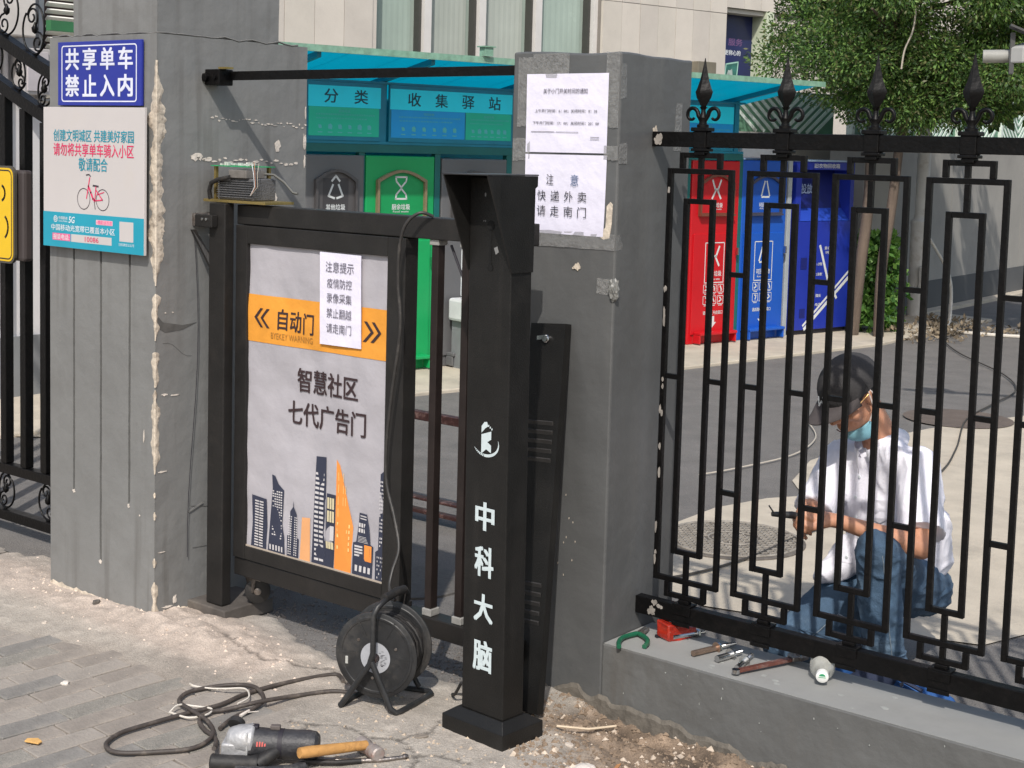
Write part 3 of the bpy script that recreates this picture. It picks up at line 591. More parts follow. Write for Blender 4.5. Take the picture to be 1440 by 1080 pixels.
for i in range(NU):
    x = FX0+i*FS
    shared('outer', lambda x: obj('outer_frame', frame_mb(x-FA, x+FA, .356, 1.544), IRON, fn, bevel=.0015), x)
    shared('inner', lambda x: obj('inner_frame', frame_mb(x-FB, x+FB, .441, 1.459), IRON, fn, bevel=.0015), x)
    shared('cap', lambda x: obj('cap_frame', MB().box(x-FC-T_, x-FC+T_, FY-T_, FY+T_, 1.552, 1.597).box(x+FC-T_, x+FC+T_, FY-T_, FY+T_, 1.552, 1.597).box(x-FC+T_, x+FC-T_, FY-T_*.9, FY+T_*.9, 1.582, 1.597), IRON, fn, bevel=.0015), x)
    shared('base', lambda x: obj('base_frame', MB().box(x-FC-T_, x-FC+T_, FY-T_, FY+T_, .303, .348).box(x+FC-T_, x+FC+T_, FY-T_, FY+T_, .303, .348).box(x-FC+T_, x+FC-T_, FY-T_*.9, FY+T_*.9, .303, .318), IRON, fn, bevel=.0015), x)
    for z0, z1 in ((1.467, 1.536), (.364, .433), (1.552, 1.582), (.318, .348)):
        shared('stem%.2f' % z0, lambda x, z0=z0, z1=z1: obj('stem', MB().box(x-.007, x+.007, FY-.0065, FY+.0065, z0, z1), IRON, fn), x)
    for sg in (-1, 1):
        shared('mid%d' % sg, lambda x, sg=sg: obj('connector', MB().box(x+sg*(FA+FB)/2-(FA-FB)/2+T_, x+sg*(FA+FB)/2+(FA-FB)/2-T_, FY-.0068, FY+.0068, .944, .958), IRON, fn), x)
    if i < NU-1:
        for z in (1.26, .64): shared('link%.1f' % z, lambda x, z=z: obj('connector', MB().box(x+FA+T_, x+FS-FA-T_, FY-.0068, FY+.0068, z-.007, z+.007), IRON, fn), x)
    shared('clasp', mk_clasp, x); shared('fin', mk_fin, x); shared('foot', mk_foot, x)
# flaked paint at the ends
m_ = MB()
for i in range(10):
    P = rough_poly(-2.33+r_.uniform(-.01, .012), 1.635+r_.uniform(-.015, .018), .008, .008, 10, .6, i); m_.slab([(a, FY-.0135-.0002*i, b) for a, b in P][::-1], (0, -1, 0), .0004)
for i in range(16):
    P = rough_poly(-2.30+.02*abs(r_.gauss(0, 1)), .245+r_.uniform(0, .04), .006, .006, 10, .7, i); m_.slab([(a, FY-.0165-.0001*i, b) for a, b in P][::-1], (0, -1, 0), .0004)
for i in range(14):
    z = r_.uniform(.4, 1.5); P = rough_poly(-2.289+r_.uniform(-.003, .003), z, .004, r_.uniform(.006, .02), 10, .6, i); m_.slab([(a, FY-T_-.0003-.0001*i, b) for a, b in P][::-1], (0, -1, 0), .0003)
obj('flaked_paint', m_, M('pale flaked primer', (.24, .22, .2), .8, .4, 40), fn, kind='stuff')

# ================================================================== PEDESTRIAN GATE
GY = 3.2
gt = thing('gate', 'black metal pedestrian gate with poster panel in a frame and upright bars', 'gate', (-3.7, GY, 0))
m_ = MB(); m_.box(-3.702, -2.50, GY, GY+.06, 1.325, 1.388); obj('top_beam', m_, GATEM, gt, bevel=.003)
m_ = MB(); m_.box(-3.702, -2.946, GY+.001, GY+.056, .155, .215); obj('bottom_beam', m_, GATEM, gt, bevel=.003)
x0, x1, z0, z1 = -3.700, -2.947, .2175, 1.3225
m_ = MB(); m_.box(x0, -3.645, GY-.006, GY+.05, z0, z1); m_.box(-3.021, -2.948, GY-.004, GY+.052, z0, z1); m_.box(-3.645, -3.021, GY-.005, GY+.045, z0, .262); m_.box(-3.645, -3.021, GY-.005, GY+.045, 1.264, z1)
obj('poster_frame', m_, GATEM, gt, bevel=.002)
for i, x in enumerate((-2.846, -2.729, -2.612)):
    o = obj('baluster', MB().box(x-.013, x+.013, GY+.012, GY+.042, .222, 1.318), GATEB, gt, bevel=.002)
    obj('end_cap', MB().box(x-.018, x+.018, GY+.007, GY+.047, .2005, .222), M('pale cap plastic', (.3, .295, .28), .6, .2, 30, dirt=(.1, .09, .08)), o, bevel=.002)
    obj('end_cap', MB().box(x-.018, x+.018, GY+.007, GY+.047, 1.308, 1.3245), MATS['pale cap plastic'], o, bevel=.002)
m_ = MB(); m_.box(-2.9455, -2.50, GY, GY+.06, .143, .2); obj('lower_rail', m_, GATEM, gt, bevel=.003)
m_ = MB(); m_.tube([(-2.80, GY+.03, 1.31), (-2.70, GY+.03, 1.12)], .004, 6); obj('tie_wire', m_, BLK, gt)
# poster: wrinkled banner cloth
POST = M('grey banner cloth', (.385, .37, .40), .7, .1, 3.5, .35, 9); ORG = M('orange banner band', (.72, .30, .035), .7, .12, 6, .35, 9)
def wr(x, z): return .0062*fbm(x*4, z*4.5, 2, 3)+.0030*fbm(x*11, z*6, 8, 2)
bp_ = thing('banner', 'wrinkled grey advertising banner with orange band and city skyline inside the gate frame', 'banner', (-3.333, GY-.001, .763))
def cloth(x0, x1, z0, z1, y, nx=48, nz=70):
    m2 = MB(); vs = [(x0+(x1-x0)*i/nx, y-wr(x0+(x1-x0)*i/nx, z0+(z1-z0)*j/nz), z0+(z1-z0)*j/nz) for j in range(nz+1) for i in range(nx+1)]
    return m2.add(vs, [(j*(nx+1)+i, j*(nx+1)+i+1, (j+1)*(nx+1)+i+1, (j+1)*(nx+1)+i) for j in range(nz) for i in range(nx)])
obj('banner_cloth', cloth(-3.645, -3.02, .262, 1.264, GY+.006), POST, bp_, smooth=80)
obj('orange_band', cloth(-3.645, -3.02, .947, 1.101, GY+.0045, 48, 14), ORG, bp_, smooth=80)
def drape(mb, y):     # follow the wrinkles of the cloth
    mb.v = [(v[0], y-wr(v[0], v[2])-.0004, v[2]) for v in mb.v]; return mb
BTX = M('dark plum print', (.035, .018, .02), .7, .1); NAVY = M('navy skyline print', (.028, .033, .06), .7, .1); CRM = M('cream window print', (.55, .53, .54), .7, .08); ORG2 = M('deep orange print', (.8, .27, .05), .7, .1); ORG3 = M('pale orange print', (.72, .36, .16), .7, .1); GOLD = M('gold window print', (.85, .55, .2), .7, .1)
def blet(body, x, z, w, h, mat, bold, y=GY+.003): obj('lettering', drape(text_mb(body, (x, y, z), XA, ZA, w, h, bold), y), mat, bp_)
blet('自', -3.480, 1.030, .042, .066, BTX, .03); blet('动', -3.420, 1.028, .050, .066, BTX, .03); blet('门', -3.362, 1.026, .046, .066, BTX, .03)
blet('BYEKEY WARNING', -3.437, .975, .19, .020, M('faint brown print', (.35, .17, .03), .7), .005)
blet('智慧社区', -3.275, .846, .270, .074, BTX, .03); blet('七代广告门', -3.278, .738, .345, .076, BTX, .03)
def chev(x, z, s, w=.030, h=.062, t=.013):
    m2 = MB()
    for k in (0, 1):
        xx = x+k*.031*s
        m2.add([(xx+s*w, 0, z+h/2), (xx+s*w+t, 0, z+h/2), (xx+t, 0, z), (xx, 0, z), (xx+s*w, 0, z-h/2), (xx+s*w+t, 0, z-h/2)], [(0, 1, 2, 3), (3, 2, 5, 4)])
    return m2
for (x, s) in ((-3.612, 1), (-3.062, -1)): obj('arrow_mark', drape(chev(x, 1.028, s), GY+.003), BTX, bp_)
# skyline in banner units: u 0..1 across (x -3.645..-3.02), v in metres above the poster foot
X_ = lambda u: -3.645+.625*u
def sky_poly(pts, mat, y=GY+.0042, nm='skyline_tower'): m2 = MB(); m2.add([(X_(u), 0, .262+.84*v) for u, v in pts], [tuple(range(len(pts)))]); return obj(nm, drape(m2, y), mat, bp_)
def sky_wins(cells, mat, y=GY+.0030):
    m2 = MB()
    for u0, u1, v0, v1 in cells: m2.add([(X_(u0), 0, .262+.84*v0), (X_(u1), 0, .262+.84*v0), (X_(u1), 0, .262+.84*v1), (X_(u0), 0, .262+.84*v1)], [(0, 1, 2, 3)])
    return obj('skyline_window', drape(m2, y), mat, bp_, kind='stuff')
def grid(u0, u1, v0, v1, nu, nv, fu=.7, fv=.5, skip=0.):
    out = []; du = (u1-u0)/nu; dv = (v1-v0)/nv
    for i in range(nu):
        for j in range(nv):
            if r_.random() < skip: continue
            out.append((u0+i*du+du*(1-fu)/2, u0+i*du+du*(1+fu)/2, v0+j*dv+dv*(1-fv)/2, v0+j*dv+dv*(1+fv)/2))
    return out
sky_poly([(.035, .004), (.155, .004), (.165, .10), (.155, .205), (.04, .21), (.045, .10)], NAVY); sky_wins(grid(.062, .135, .01, .195, 2, 17, .85, .5), CRM)
sky_poly([(.17, .004), (.30, .004), (.295, .07), (.275, .12), (.285, .255), (.245, .275), (.22, .305), (.195, .308), (.20, .255), (.185, .12), (.18, .07)], NAVY); sky_wins(grid(.20, .275, .06, .25, 5, 19, .7, .5, .15)+grid(.18, .29, .012, .035, 5, 1, .5, .9), CRM)
sky_poly([(.315, .004), (.40, .004), (.40, .08), (.385, .085), (.382, .175), (.36, .2), (.357, .225), (.354, .2), (.33, .18), (.338, .09), (.315, .085)], NAVY); sky_wins(grid(.322, .35, .012, .165, 2, 17, .6, .5)+grid(.365, .39, .012, .165, 2, 17, .6, .5), CRM)
sky_poly([(.41, .002), (.485, .002), (.485, .175), (.425, .17)], ORG3)
sky_poly([(.495, .002), (.59, .002), (.595, .19), (.59, .42), (.515, .415), (.51, .19)], NAVY); sky_wins(grid(.513, .582, .015, .36, 2, 19, .82, .5), CRM)
sky_poly([(.59, .0), (.65, .0), (.66, .10), (.665, .285), (.60, .285)], NAVY); sky_wins(grid(.605, .658, .175, .275, 3, 2, .75, .85)+grid(.60, .655, .075, .105, 3, 1, .85, .9), M('yellow cream print', (.62, .55, .36), .7)); sky_wins([(.63, .655, .11, .165)], CRM)
sky_poly([(.655, .0), (.775, .0), (.785, .18), (.755, .25), (.69, .40), (.665, .42), (.665, .2)], ORG2); sky_wins(grid(.67, .77, .08, .19, 5, 5, .5, .6, .4)+grid(.675, .74, .2, .38, 4, 4, .2, .7, .4), GOLD)
sky_poly([(.785, .0), (.92, .0), (.925, .125), (.905, .13), (.895, .19), (.88, .24), (.825, .24), (.82, .2), (.81, .13), (.79, .125)], NAVY); sky_wins(grid(.83, .88, .215, .235, 1, 2, .9, .4)+grid(.82, .89, .165, .205, 4, 2, .7, .75)+grid(.82, .90, .13, .155, 1, 5, .95, .3)+grid(.80, .855, .075, .12, 1, 4, .95, .6)+grid(.80, .915, .02, .045, 4, 1, .55, .9), CRM); sky_wins([(.865, .915, .065, .125)], ORG2)
sky_poly([(.94, .0), (1.0, .0), (1.0, .42), (.965, .40), (.96, .12), (.94, .11)], NAVY); sky_wins(grid(.967, .997, .13, .38, 3, 18, .6, .5, .15)+grid(.95, .995, .01, .1, 4, 6, .45, .45, .3), CRM)
m_ = MB(); m_.box(-3.645, -3.02, GY+.001, GY+.004, .262, .267); obj('hem', m_, M('beige hem', (.4, .34, .28), .8), bp_)
t = paper('paper_notice', 'tall white notice strip taped on the orange band of the gate banner', [(-3.308, 1.2595), (-3.130, 1.2585), (-3.124, .974), (-3.303, .972)], GY-.004)
for r, (s_, z, w_) in enumerate((('注意提示', 1.216, .122), ('疫情防控', 1.166, .108), ('录像采集', 1.120, .108), ('禁止翻越', 1.073, .108), ('请走南门', 1.026, .108))):
    letters(s_, (-3.219, GY-.0075, z), XA, ZA, w_, .030 if r else .033, DKTXT, t, 0)
# gate post with drive unit on top, hinge brackets, caster and block
gp = thing('gate_post', 'dark square gate hinge post standing against the wide grey pillar', 'post', (-3.725, 3.19, 0))
m_ = MB(); m_.box(-3.785, -3.706, 3.152, 3.192, .052, 1.392); obj('tube', m_, GATEB if 0 else GATEM, gp, bevel=.004)
m_ = MB(); m_.box(-3.825, -3.74, 3.125, 3.1515, 1.312, 1.352); o = obj('hinge_plate', m_, GATEM, gp, bevel=.003)
m_ = MB(); m_.lathe((-3.852, 3.20, 1.333), (-.0, -1, 0), [(0, .022), (.06, .022), (.062, .018)], 16); m_.lathe((-3.852, 3.21, 1.333), (1, 0, 0), [(0, .024), (.03, .024), (.034, .015), (.09, .013)], 16); obj('hinge_pin', m_, STEEL, gp, smooth=40)
for x in (-3.785, -3.765): obj('bolt', MB().lathe((x, 3.1245, 1.338), (0, -1, 0), [(0, .005), (.003, .005), (.004, .002)], 8), CHROME, gp, smooth=40)
m_ = MB(); m_.slab([(-3.852, 3.13, 1.30), (-3.852, 3.145, 1.30), (-3.78, 3.17, 1.19), (-3.78, 3.155, 1.17)], (.3, .0, 0), .01); obj('brace', m_, GATEM, gp)
m_ = MB(); m_.tube([(-3.70, 3.10, 1.36+.0*i) if 0 else (-3.845, 3.14+.02*math.sin(i*.5), 1.30-.11*i) for i in range(11)], .0012, 5); obj('thin_wire', m_, BLK, gp, smooth=60)
tag(obj('steel_block', MB().box(-3.895, -3.665, 3.13, 3.345, .0, .05), M('dusty dark block', (.085, .075, .068), .7, .25, 10, .4, 60, dirt=(.16, .14, .12), dscale=7, damt=.7), bevel=.004), 'dark rectangular block on the dusty ground under the gate post and caster', 'block')
cw = thing('caster_wheel', 'black rubber caster wheel under the hinge end of the gate', 'wheel', (-3.62, 3.25, .05))
m_ = MB(); m_.lathe((-3.655, 3.265, .094), (.75, -.66, 0), [(-.014, .001), (-.014, .036), (-.010, .043), (.010, .043), (.014, .036), (.014, .001)], 28); obj('tyre', m_, RUBBER, cw, smooth=40)
m_ = MB(); m_.lathe((-3.655, 3.265, .094), (.75, -.66, 0), [(-.017, .012), (.018, .012), (.02, .006)], 14); obj('hub', m_, STEEL, cw, smooth=40)
m_ = MB(); m_.box(-3.69, -3.61, 3.235, 3.29, .1385, .148); m_.slab([(-3.69, 3.240, .140), (-3.64, 3.240, .140), (-3.65, 3.240, .09), (-3.67, 3.240, .09)], (0, .004, 0), .004); obj('bracket', m_, STEEL, cw)
du = thing('gate_drive_unit', 'opened motor unit with green circuit board and cables on top of the gate post', 'motor unit', (-3.70, 3.2, 1.395))
BRASS = M('brass plate', (.42, .32, .12), .35, .3, 20, metal=.8, dirt=(.1, .08, .05), dscale=20)
m_ = MB(); m_.box(-3.83, -3.53, 3.165, 3.29, 1.394, 1.403); obj('base_plate', m_, BRASS, du, bevel=.001)
m_ = MB(); m_.box(-3.765, -3.60, 3.175, 3.275, 1.4035, 1.475); obj('motor_housing', m_, M('grey ribbed housing', (.10, .10, .105), .5, .2, 60, .8, 150), du, bevel=.004)
for i in range(8): obj('fin', MB().box(-3.766, -3.599, 3.168, 3.2, 1.412+i*.0075, 1.4145+i*.0075), MATS['grey ribbed housing'], du)
m_ = MB(); m_.box(-3.70, -3.615, 3.16, 3.24, 1.4755, 1.502); obj('gear_box', m_, M('grey die casting', (.28, .26, .24), .4, .2, 30, metal=.6), du, bevel=.002)
m_ = MB(); m_.box(-3.80, -3.615, 3.17, 3.285, 1.511, 1.514); obj('circuit_board', m_, M('green circuit board', (.03, .30, .12), .4, .35, 40), du)
m_ = MB()
for i in range(16): x = -3.79+r_.random()*.15; y = 3.18+r_.random()*.09; m_.box(x, x+r_.uniform(.006, .02), y, y+.01, 1.5142+.0002*i, 1.518+r_.random()*.008)
obj('component', m_, M('solder silver parts', (.5, .5, .48), .4, .5, 90), du, kind='stuff')
for x, y in ((-3.79, 3.185), (-3.635, 3.275)): obj('standoff', MB().box(x-.005, x+.005, y-.005, y+.005, 1.4035, 1.511), BRASS, du)
m_ = MB(); m_.tube([(-3.80, 3.17, 1.404), (-3.80, 3.165, 1.43), (-3.785, 3.16, 1.455), (-3.75, 3.158, 1.468), (-3.69, 3.16, 1.478)], .0075, 8); obj('motor_cable', m_, RUBBER, du, smooth=60)
for k, (dz, c) in enumerate(((0, WHT), (.004, M('copper red wire', (.4, .16, .08), .5)), (-.004, BLK), (.002, M('pale wire', (.45, .42, .35), .6)))):
    m_ = MB(); m_.tube([(-3.66+.01*k, 3.2, 1.512), (-3.61, 3.18+.01*k, 1.522+dz), (-3.59+.006*k, 3.17, 1.49), (-3.585+.005*k, 3.17, 1.45), (-3.60, 3.165, 1.42)], .0009, 5); obj('wire', m_, c, du)
m_ = MB(); m_.tube([(-3.63, 3.24, 1.49), (-3.58, 3.25, 1.488), (-3.53, 3.25, 1.465), (-3.48, 3.24, 1.435), (-3.46, 3.24, 1.432)], .0045, 6); obj('sensor_cable', m_, M('grey cable', (.12, .12, .11), .5), du, smooth=60)
# arm between the pillars
ab = thing('crossbar', 'thin black steel arm spanning between the two grey pillars above the gate', 'bar', (-3.85, 3.21, 1.8))
A_ = Vector((-3.852, 3.225, 1.806)); B_ = Vector((-2.7355, 3.45, 1.826)); d_ = (B_-A_).normalized(); n_ = ZA.cross(d_).normalized()
m_ = MB(); m_.obox((A_+B_)/2, d_, n_, ZA, (B_-A_).length/2, .006, .0145); obj('flat_bar', m_, IRON, ab, bevel=.001)
m_ = MB(); m_.box(-3.852, -3.78, 3.185, 3.245, 1.775, 1.827); obj('bracket', m_, IRON, ab, bevel=.003)
m_ = MB(); m_.lathe((-3.845, 3.185, 1.80), (0, -1, 0), [(0, .014), (.01, .014), (.012, .008)], 10); m_.lathe((-3.80, 3.185, 1.80), (0, -1, 0), [(0, .008), (.006, .008)], 8); obj('bolt', m_, IRON, ab, smooth=40)
m_ = MB(); m_.box(-3.79, -3.75, 3.19, 3.22, 1.8275, 1.834); obj('brass_tab', m_, BRASS, ab)
# ================================================================== SIGNS ON THE WIDE PILLAR
BLUE = M('sign blue enamel', (.018, .03, .28), .35, .08, 5); SWHITE = M('sign white board', (.52, .49, .485), .5, .04, 4, dirt=(.5, .46, .42), dscale=8, damt=.4); TEAL = M('sign teal band', (.012, .30, .42), .45, .06, 6); TTX = M('teal print', (.01, .26, .36), .5); RTX = M('red pink print', (.66, .03, .12), .5)
t = thing('blue_sign', 'blue metal sign with two rows of white characters banning shared bicycles, above the white board', 'sign', (-4.14, 2.985, 1.8))
SX0, SX1, SZ0, SZ1 = -4.366, -3.912, 1.699, 1.911
obj('plate', MB().box(SX0, SX1, 2.976, 2.986, SZ0, SZ1), BLUE, t, bevel=.0015)
def rrect(x0, x1, z0, z1, r, n=5): return arc(x1-r, z1-r, r, 0, PI/2, n)+arc(x0+r, z1-r, r, PI/2, PI, n)+arc(x0+r, z0+r, r, PI, 1.5*PI, n)+arc(x1-r, z0+r, r, 1.5*PI, 2*PI, n)
def ring(mb, P, Q, f): 
    n = len(P); return mb.add([f(p) for p in P]+[f(p) for p in Q], [(i, (i+1) % n, n+(i+1) % n, n+i) for i in range(n)])
SP = lambda y: (lambda p: (p[0], y, p[1]))
m_ = MB(); ring(m_, rrect(SX0+.022, SX1-.022, SZ0+.012, SZ1-.012, .012), rrect(SX0+.027, SX1-.027, SZ0+.016, SZ1-.016, .009), SP(2.9752)); obj('border_line', m_, M('sign white print', (.66, .68, .8), .4), t)
for r, row_ in enumerate(('共享单车', '禁止入内')):
    for i, ch_ in enumerate(row_): letters(ch_, (-4.283+i*.0965, 2.9752, 1.853-r*.088), XA, ZA, .073, .070, MATS['sign white print'], t, .05)
t = thing('white_sign', 'white community notice board with red bicycle drawing and teal bottom band on the wide pillar', 'sign', (-4.15, 2.98, 1.45))
WX0, WX1, WZ0, WZ1 = -4.430, -3.876, 1.218, 1.693
obj('board', MB().box(WX0, WX1, 2.962, 2.972, WZ0, WZ1), SWHITE, t, bevel=.001)
obj('mounting_batten', MB().box(WX0+.05, WX1-.05, 2.972, 2.9905, WZ0+.05, WZ0+.09).box(WX0+.05, WX1-.05, 2.972, 2.9905, WZ1-.09, WZ1-.05), GATEM, t)
obj('teal_band', MB().box(WX0+.0005, WX1-.0005, 2.9608, 2.9615, WZ0+.0005, 1.337), TEAL, t)
yl = 2.9611
letters('创建文明城区 共建美好家园', (-4.150, yl, 1.598), XA, ZA, .44, .040, TTX, t, .02); letters('请勿将共享单车骑入小区', (-4.150, yl, 1.551), XA, ZA, .44, .043, RTX, t, .02); letters('敬请配合', (-4.148, yl, 1.503), XA, ZA, .158, .044, TTX, t, .02)
# bicycle drawing: flat print
BX, BZ = -4.147, 1.402; FP = (0, yl, 0)
m_ = MB()
for cx_ in (-.052, .052): P = arc(BX+cx_, BZ-.014, .036, 0, 2*PI, 28)[:-1]; Q = arc(BX+cx_, BZ-.014, .0335, 0, 2*PI, 28)[:-1]; ring(m_, P, Q, SP(yl))
m_.strip(FP, XA, ZA, [(BX-.038, BZ+.066), (BX-.022, BZ+.068), (BX-.014, BZ+.062)], .004); m_.strip(FP, XA, ZA, [(BX+.0, BZ+.032), (BX+.028, BZ+.030)], .006); m_.strip(FP, XA, ZA, [(BX+.006, BZ-.02), (BX+.012, BZ-.046)], .003)
obj('bicycle_drawing', m_, M('dark print', (.04, .03, .04), .6), t)
m_ = MB(); F2 = (0, yl-.0003, 0)
m_.strip(F2, XA, ZA, [(BX-.036, BZ-.012), (BX-.018, BZ+.058)], .0045); m_.strip(F2, XA, ZA, [(BX-.026, BZ+.030), (BX-.012, BZ+.008), (BX+.0, BZ-.012), (BX+.010, BZ-.018)], .008); m_.strip(F2, XA, ZA, [(BX+.010, BZ-.018), (BX+.016, BZ+.028)], .0045); m_.strip(F2, XA, ZA, [(BX+.016, BZ+.018), (BX+.052, BZ-.014), (BX+.010, BZ-.018)], .004)
m_.strip(F2, XA, ZA, [(BX+.02, BZ+.002), (BX+.06, BZ+.012)], .003)
obj('bicycle_drawing', m_, RTX, t)
yb = 2.9605
W2 = M('band white print', (.68, .72, .75), .5)
letters('中国移动', (-4.315, yb, 1.318), XA, ZA, .05, .011, W2, t, .01); letters('China Mobile', (-4.315, yb, 1.3075), XA, ZA, .05, .006, W2, t, 0); letters('5G', (-4.275+.01, yb, 1.314), XA, (.18, 0, 1), .032, .022, W2, t, .03)
m_ = MB(); ring(m_, arc(-4.358, 1.3135, .0115, 0, 2*PI, 16)[:-1], arc(-4.358, 1.3135, .009, 0, 2*PI, 16)[:-1], SP(yb)); m_.strip((0, yb, 0), XA, ZA, [(-4.366, 1.309), (-4.358, 1.320), (-4.352, 1.312)], .003); m_.strip((0, yb, 0), XA, ZA, [(-4.364, 1.318), (-4.356, 1.307), (-4.350, 1.316)], .003); obj('emblem', m_, W2, t)
letters('中国移动光宽带已覆盖本小区', (-4.205, yb, 1.285), XA, ZA, .355, .022, W2, t, .02); letters('报装电话:', (-4.325, yb, 1.253), XA, ZA, .092, .019, W2, t, .02)
m_ = MB(); m_.box(-4.376, -4.274, yb+.0001, yb+.0003, 1.241, 1.265); obj('pink_backing', m_, M('pink backing', (.75, .12, .28), .5), t)
m_ = MB(); m_.box(-4.268, -4.045, yb, yb+.0003, 1.240, 1.266); obj('number_box', m_, SWHITE, t); letters('10086', (-4.153, yb-.0004, 1.253), XA, ZA, .075, .017, RTX, t, .01)
letters('+精彩送百度', (-4.085, yb, 1.313), XA, ZA, .085, .014, M('magenta print', (.8, .1, .3), .5), t, .02); m_ = MB(); m_.box(-4.13, -4.04, yb+.0001, yb+.0003, 1.305, 1.321); obj('pink_backing', m_, M('soft pink backing', (.8, .45, .52), .5), t)
m_ = MB(); m_.box(-4.003, -3.930, yb, yb+.0003, 1.257, 1.322); obj('blank_box', m_, SWHITE, t); letters('扫码微信公众号', (-3.966, yb, 1.247), XA, ZA, .082, .010, W2, t, 0)

# ================================================================== BOLLARD, TAKEN-OFF COVER
ba = math.radians(-4.5)
bo_ = thing('bollard', 'tall black access control bollard with hooded top and white characters down its front', 'bollard', (-2.36, 2.975, 0), ba); bo_.rotation_euler = (0, -.010, ba)
# local frame: x to the right along the front, y away, origin at the front right bottom corner of the shaft
m_ = MB(); m_.box(-.154, 0, 0, .08, .075, 1.520)
obj('shaft', m_, BOLL, bo_, bevel=.003, world=False)
m_ = MB(); m_.box(-.207, .022, -.022, .138, .0, .048); m_.add([(-.2069, -.0219, .0482), (.0219, -.0219, .0482), (.0219, .1379, .0482), (-.2069, .1379, .0482), (-.165, .0-.004, .0755), (.004, -.004, .0755), (.004, .09, .0755), (-.165, .09, .0755)], [(0, 1, 5, 4), (1, 2, 6, 5), (2, 3, 7, 6), (3, 0, 4, 7), (4, 5, 6, 7)])
obj('base_plate', m_, BOLL, bo_, bevel=.0015, world=False)
for sx, t_ in ((-.1585, .004), (.0005, .004)):
    prof_ = [(-.098, 1.525), (.093, 1.525), (.093, 1.498), (.084, 1.492), (.081, 1.272), (-.002, 1.272)] if sx > 0 else [(-.098, 1.525), (.085, 1.525), (.085, 1.272), (-.002, 1.272)]
    obj('hood_side', MB().slab([(sx, y, z) for y, z in prof_], (1, 0, 0), t_), BOLL, bo_, bevel=.001, world=False)
m_ = MB(); m_.box(-.160, .006, -.099, .094, 1.5255, 1.529); obj('hood_top', m_, M('worn black top', (.03, .03, .032), .35, .3, 20), bo_, bevel=.001, world=False)
m_ = MB(); Z_ = 1.405
circ = arc(-.075, 1.393, .0135, 0, 2*PI, 20)[:-1]; m_.add([(x, -.0012, z) for x, z in circ], [tuple(range(20))]); m_.add([(x, -.0012, z) for x, z in ((-.079, 1.385), (-.071, 1.385), (-.071, 1.29), (-.079, 1.29))], [(0, 1, 2, 3)]); circ = arc(-.075, 1.283, .010, 0, 2*PI, 16)[:-1]; m_.add([(x, -.0013, z) for x, z in circ], [tuple(range(16))])
obj('keyhole_slot', m_, M('open slot', (.001, .001, .001), .95), bo_, world=False)
m_ = MB()
for x, z, r in ((-.10, 1.405, .0012), (-.094, 1.405, .0012), (-.096, 1.474, .0028)): m_.add([(x+r*math.cos(a*PI/5), -.0012, z+r*2*math.sin(a*PI/5)) for a in range(10)], [tuple(range(10))])
m_.slab([(-.062, -.0005, 1.335), (-.05, -.0005, 1.34), (-.045, -.0005, 1.325), (-.055, -.0005, 1.318)], (0, -1, 0), .0006)
obj('scuff', m_, M('scuff grey', (.2, .2, .2), .6), bo_, world=False)
LM = M('white vinyl letters', (.56, .64, .66), .45, .12, 40, dirt=(.45, .5, .5), dscale=40)
def bl(ch_, z, w_, h_): obj('lettering', text_mb(ch_, (-.077, -.0015, z), XA, ZA, w_, h_, .055), LM, bo_, world=False)
for ch_, z, h_ in (('中', .617, .074), ('科', .494, .080), ('大', .367, .074), ('脑', .236, .082)): bl(ch_, z, .066, h_)
# emblem: tower figure with a crescent below
m_ = MB(); ez = .825; EX = -.077
def epoly(P): m_.add([(EX+a, -.0015, ez+b) for a, b in P], [tuple(range(len(P)))])
epoly([(-.018, .012), (.0, .018), (.018, .024), (.018, .002), (.004, -.006), (.018, -.014), (.018, -.034), (.0, -.026), (-.018, -.040)]); epoly([(-.018, .016), (-.018, .034), (-.008, .046), (.002, .048), (.006, .036), (-.004, .030), (-.012, .022)])
for k in range(3): epoly([(.006+k*.006, .040-k*.004), (.010+k*.006, .041-k*.004), (.010+k*.006, .036-k*.004), (.006+k*.006, .035-k*.004)])
N_ = 22
for i in range(N_):
    a0 = -2.75+i*3.15/N_; a1 = -2.75+(i+1)*3.15/N_; w0 = .009*math.sin(PI*(i/N_)**.8)+.0006; w1 = .009*math.sin(PI*((i+1)/N_)**.8)+.0006
    if i < 7: a1 = a0+(a1-a0)*.68
    R_ = lambda a, q: (math.cos(a)*(.047-q), math.sin(a)*(.035-q*.8)-.012)
    epoly([R_(a0, 0), R_(a1, 0), R_(a1, w1), R_(a0, w0)])
obj('emblem', m_, LM, bo_, world=False)
st = tag(obj('pipe_stub', MB().box(-2.575, -2.50, 3.13, 3.16, .035, .085), GATEM, bevel=.002), 'short black steel channel stub sticking out behind the left side of the bollard', 'bracket')
m_ = MB(); m_.box(-2.56, -2.553, 3.1285, 3.13, .055, .065); obj('bolt_hole', m_, MATS['open slot'], None) if 0 else None
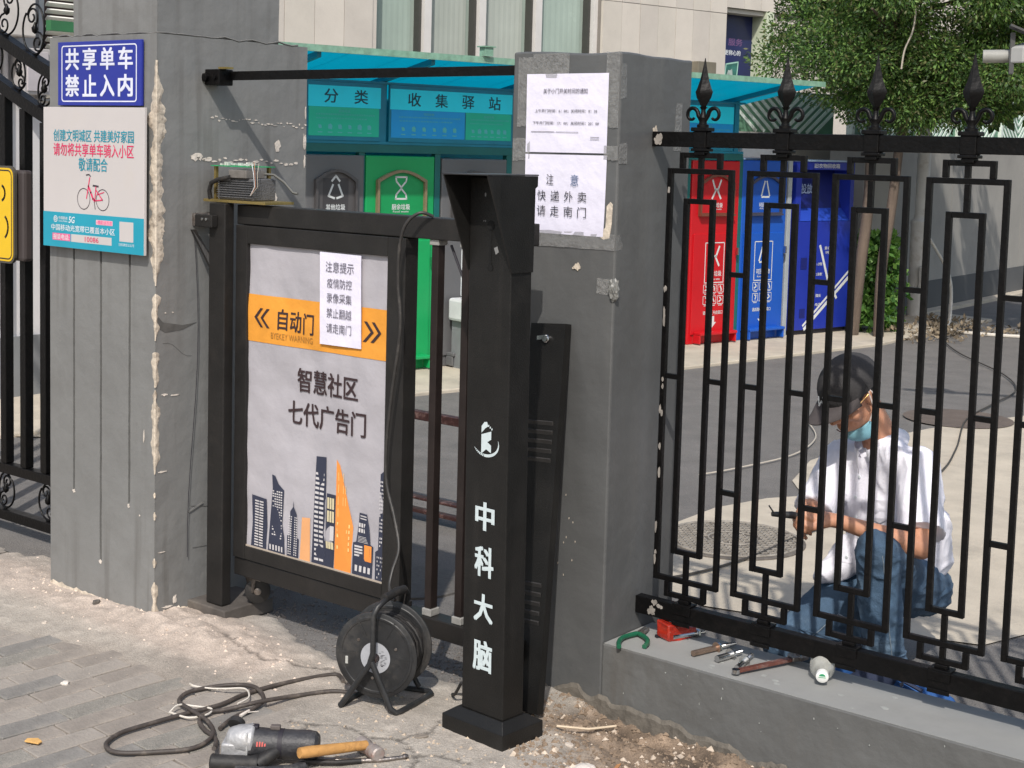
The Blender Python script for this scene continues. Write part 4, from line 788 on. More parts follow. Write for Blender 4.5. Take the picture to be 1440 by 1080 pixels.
# removed cover panel leaning on the pillar
cv = thing('cover_panel', 'removed black bollard cover with louvre slots and lock leaning against the square pillar', 'panel', (-2.42, 3.2, 0))
pb = Vector((-2.488, 3.215, .004)); pt_ = Vector((-2.560, 3.392, 1.092)); up_ = (pt_-pb).normalized(); rt_ = Vector((.995, -.10, .0)); rt_ = (rt_-up_*rt_.dot(up_)).normalized(); nr_ = rt_.cross(up_)
if nr_.y > 0: nr_ = -nr_
H_ = (pt_-pb).length; W_ = .135; DD = .022
def pl(a, b, c=0.): return pb+rt_*a+up_*b+nr_*c
m_ = MB(); m_.obox(pl(0, H_/2, -.0), rt_, up_, nr_, W_/2, H_/2, .0015)
for sg in (-1, 1): m_.obox(pl(sg*(W_/2-.001), H_/2, -DD/2-.0015), rt_, up_, nr_, .0012, H_/2, DD/2)
for b_ in (.001, H_-.001): m_.obox(pl(0, b_, -DD/2-.0015), rt_, up_, nr_, W_/2-.0024, .0012, DD/2)
obj('panel', m_, BOLL, cv)
for k in range(10):
    b_ = (.705+.0265*(k % 5)) if k < 5 else (.245+.0265*(k % 5))
    m2 = MB(); m2.add([pl(-.048, b_, .0016), pl(.048, b_, .0016), pl(.048, b_+.010, .0075), pl(-.048, b_+.010, .0075), pl(-.048, b_+.0125, .0016), pl(.048, b_+.0125, .0016)], [(0, 1, 2, 3), (3, 2, 5, 4), (0, 3, 4), (1, 5, 2)])
    obj('louvre', m2, M('louvre edge', (.045, .043, .042), .4, .2, 30), cv)
m_ = MB(); m_.lathe(pl(.0, H_-.045, .0015), nr_, [(0, .012), (.006, .012), (.007, .009), (.012, .009)], 14); m_.obox(pl(-.015, H_-.042, .009), (rt_*1+up_*.1), up_, nr_, .016, .006, .003); obj('lock', m_, CHROME, cv, smooth=40)

# ================================================================== CABLE REEL
ax = Vector((math.sin(math.radians(-21)), math.cos(math.radians(-21)), 0)); lx = Vector((ax.y, -ax.x, 0))
RC = Vector((-2.800, 2.945, .158))     # centre of the front flange
def rl(a, l, z): return Vector((RC.x, RC.y, 0))+ax*a+lx*l+ZA*z
cr = thing('cable_reel', 'black extension cable reel on a bent tube stand in front of the gate', 'cable reel', (RC.x, RC.y, 0))
R_ = .124
def flange(a0, nm, dx=1):
    m2 = MB(); m2.lathe(rl(a0, 0, .158), ax, [(0, R_-.004), (.002, R_), (.007, R_), (.009, R_-.004), (.009, .001)], 56); m2.lathe(rl(a0, 0, .158), ax, [(-.0004, R_-.012), (-.0022, R_-.014), (-.0022, R_-.02), (-.0002, R_-.022)], 56)
    return obj(nm, m2, DUSTBLK, cr, smooth=30)
flange(0, 'flange'); flange(.115, 'flange')
m_ = MB(); m_.lathe(rl(.009, 0, .152), ax, [(0, .085), (.106, .085)], 40); obj('drum', m_, DUSTBLK, cr, smooth=40)
m_ = MB(); pts = []
for i in range(220):
    a = i*2*PI/20; lay = i/220; pts.append(rl(.012+.100*(abs((lay*3) % 2-1)), (.097+.003*math.sin(i))*math.cos(a), .152+(.097+.003*math.sin(i))*math.sin(a)))
m_.tube(pts, .0048, 6); obj('wound_cable', m_, RUBBER, cr, smooth=60)
m_ = MB(); P = arc(0, 0, .045, 0, 2*PI, 36)[:-1]; Q = arc(0, 0, .013, 0, 2*PI, 36)[:-1]; ring(m_, P, Q, lambda p: rl(-.0026, p[0], .152+p[1])); obj('paper_label', m_, M('reel label grey', (.36, .37, .40), .5, .15, 60, dirt=(.2, .2, .2), dscale=60), cr)
m_ = MB()
for i in range(22): a = r_.uniform(-.9, 1.2); q = r_.uniform(.018, .034); m_.obox(rl(-.003, q*math.cos(a), .152+q*math.sin(a)), lx, ax, ZA, .0035, .0001, .0005)
obj('label_print', m_, BLK, cr, kind='stuff')
for k in range(3): a = 2*PI*k/3+.4; obj('screw', MB().lathe(rl(-.001, .066*math.cos(a), .158+.066*math.sin(a)), ax*-1, [(0, .005), (.002, .004)], 8), STEEL, cr)
m_ = MB()
for k in range(6):
    a = 2*PI*k/6; m_.obox(rl(-.0005, .088*math.cos(a), .158+.088*math.sin(a)), (lx*math.cos(a)+ZA*math.sin(a)), ax, (lx*-math.sin(a)+ZA*math.cos(a)), .026, .0012, .003)
obj('flange_rib', m_, DUSTBLK, cr, kind='stuff')
m_ = MB(); m_.lathe(rl(-.022, 0, .152), ax, [(0, .008), (.003, .012), (.02, .012)], 16); obj('hub', m_, M('dark red brown hub', (.03, .018, .018), .5, .2, 30), cr, smooth=40)
m_ = MB(); m_.obox(rl(-.001, -.088, .135), lx, ax, ZA, .004, .0025, .011); obj('socket_mark', m_, M('pale mark', (.4, .4, .38), .6), cr, bevel=.001)
m_ = MB(); q_ = -.030; z_ = .0095
front = [rl(q_, -.093, z_), rl(q_, -.006, .140), rl(q_, .004, .175), rl(q_, .004, .285), rl(q_+.008, .012, .305), rl(q_+.03, .02, .316), rl(.075, .030, .325), rl(.13, .034, .318), rl(.150, .034, .300), rl(.155, .02, .2), rl(.155, 0, .145)]
m_.tube(front, .0085, 10)
base = [rl(q_, .0, .150), rl(q_, .060, .022), rl(q_+.006, .075, z_), rl(q_+.02, .082, z_), rl(.06, .098, z_), rl(.150, .115, z_), rl(.165, .105, z_), rl(.165, .02, z_), rl(.160, -.06, z_), rl(.150, -.072, z_), rl(.06, -.082, z_), rl(q_+.012, -.093, z_), rl(q_, -.092, z_+.004)]
m_.tube(base, .0085, 10); m_.tube([rl(.155, 0, .150), rl(.163, -.05, .02)], .0075, 8); m_.tube([rl(.155, 0, .150), rl(.163, .07, .02)], .0075, 8)
obj('tube_stand', m_, DUSTBLK, cr, smooth=60)
m_ = MB(); m_.tube([rl(.01, .018, .3215), rl(.075, .030, .3255), rl(.122, .034, .3185)], .013, 10); obj('handle_grip', m_, RUBBER, cr, smooth=60)
# hanging cable from the gate beam to the reel
m_ = MB()
def catm(P, k=8):
    P = [Vector(p) for p in P]; out = []
    for i in range(len(P)-1):
        p0 = P[max(0, i-1)]; p1 = P[i]; p2 = P[i+1]; p3 = P[min(len(P)-1, i+2)]
        for j in range(k):
            t_ = j/k; out.append(.5*((2*p1)+(p2-p0)*t_+(2*p0-5*p1+4*p2-p3)*t_*t_+(3*p1-p0-3*p2+p3)*t_**3))
    return out+[P[-1]]
m_.tube(catm([(-2.845, 3.20, 1.392), (-2.87, 3.17, 1.402), (-2.905, 3.15, 1.37), (-2.928, 3.148, 1.30), (-2.932, 3.15, 1.19), (-2.92, 3.15, 1.06), (-2.945, 3.148, .88), (-2.962, 3.145, .72), (-2.955, 3.14, .60), (-2.91, 3.13, .50), (-2.872, 3.11, .42), (-2.868, 3.08, .36), (-2.85, 3.05, .318), (-2.80, 3.02, .30)]), .0052, 7)
tag(obj('hanging_cable', m_, M('black sheathed cable', (.03, .028, .027), .45, .2, 30, dirt=(.1, .09, .08), dscale=30), smooth=60), 'black cable hanging down from the gate top beam to the cable reel handle', 'cable')
# loops of cable on the ground
gz = .009
m_ = MB(); pts = [(-3.0, 3.02, gz), (-3.06, 3.05, gz), (-3.10, 2.97, gz), (-3.13, 2.86, gz), (-3.14, 2.75, gz), (-3.13, 2.66, gz), (-3.15, 2.55, gz), (-3.165, 2.44, gz), (-3.17, 2.35, gz), (-3.135, 2.28, gz), (-3.07, 2.27, gz), (-3.0, 2.34, gz), (-2.95, 2.42, gz), (-2.97, 2.50, gz+.004), (-3.05, 2.55, gz+.006), (-3.15, 2.57, gz+.008), (-3.235, 2.60, gz), (-3.27, 2.66, gz), (-3.25, 2.74, gz), (-3.20, 2.80, gz+.002), (-3.13, 2.80, gz+.008), (-3.06, 2.76, gz+.004), (-3.04, 2.70, gz), (-3.03, 2.62, gz), (-3.00, 2.55, gz)]
m_.tube(catm(pts), .0062, 8)
GC = M('dusty brown black cable', (.055, .045, .04), .6, .3, 20, dirt=(.2, .17, .14), dscale=20, damt=.6)
tag(obj('ground_cable', m_, GC, smooth=60), 'dusty black cable looping over the pavers from the reel stand at lower left', 'cable')
m_ = MB(); pts = [(-2.90, 2.98, gz), (-2.97, 2.95, gz), (-3.02, 2.86, gz), (-3.04, 2.76, gz+.009), (-3.06, 2.70, gz+.008), (-3.09, 2.65, gz), (-3.11, 2.60, gz), (-3.085, 2.55, gz), (-3.03, 2.52, gz), (-2.96, 2.50, gz), (-2.90, 2.45, .02), (-2.87, 2.42, .03)]
m_.tube(catm(pts), .0062, 8); tag(obj('power_cord', m_, GC, smooth=60), 'dusty black power cord running from the reel to the rotary hammer drill', 'cable')
m_ = MB(); m_.tube(catm([(-2.62, 3.11, .08), (-2.66, 3.13, .03), (-2.70, 3.17, .008), (-2.66, 3.20, .008), (-2.57, 3.25, .008)]), .0045, 7); tag(obj('plug_cord', m_, RUBBER, smooth=60), 'short black cord lying between the reel and the bollard', 'cable')
m_ = MB(); m_.tube(catm([(-3.30, 2.69, .02), (-3.29, 2.70, .012), (-3.24, 2.72, .012), (-3.20, 2.74, .016), (-3.15, 2.77, .02), (-3.10, 2.74, .016), (-3.09, 2.69, .014)]), .0028, 6); m_.tube(catm([(-3.19, 2.53, .008), (-3.20, 2.57, .016), (-3.17, 2.60, .012), (-3.12, 2.62, .012), (-3.10, 2.59, .01), (-3.12, 2.54, .01), (-3.19, 2.53, .01)]), .0028, 6)
tag(obj('white_string', m_, M('white string', (.6, .56, .5), .7), smooth=60), 'thin white wire loops tied around the cable on the pavers', 'string')

# ================================================================== ROTARY HAMMER, HAMMER, CHISEL
dr = thing('hammer_drill', 'dusty black and silver rotary hammer drill lying on the paving at the bottom edge', 'power tool', (-2.80, 2.45, 0))
da = Vector((.235, .18, .0)).normalized(); dn = Vector((-da.y, da.x, 0)); DO = Vector((-2.850, 2.421, .05))
def dp_(a, b, c): return DO+da*a+dn*b+ZA*c
SIL = M('scratched cast aluminium', (.38, .38, .39), .5, .3, 25, .6, 80, metal=.35, dirt=(.55, .52, .48), dscale=16, damt=.7)
m_ = MB(); m_.lathe(dp_(.02, 0, .012), da, [(0, .018), (.006, .030), (.03, .038), (.062, .041), (.074, .041)], 16); m_.obox(dp_(.045, -.0, -.012), da, dn, ZA, .034, .036, .026); obj('gear_case', m_, SIL, dr, bevel=.006, smooth=35)
m_ = MB(); m_.obox(dp_(.078, 0, .0), da, dn, ZA, .0025, .04, .042); obj('bright_flange', m_, M('polished edge', (.6, .6, .6), .35, .1, metal=.5), dr, bevel=.002)
TB = M('dusty charcoal tool plastic', (.03, .03, .034), .5, .35, 30, .5, 90, dirt=(.16, .15, .14), dscale=22, damt=.7)
m_ = MB(); m_.lathe(dp_(.082, 0, .004), da, [(0, .039), (.02, .040), (.05, .038), (.10, .037), (.15, .037), (.168, .034), (.176, .026), (.178, .004)], 22); obj('motor_housing', m_, TB, dr, smooth=35)
m_ = MB(); m_.lathe(dp_(.155, 0, .004), da, [(0, .0385), (.012, .0385)], 22); obj('band', m_, BLK, dr, smooth=35)
m_ = MB(); m_.lathe(dp_(-.01, -.055, -.028), da, [(0, .019), (.004, .023), (.012, .021), (.10, .020), (.115, .024), (.122, .022)], 18); m_.tube([dp_(.11, -.055, -.028), dp_(.14, -.04, -.01), dp_(.165, -.015, .0)], [.019, .017, .014], 12); obj('side_handle', m_, RUBBER, dr, smooth=45)
m_ = MB(); m_.tube([dp_(.06, -.09, -.038), dp_(.14, -.085, -.038), dp_(.2, -.07, -.036), dp_(.23, -.05, -.03)], [.018, .017, .016, .013], 12); obj('rear_handle', m_, TB, dr, smooth=45)
m_ = MB(); m_.obox(dp_(.145, .002, .047), da, dn, ZA, .013, .008, .006); obj('knob', m_, M('brown grey knob', (.10, .085, .08), .7, .2, 40), dr, bevel=.003)
m_ = MB(); m_.obox(dp_(.092, .002, .047), da, dn, ZA, .010, .010, .005); obj('vent_cap', m_, BLK, dr, bevel=.003)
m_ = MB(); m_.lathe(dp_(.038, .022, .040), (da*.2+dn*.8+ZA*.5), [(0, .022), (.014, .021), (.017, .017)], 18); obj('collar', m_, RUBBER, dr, smooth=40)
m_ = MB(); m_.tube([dp_(.045, .045, .056), dp_(.062, .075, .06)], [.005, .003], 8); m_.tube([dp_(.058, .065, .058), dp_(.085, .083, .055)], .0016, 5); obj('grease_nozzle', m_, WHITECHIP, dr, smooth=40)
letters('HD', dp_(.112, -.040, .018)+dn*-.0005, da, (dn*.45+ZA*.9), .022, .010, M('red tool print', (.5, .04, .04), .5), dr, .03) if 0 else None
m_ = MB()
for k in range(4): m_.obox(dp_(.105+k*.0065, -.0385+.001*k, .0165), da, (dn*.45+ZA*.9), (dn*-.9+ZA*.45), .002, .006, .0006)
obj('print_mark', m_, M('red tool print', (.45, .05, .04), .5), dr)
hm = thing('club_hammer', 'worn hammer with orange brown wooden handle lying across the drill', 'hammer', (-2.65, 2.7, 0))
HA = Vector((-2.636, 2.500, .060)); HB = Vector((-2.585, 2.690, .036)); hdv = (HB-HA).normalized(); hs = hdv.cross(ZA).normalized()
m_ = MB(); m_.tube([HA, HA+(HB-HA)*.1, HA+(HB-HA)*.5, HB], [.0135, .0148, .0138, .0122], 12); obj('handle', m_, M('orange brown wood', (.42, .22, .07), .55, .35, 14, .4, 60, dirt=(.16, .08, .03), dscale=26, damt=.8), hm, smooth=50)
m_ = MB(); m_.lathe(HB+hdv*.008-hs*.045+Vector((0, 0, -.010)), hs, [(0, .017), (.004, .0205), (.03, .0205), (.036, .017), (.055, .017), (.061, .0195), (.092, .0195), (.096, .016)], 16); obj('head', m_, M('rusty painted steel', (.35, .31, .29), .6, .4, 20, .5, 80, metal=.5, dirt=(.30, .10, .06), dscale=18, damt=.9), hm, smooth=40)
m_ = MB(); m_.tube([(-2.68, 2.56, .012), (-2.585, 2.635, .011), (-2.535, 2.69, .010), (-2.498, 2.755, .009)], [.008, .0065, .0055, .0055], 8); m_.lathe((-2.505, 2.745, .009), (.45, .89, 0), [(0, .008), (.008, .009), (.014, .005)], 8)
tag(obj('chisel', m_, STEEL, smooth=50), 'long rusty steel chisel rod on the ground beneath the hammer', 'chisel')
m_ = MB(); m_.tube([(-2.66, 2.54, .018), (-2.60, 2.60, .014), (-2.565, 2.65, .012)], .0065, 8); tag(obj('drill_bit', m_, RUBBER, smooth=50), 'dark drill rod lying beside the chisel under the hammer handle', 'drill bit')

# ================================================================== TOOLS ON THE LOW WALL (top z = .18)
WZ = .1815
pl_ = thing('pliers', 'green handled pliers lying open on the wall end beside the pillar', 'pliers', (-2.27, 3.5, WZ))
GRN = M('green grip', (.008, .10, .05), .4, .2, 30, dirt=(.08, .12, .08), dscale=30)
m_ = MB(); m_.tube(catm([(-2.3072, 3.5315, WZ+.010), (-2.3155, 3.498, WZ+.010), (-2.316, 3.462, WZ+.010), (-2.300, 3.425, WZ+.009), (-2.285, 3.405, WZ+.008)], 5), .0072, 8); obj('grip', m_, GRN, pl_, smooth=50)
m_ = MB(); m_.tube(catm([(-2.3012, 3.5315, WZ+.010), (-2.275, 3.52, WZ+.010), (-2.252, 3.502, WZ+.010), (-2.238, 3.478, WZ+.009), (-2.232, 3.455, WZ+.008)], 5), .0072, 8); obj('grip', m_, GRN, pl_, smooth=50)
m_ = MB(); m_.lathe((-2.303, 3.545, WZ+.004), ZA, [(0, .010), (.012, .010), (.013, .006)], 12); m_.tube([(-2.301, 3.545, WZ+.01), (-2.304, 3.572, WZ+.01), (-2.31, 3.60, WZ+.01)], [.008, .0065, .002], 8); m_.tube([(-2.308, 3.545, WZ+.01), (-2.314, 3.572, WZ+.01), (-2.322, 3.598, WZ+.01)], [.007, .006, .002], 8); obj('jaw', m_, STEEL, pl_, smooth=50)
rf = thing('red_reflector', 'shiny red plastic lamp reflector lying on the wall under the bottom rail', 'reflector', (-2.2, 3.6, WZ))
m_ = MB(); m_.slab([(-2.262, 3.565, WZ+.006), (-2.242, 3.60, WZ+.006), (-2.225, 3.655, WZ+.010), (-2.225, 3.66, WZ+.036), (-2.250, 3.60, WZ+.050), (-2.268, 3.57, WZ+.054)], (.045, -.01, -.006), .05)
obj('lens', m_, M('red orange plastic', (.30, .018, .008), .15, .5, 30, .9, 60, coat=1.), rf, bevel=.004)
for k in range(5): obj('ridge', MB().obox((-2.252+k*.0018, 3.61, WZ+.012+k*.007), (.35, 1, 0), ZA, (1, -.35, 0), .032, .0012, .006), M('amber ridge', (.7, .2, .03), .15, coat=1.), rf)
m_ = MB(); m_.tube([(-2.215, 3.61, WZ+.02), (-2.20, 3.63, WZ+.012)], .003, 5); m_.obox((-2.25, 3.60, WZ+.004), (.3, 1, 0), (1, -.3, 0), ZA, .04, .006, .004); obj('bracket', m_, BLK, rf)
def bolt(name, label, a, b, r, nut=.5, mat=None, r2=None):
    t2 = thing(name, label, 'bolt', (a[0], a[1], WZ), 0, 'expansion bolts on the low wall'); A = Vector((*a, WZ+r+.002)); B = Vector((*b, WZ+r+.002)); d = (B-A); L_ = d.length; d.normalize(); mat = mat or STEEL
    obj('sleeve', MB().tube([A, A+d*L_*nut], r, 12), mat, t2, smooth=50)
    m2 = MB()
    n = int(L_*(1-nut)/.0035)
    for i in range(n): m2.lathe(A+d*(L_*nut+.001+i*.0035), d, [(0, r*.62), (.0016, r*.76), (.0032, r*.62)], 10)
    obj('thread', m2, CHROME, t2, smooth=40)
    obj('washer', MB().lathe(A+d*L_*nut*.98, d, [(0, r*1.9), (.002, r*1.9)], 16), mat, t2, smooth=40)
    obj('nut', MB().lathe(A+d*(L_*nut+.006), d, [(0, r*1.45), (.007, r*1.45)], 6), CHROME, t2)
    return t2
bolt('expansion_bolt', 'silver expansion bolt resting against the red reflector', (-2.213, 3.572), (-2.168, 3.68), .0085, .7, CHROME)
bolt('expansion_bolt', 'brownish long expansion bolt with washer in the middle of the tools', (-2.095, 3.495), (-2.05, 3.655), .0085, .55, M('tarnished steel', (.36, .26, .2), .35, .3, 40, metal=.85))
bolt('expansion_bolt', 'short silver bolt, left one of the crossed pair near the adjustable wrench', (-2.02, 3.50), (-2.0, 3.60), .0095, .55, CHROME)
bolt('expansion_bolt', 'short silver bolt, right one of the crossed pair near the adjustable wrench', (-1.942, 3.475), (-1.965, 3.60), .0085, .5, CHROME)
wr_ = thing('adjustable_wrench', 'rusty adjustable wrench with bright jaws on the wall beside the bottle', 'wrench', (-1.9, 3.55, WZ))
a_ = Vector((-1.928, 3.455, WZ+.008)); b_2 = Vector((-1.862, 3.63, WZ+.010)); d_ = (b_2-a_).normalized(); s_ = d_.cross(ZA)
m_ = MB(); m_.slab([a_-s_*.008, b_2-s_*.011, b_2+s_*.011, a_+s_*.008], ZA, .009); obj('handle', m_, M('red brown rusty steel', (.17, .065, .05), .5, .4, 40, .5, 110, metal=.4, dirt=(.32, .28, .26), dscale=30, damt=.8), wr_, bevel=.002)
m_ = MB(); m_.lathe(a_-d_*.006, ZA, [(-.001, .011), (.010, .011)], 14); obj('end_cap', m_, CHROME, wr_, smooth=40)
m_ = MB(); q = b_2; m_.slab([q-s_*.012, q+d_*.018-s_*.028, q+d_*.05-s_*.024, q+d_*.052-s_*.016, q+d_*.028-s_*.010, q+d_*.022+s_*.004, q+d_*.022+s_*.018, q+s_*.013], ZA, .013); m_.slab([q+d_*.024+s_*.006, q+d_*.056+s_*.004, q+d_*.056+s_*.016, q+d_*.020+s_*.024], ZA, .012); obj('jaw', m_, STEEL, wr_, bevel=.002)
bt = thing('bottle', 'small clear plastic bottle with white and green cap lying on the wall under the rail', 'bottle', (-1.78, 3.65, WZ))
BA = Vector((-1.716, 3.535, WZ+.028)); bd = Vector((-.42, .85, .08)).normalized()
m_ = MB(); m_.lathe(BA+bd*.010, bd, [(0, .015), (.010, .0155), (.022, .024), (.036, .032), (.046, .034), (.048, .032), (.062, .032), (.064, .034), (.15, .034), (.155, .028)], 28); obj('body', m_, M('cloudy plastic bottle', (.50, .50, .46), .12, .25, 30, .8, 60, alpha=.62, coat=1.), bt, smooth=40)
m_ = MB(); m_.lathe(BA-bd*.004, bd, [(0, .0155), (.001, .0168), (.016, .0168)], 28); obj('cap', m_, M('white cap plastic', (.7, .7, .68), .4), bt, smooth=40)
cu = bd.cross(ZA).normalized(); cv2 = cu.cross(bd).normalized(); 
if cv2.z < 0: cv2 = -cv2
m_ = MB(); m_.add([BA-bd*.0046+cu*(.0085*math.cos(a*PI/9))+cv2*(.002+.007*math.sin(a*PI/9)) for a in range(10)], [tuple(range(10))]); m_.obox(BA-bd*.0046-cv2*.0015, cu, cv2, bd, .0095, .0008, .0002); obj('cap_print', m_, M('green cap print', (.02, .28, .12), .5), bt)
# ================================================================== ORNATE SWING GATE AT LEFT
lg = thing('ornate_gate', 'tall black swing gate with scrolls and sloping top rails left of the wide pillar', 'gate', (-4.6, 3.3, 0))
LY = 3.3
def topz(x): return 1.868+.37*(-4.903-x)+(.10*(-4.903-x)**2)
for nm, dz in (('top_rail', 0), ('upper_rail', -.178)):
    m_ = MB(); N_ = 26
    for i in range(N_):
        xa = -6.6+i*2.15/N_; xb = -6.6+(i+1)*2.15/N_; za = topz(xa)+dz; zb = topz(xb)+dz
        m_.add([(xa, LY-.022, za-.05), (xb, LY-.022, zb-.05), (xb, LY+.022, zb-.05), (xa, LY+.022, za-.05), (xa, LY-.022, za), (xb, LY-.022, zb), (xb, LY+.022, zb), (xa, LY+.022, za)], [(0, 1, 5, 4), (3, 7, 6, 2), (4, 5, 6, 7), (0, 3, 2, 1)])
    obj(nm, m_, IRON, lg)
for nm, z0, z1 in (('lower_rail', .245, .285), ('bottom_rail', .055, .095)): obj(nm, MB().box(-6.6, -4.45, LY-.02, LY+.02, z0, z1), IRON, lg, bevel=.003)
b0 = None
for i in range(12):
    x = -4.51-i*.1355-.128*0; zt = topz(x)-.178-.052
    if 1: obj('bar', MB().box(x-.02, x+.02, LY-.018, LY+.018, .286, zt), IRON, lg, bevel=.003)
def spiral(x, z, r, s, n=20, turns=1.4, a0=0): return [(x+s*r*(1-.75*i/n)*math.cos(a0+turns*2*PI*i/n), LY, z+r*(1-.75*i/n)*math.sin(a0+turns*2*PI*i/n)) for i in range(n+1)]
def scroll(x, z, h, s, nm='scroll_ornament'):
    m2 = MB(); q = h/2
    m2.tube(spiral(x-s*q*.18, z+q*.5, q*.42, s, a0=-PI/2), .004, 6); m2.tube(spiral(x+s*q*.18, z-q*.5, q*.42, -s, a0=PI/2), .004, 6)
    m2.tube([(x+s*q*.62*math.cos(a), LY, z+q*.98*math.sin(a)) for a in [(-PI*.55+PI*1.35*i/16) for i in range(17)]], .0042, 6)
    m2.tube([(x+s*q*.80*math.cos(a), LY, z+q*.92*math.sin(a)) for a in [(PI*.75+PI*1.05*i/14) for i in range(15)]], .0042, 6)
    m2.lathe((x, LY, z-q*.15), ZA, [(0, .002), (.008, .011), (.02, .013), (.035, .006), (.045, .002)], 8)
    obj(nm, m2, IRON, lg, smooth=60)
for i in range(6):
    x = -4.62-i*.29; scroll(x, .17, .15, 1 if i % 2 else -1)
for i in range(9):
    x = -4.93-i*.165; scroll(x, topz(x)-.114, .128, 1 if i % 2 else -1); 
for i in range(8):
    x = -4.99-i*.19; scroll(x, topz(x)+.095, .20, -1 if i % 2 else 1)
yw = thing('yellow_plate', 'yellow rounded warning plate with dark border fixed to the left swing gate', 'sign', (-5.1, 3.22, 1.28))
m_ = MB(); P = rrect(-5.26, -5.0, 1.10, 1.475, .035); m_.slab([(a, 3.215, b) for a, b in P], (0, 1, 0), .012); obj('backing', m_, M('dark grey plate edge', (.07, .065, .055), .5), yw)
m_ = MB(); P = rrect(-5.252, -5.008, 1.108, 1.467, .03); m_.slab([(a, 3.213, b) for a, b in P], (0, 1, 0), .0015); obj('face', m_, M('warning yellow', (.72, .46, .01), .45, .06), yw)
m_ = MB(); ring(m_, rrect(-5.245, -5.014, 1.115, 1.46, .026), rrect(-5.24, -5.019, 1.12, 1.455, .022), SP(3.2125)); P = arc(-5.09, 1.24, .05, -.9, .9, 8); m_.strip((0, 3.2125, 0), XA, ZA, P, .01); P = arc(-5.09, 1.37, .03, -1.2, 1.2, 8); m_.strip((0, 3.2125, 0), XA, ZA, P, .01); obj('print', m_, BLK, yw)
m_ = MB(); m_.box(-5.05, -4.968, 3.235, 3.279, 1.11, 1.46); obj('rear_box', m_, M('brown grey box', (.055, .045, .045), .5), yw, bevel=.012)

# ================================================================== BUILDING BEHIND THE LEFT GATE
lb = thing('white_building', 'white rendered building with grey base and louvred shutters behind the left swing gate', 'building', (-7.8, 4.6, 0))
WREN = M('white render', (.62, .60, .60), .8, .06, 1.5, .3, 30, dirt=(.48, .46, .45), dscale=2, damt=.5); GRB = M('grey base paint', (.20, .205, .21), .7, .1, 2)
obj('base_wall', MB().box(-8.3, -7.78, 1.0, 6.6, -.05, .385), GRB, lb); obj('wall', MB().box(-8.3, -7.8, 1.0, 6.6, .385, 3.6), WREN, lb)
for k in range(2):
    y0 = 5.18+k*.30; fr = obj('shutter', MB().box(-7.80, -7.76, y0-.02, y0+.27, 1.80, 2.75), M('shutter frame', (.42, .42, .43), .6), lb)
    for i in range(22): obj('slat', MB().obox((-7.745, y0+.125, 1.83+i*.042), YA, (1, 0, .9), (-.9, 0, 1), .105, .016, .005), M('white slat', (.78, .76, .7), .5), fr)
    obj('gap', MB().box(-7.7598, -7.7585, y0+.015, y0+.235, 1.81, 2.74), M('dark shutter gap', (.06, .035, .03), .8), fr)
m_ = MB(); m_.box(-7.60, -7.55, 5.10, 5.9, 2.205, 2.265); tag(obj('green_beam', m_, M('green painted beam', (.04, .17, .07), .5)), 'green steel beam across the louvred shutters at upper left', 'beam')
for s in range(2):
    pass
m_ = MB(); m_.tube([(-7.76, 5.30, 1.98), (-7.58, 5.42, 2.24)], .012, 6); m_.tube([(-7.75, 5.55, 2.0), (-7.58, 5.45, 2.24)], .01, 6); tag(obj('strut', m_, MATS['green painted beam']), 'thin pale green diagonal strut under the green beam', 'strut')
mt = thing('meter_cabinet', 'grey white utility box and conduits mounted on the wall behind the scrolls', 'utility box', (-7.72, 4.9, 1.9))
GB = M('grey box paint', (.42, .40, .40), .6, .1, 4, dirt=(.3, .26, .24), dscale=5)
obj('cabinet', MB().box(-7.80, -7.64, 4.98, 5.16, 1.83, 2.10), GB, mt, bevel=.006); obj('door', MB().box(-7.645, -7.632, 5.0, 5.14, 1.85, 2.08), M('lilac grey door', (.45, .42, .44), .6), mt, bevel=.002)
letters('集运站', (-7.6305, 5.06, 2.03), YA, ZA, .08, .022, BLK, mt, .02)
for y in (4.60, 4.68, 4.88, 4.93): obj('pipe', MB().tube([(-7.76, y, .5), (-7.76, y, 3.2)], .02, 8), GB, mt, smooth=60)
tag(obj('wall_cabinet', MB().box(-7.80, -7.62, 4.4, 5.05, 2.16, 2.6), M('white enclosure', (.6, .56, .53), .5), bevel=.01), 'white rectangular enclosure high on the wall at the top left corner', 'utility box')
# pale sunlit pavement strip by this building
sheet('footpath', [(-7.78, 3.9), (-7.0, 4.25), (-6.55, 4.62), (-6.5, 5.6), (-6.6, 6.6), (-7.78, 6.6)], .003, M('sandy paving', (.42, .36, .27), .9, .15, 4, .5, 60))

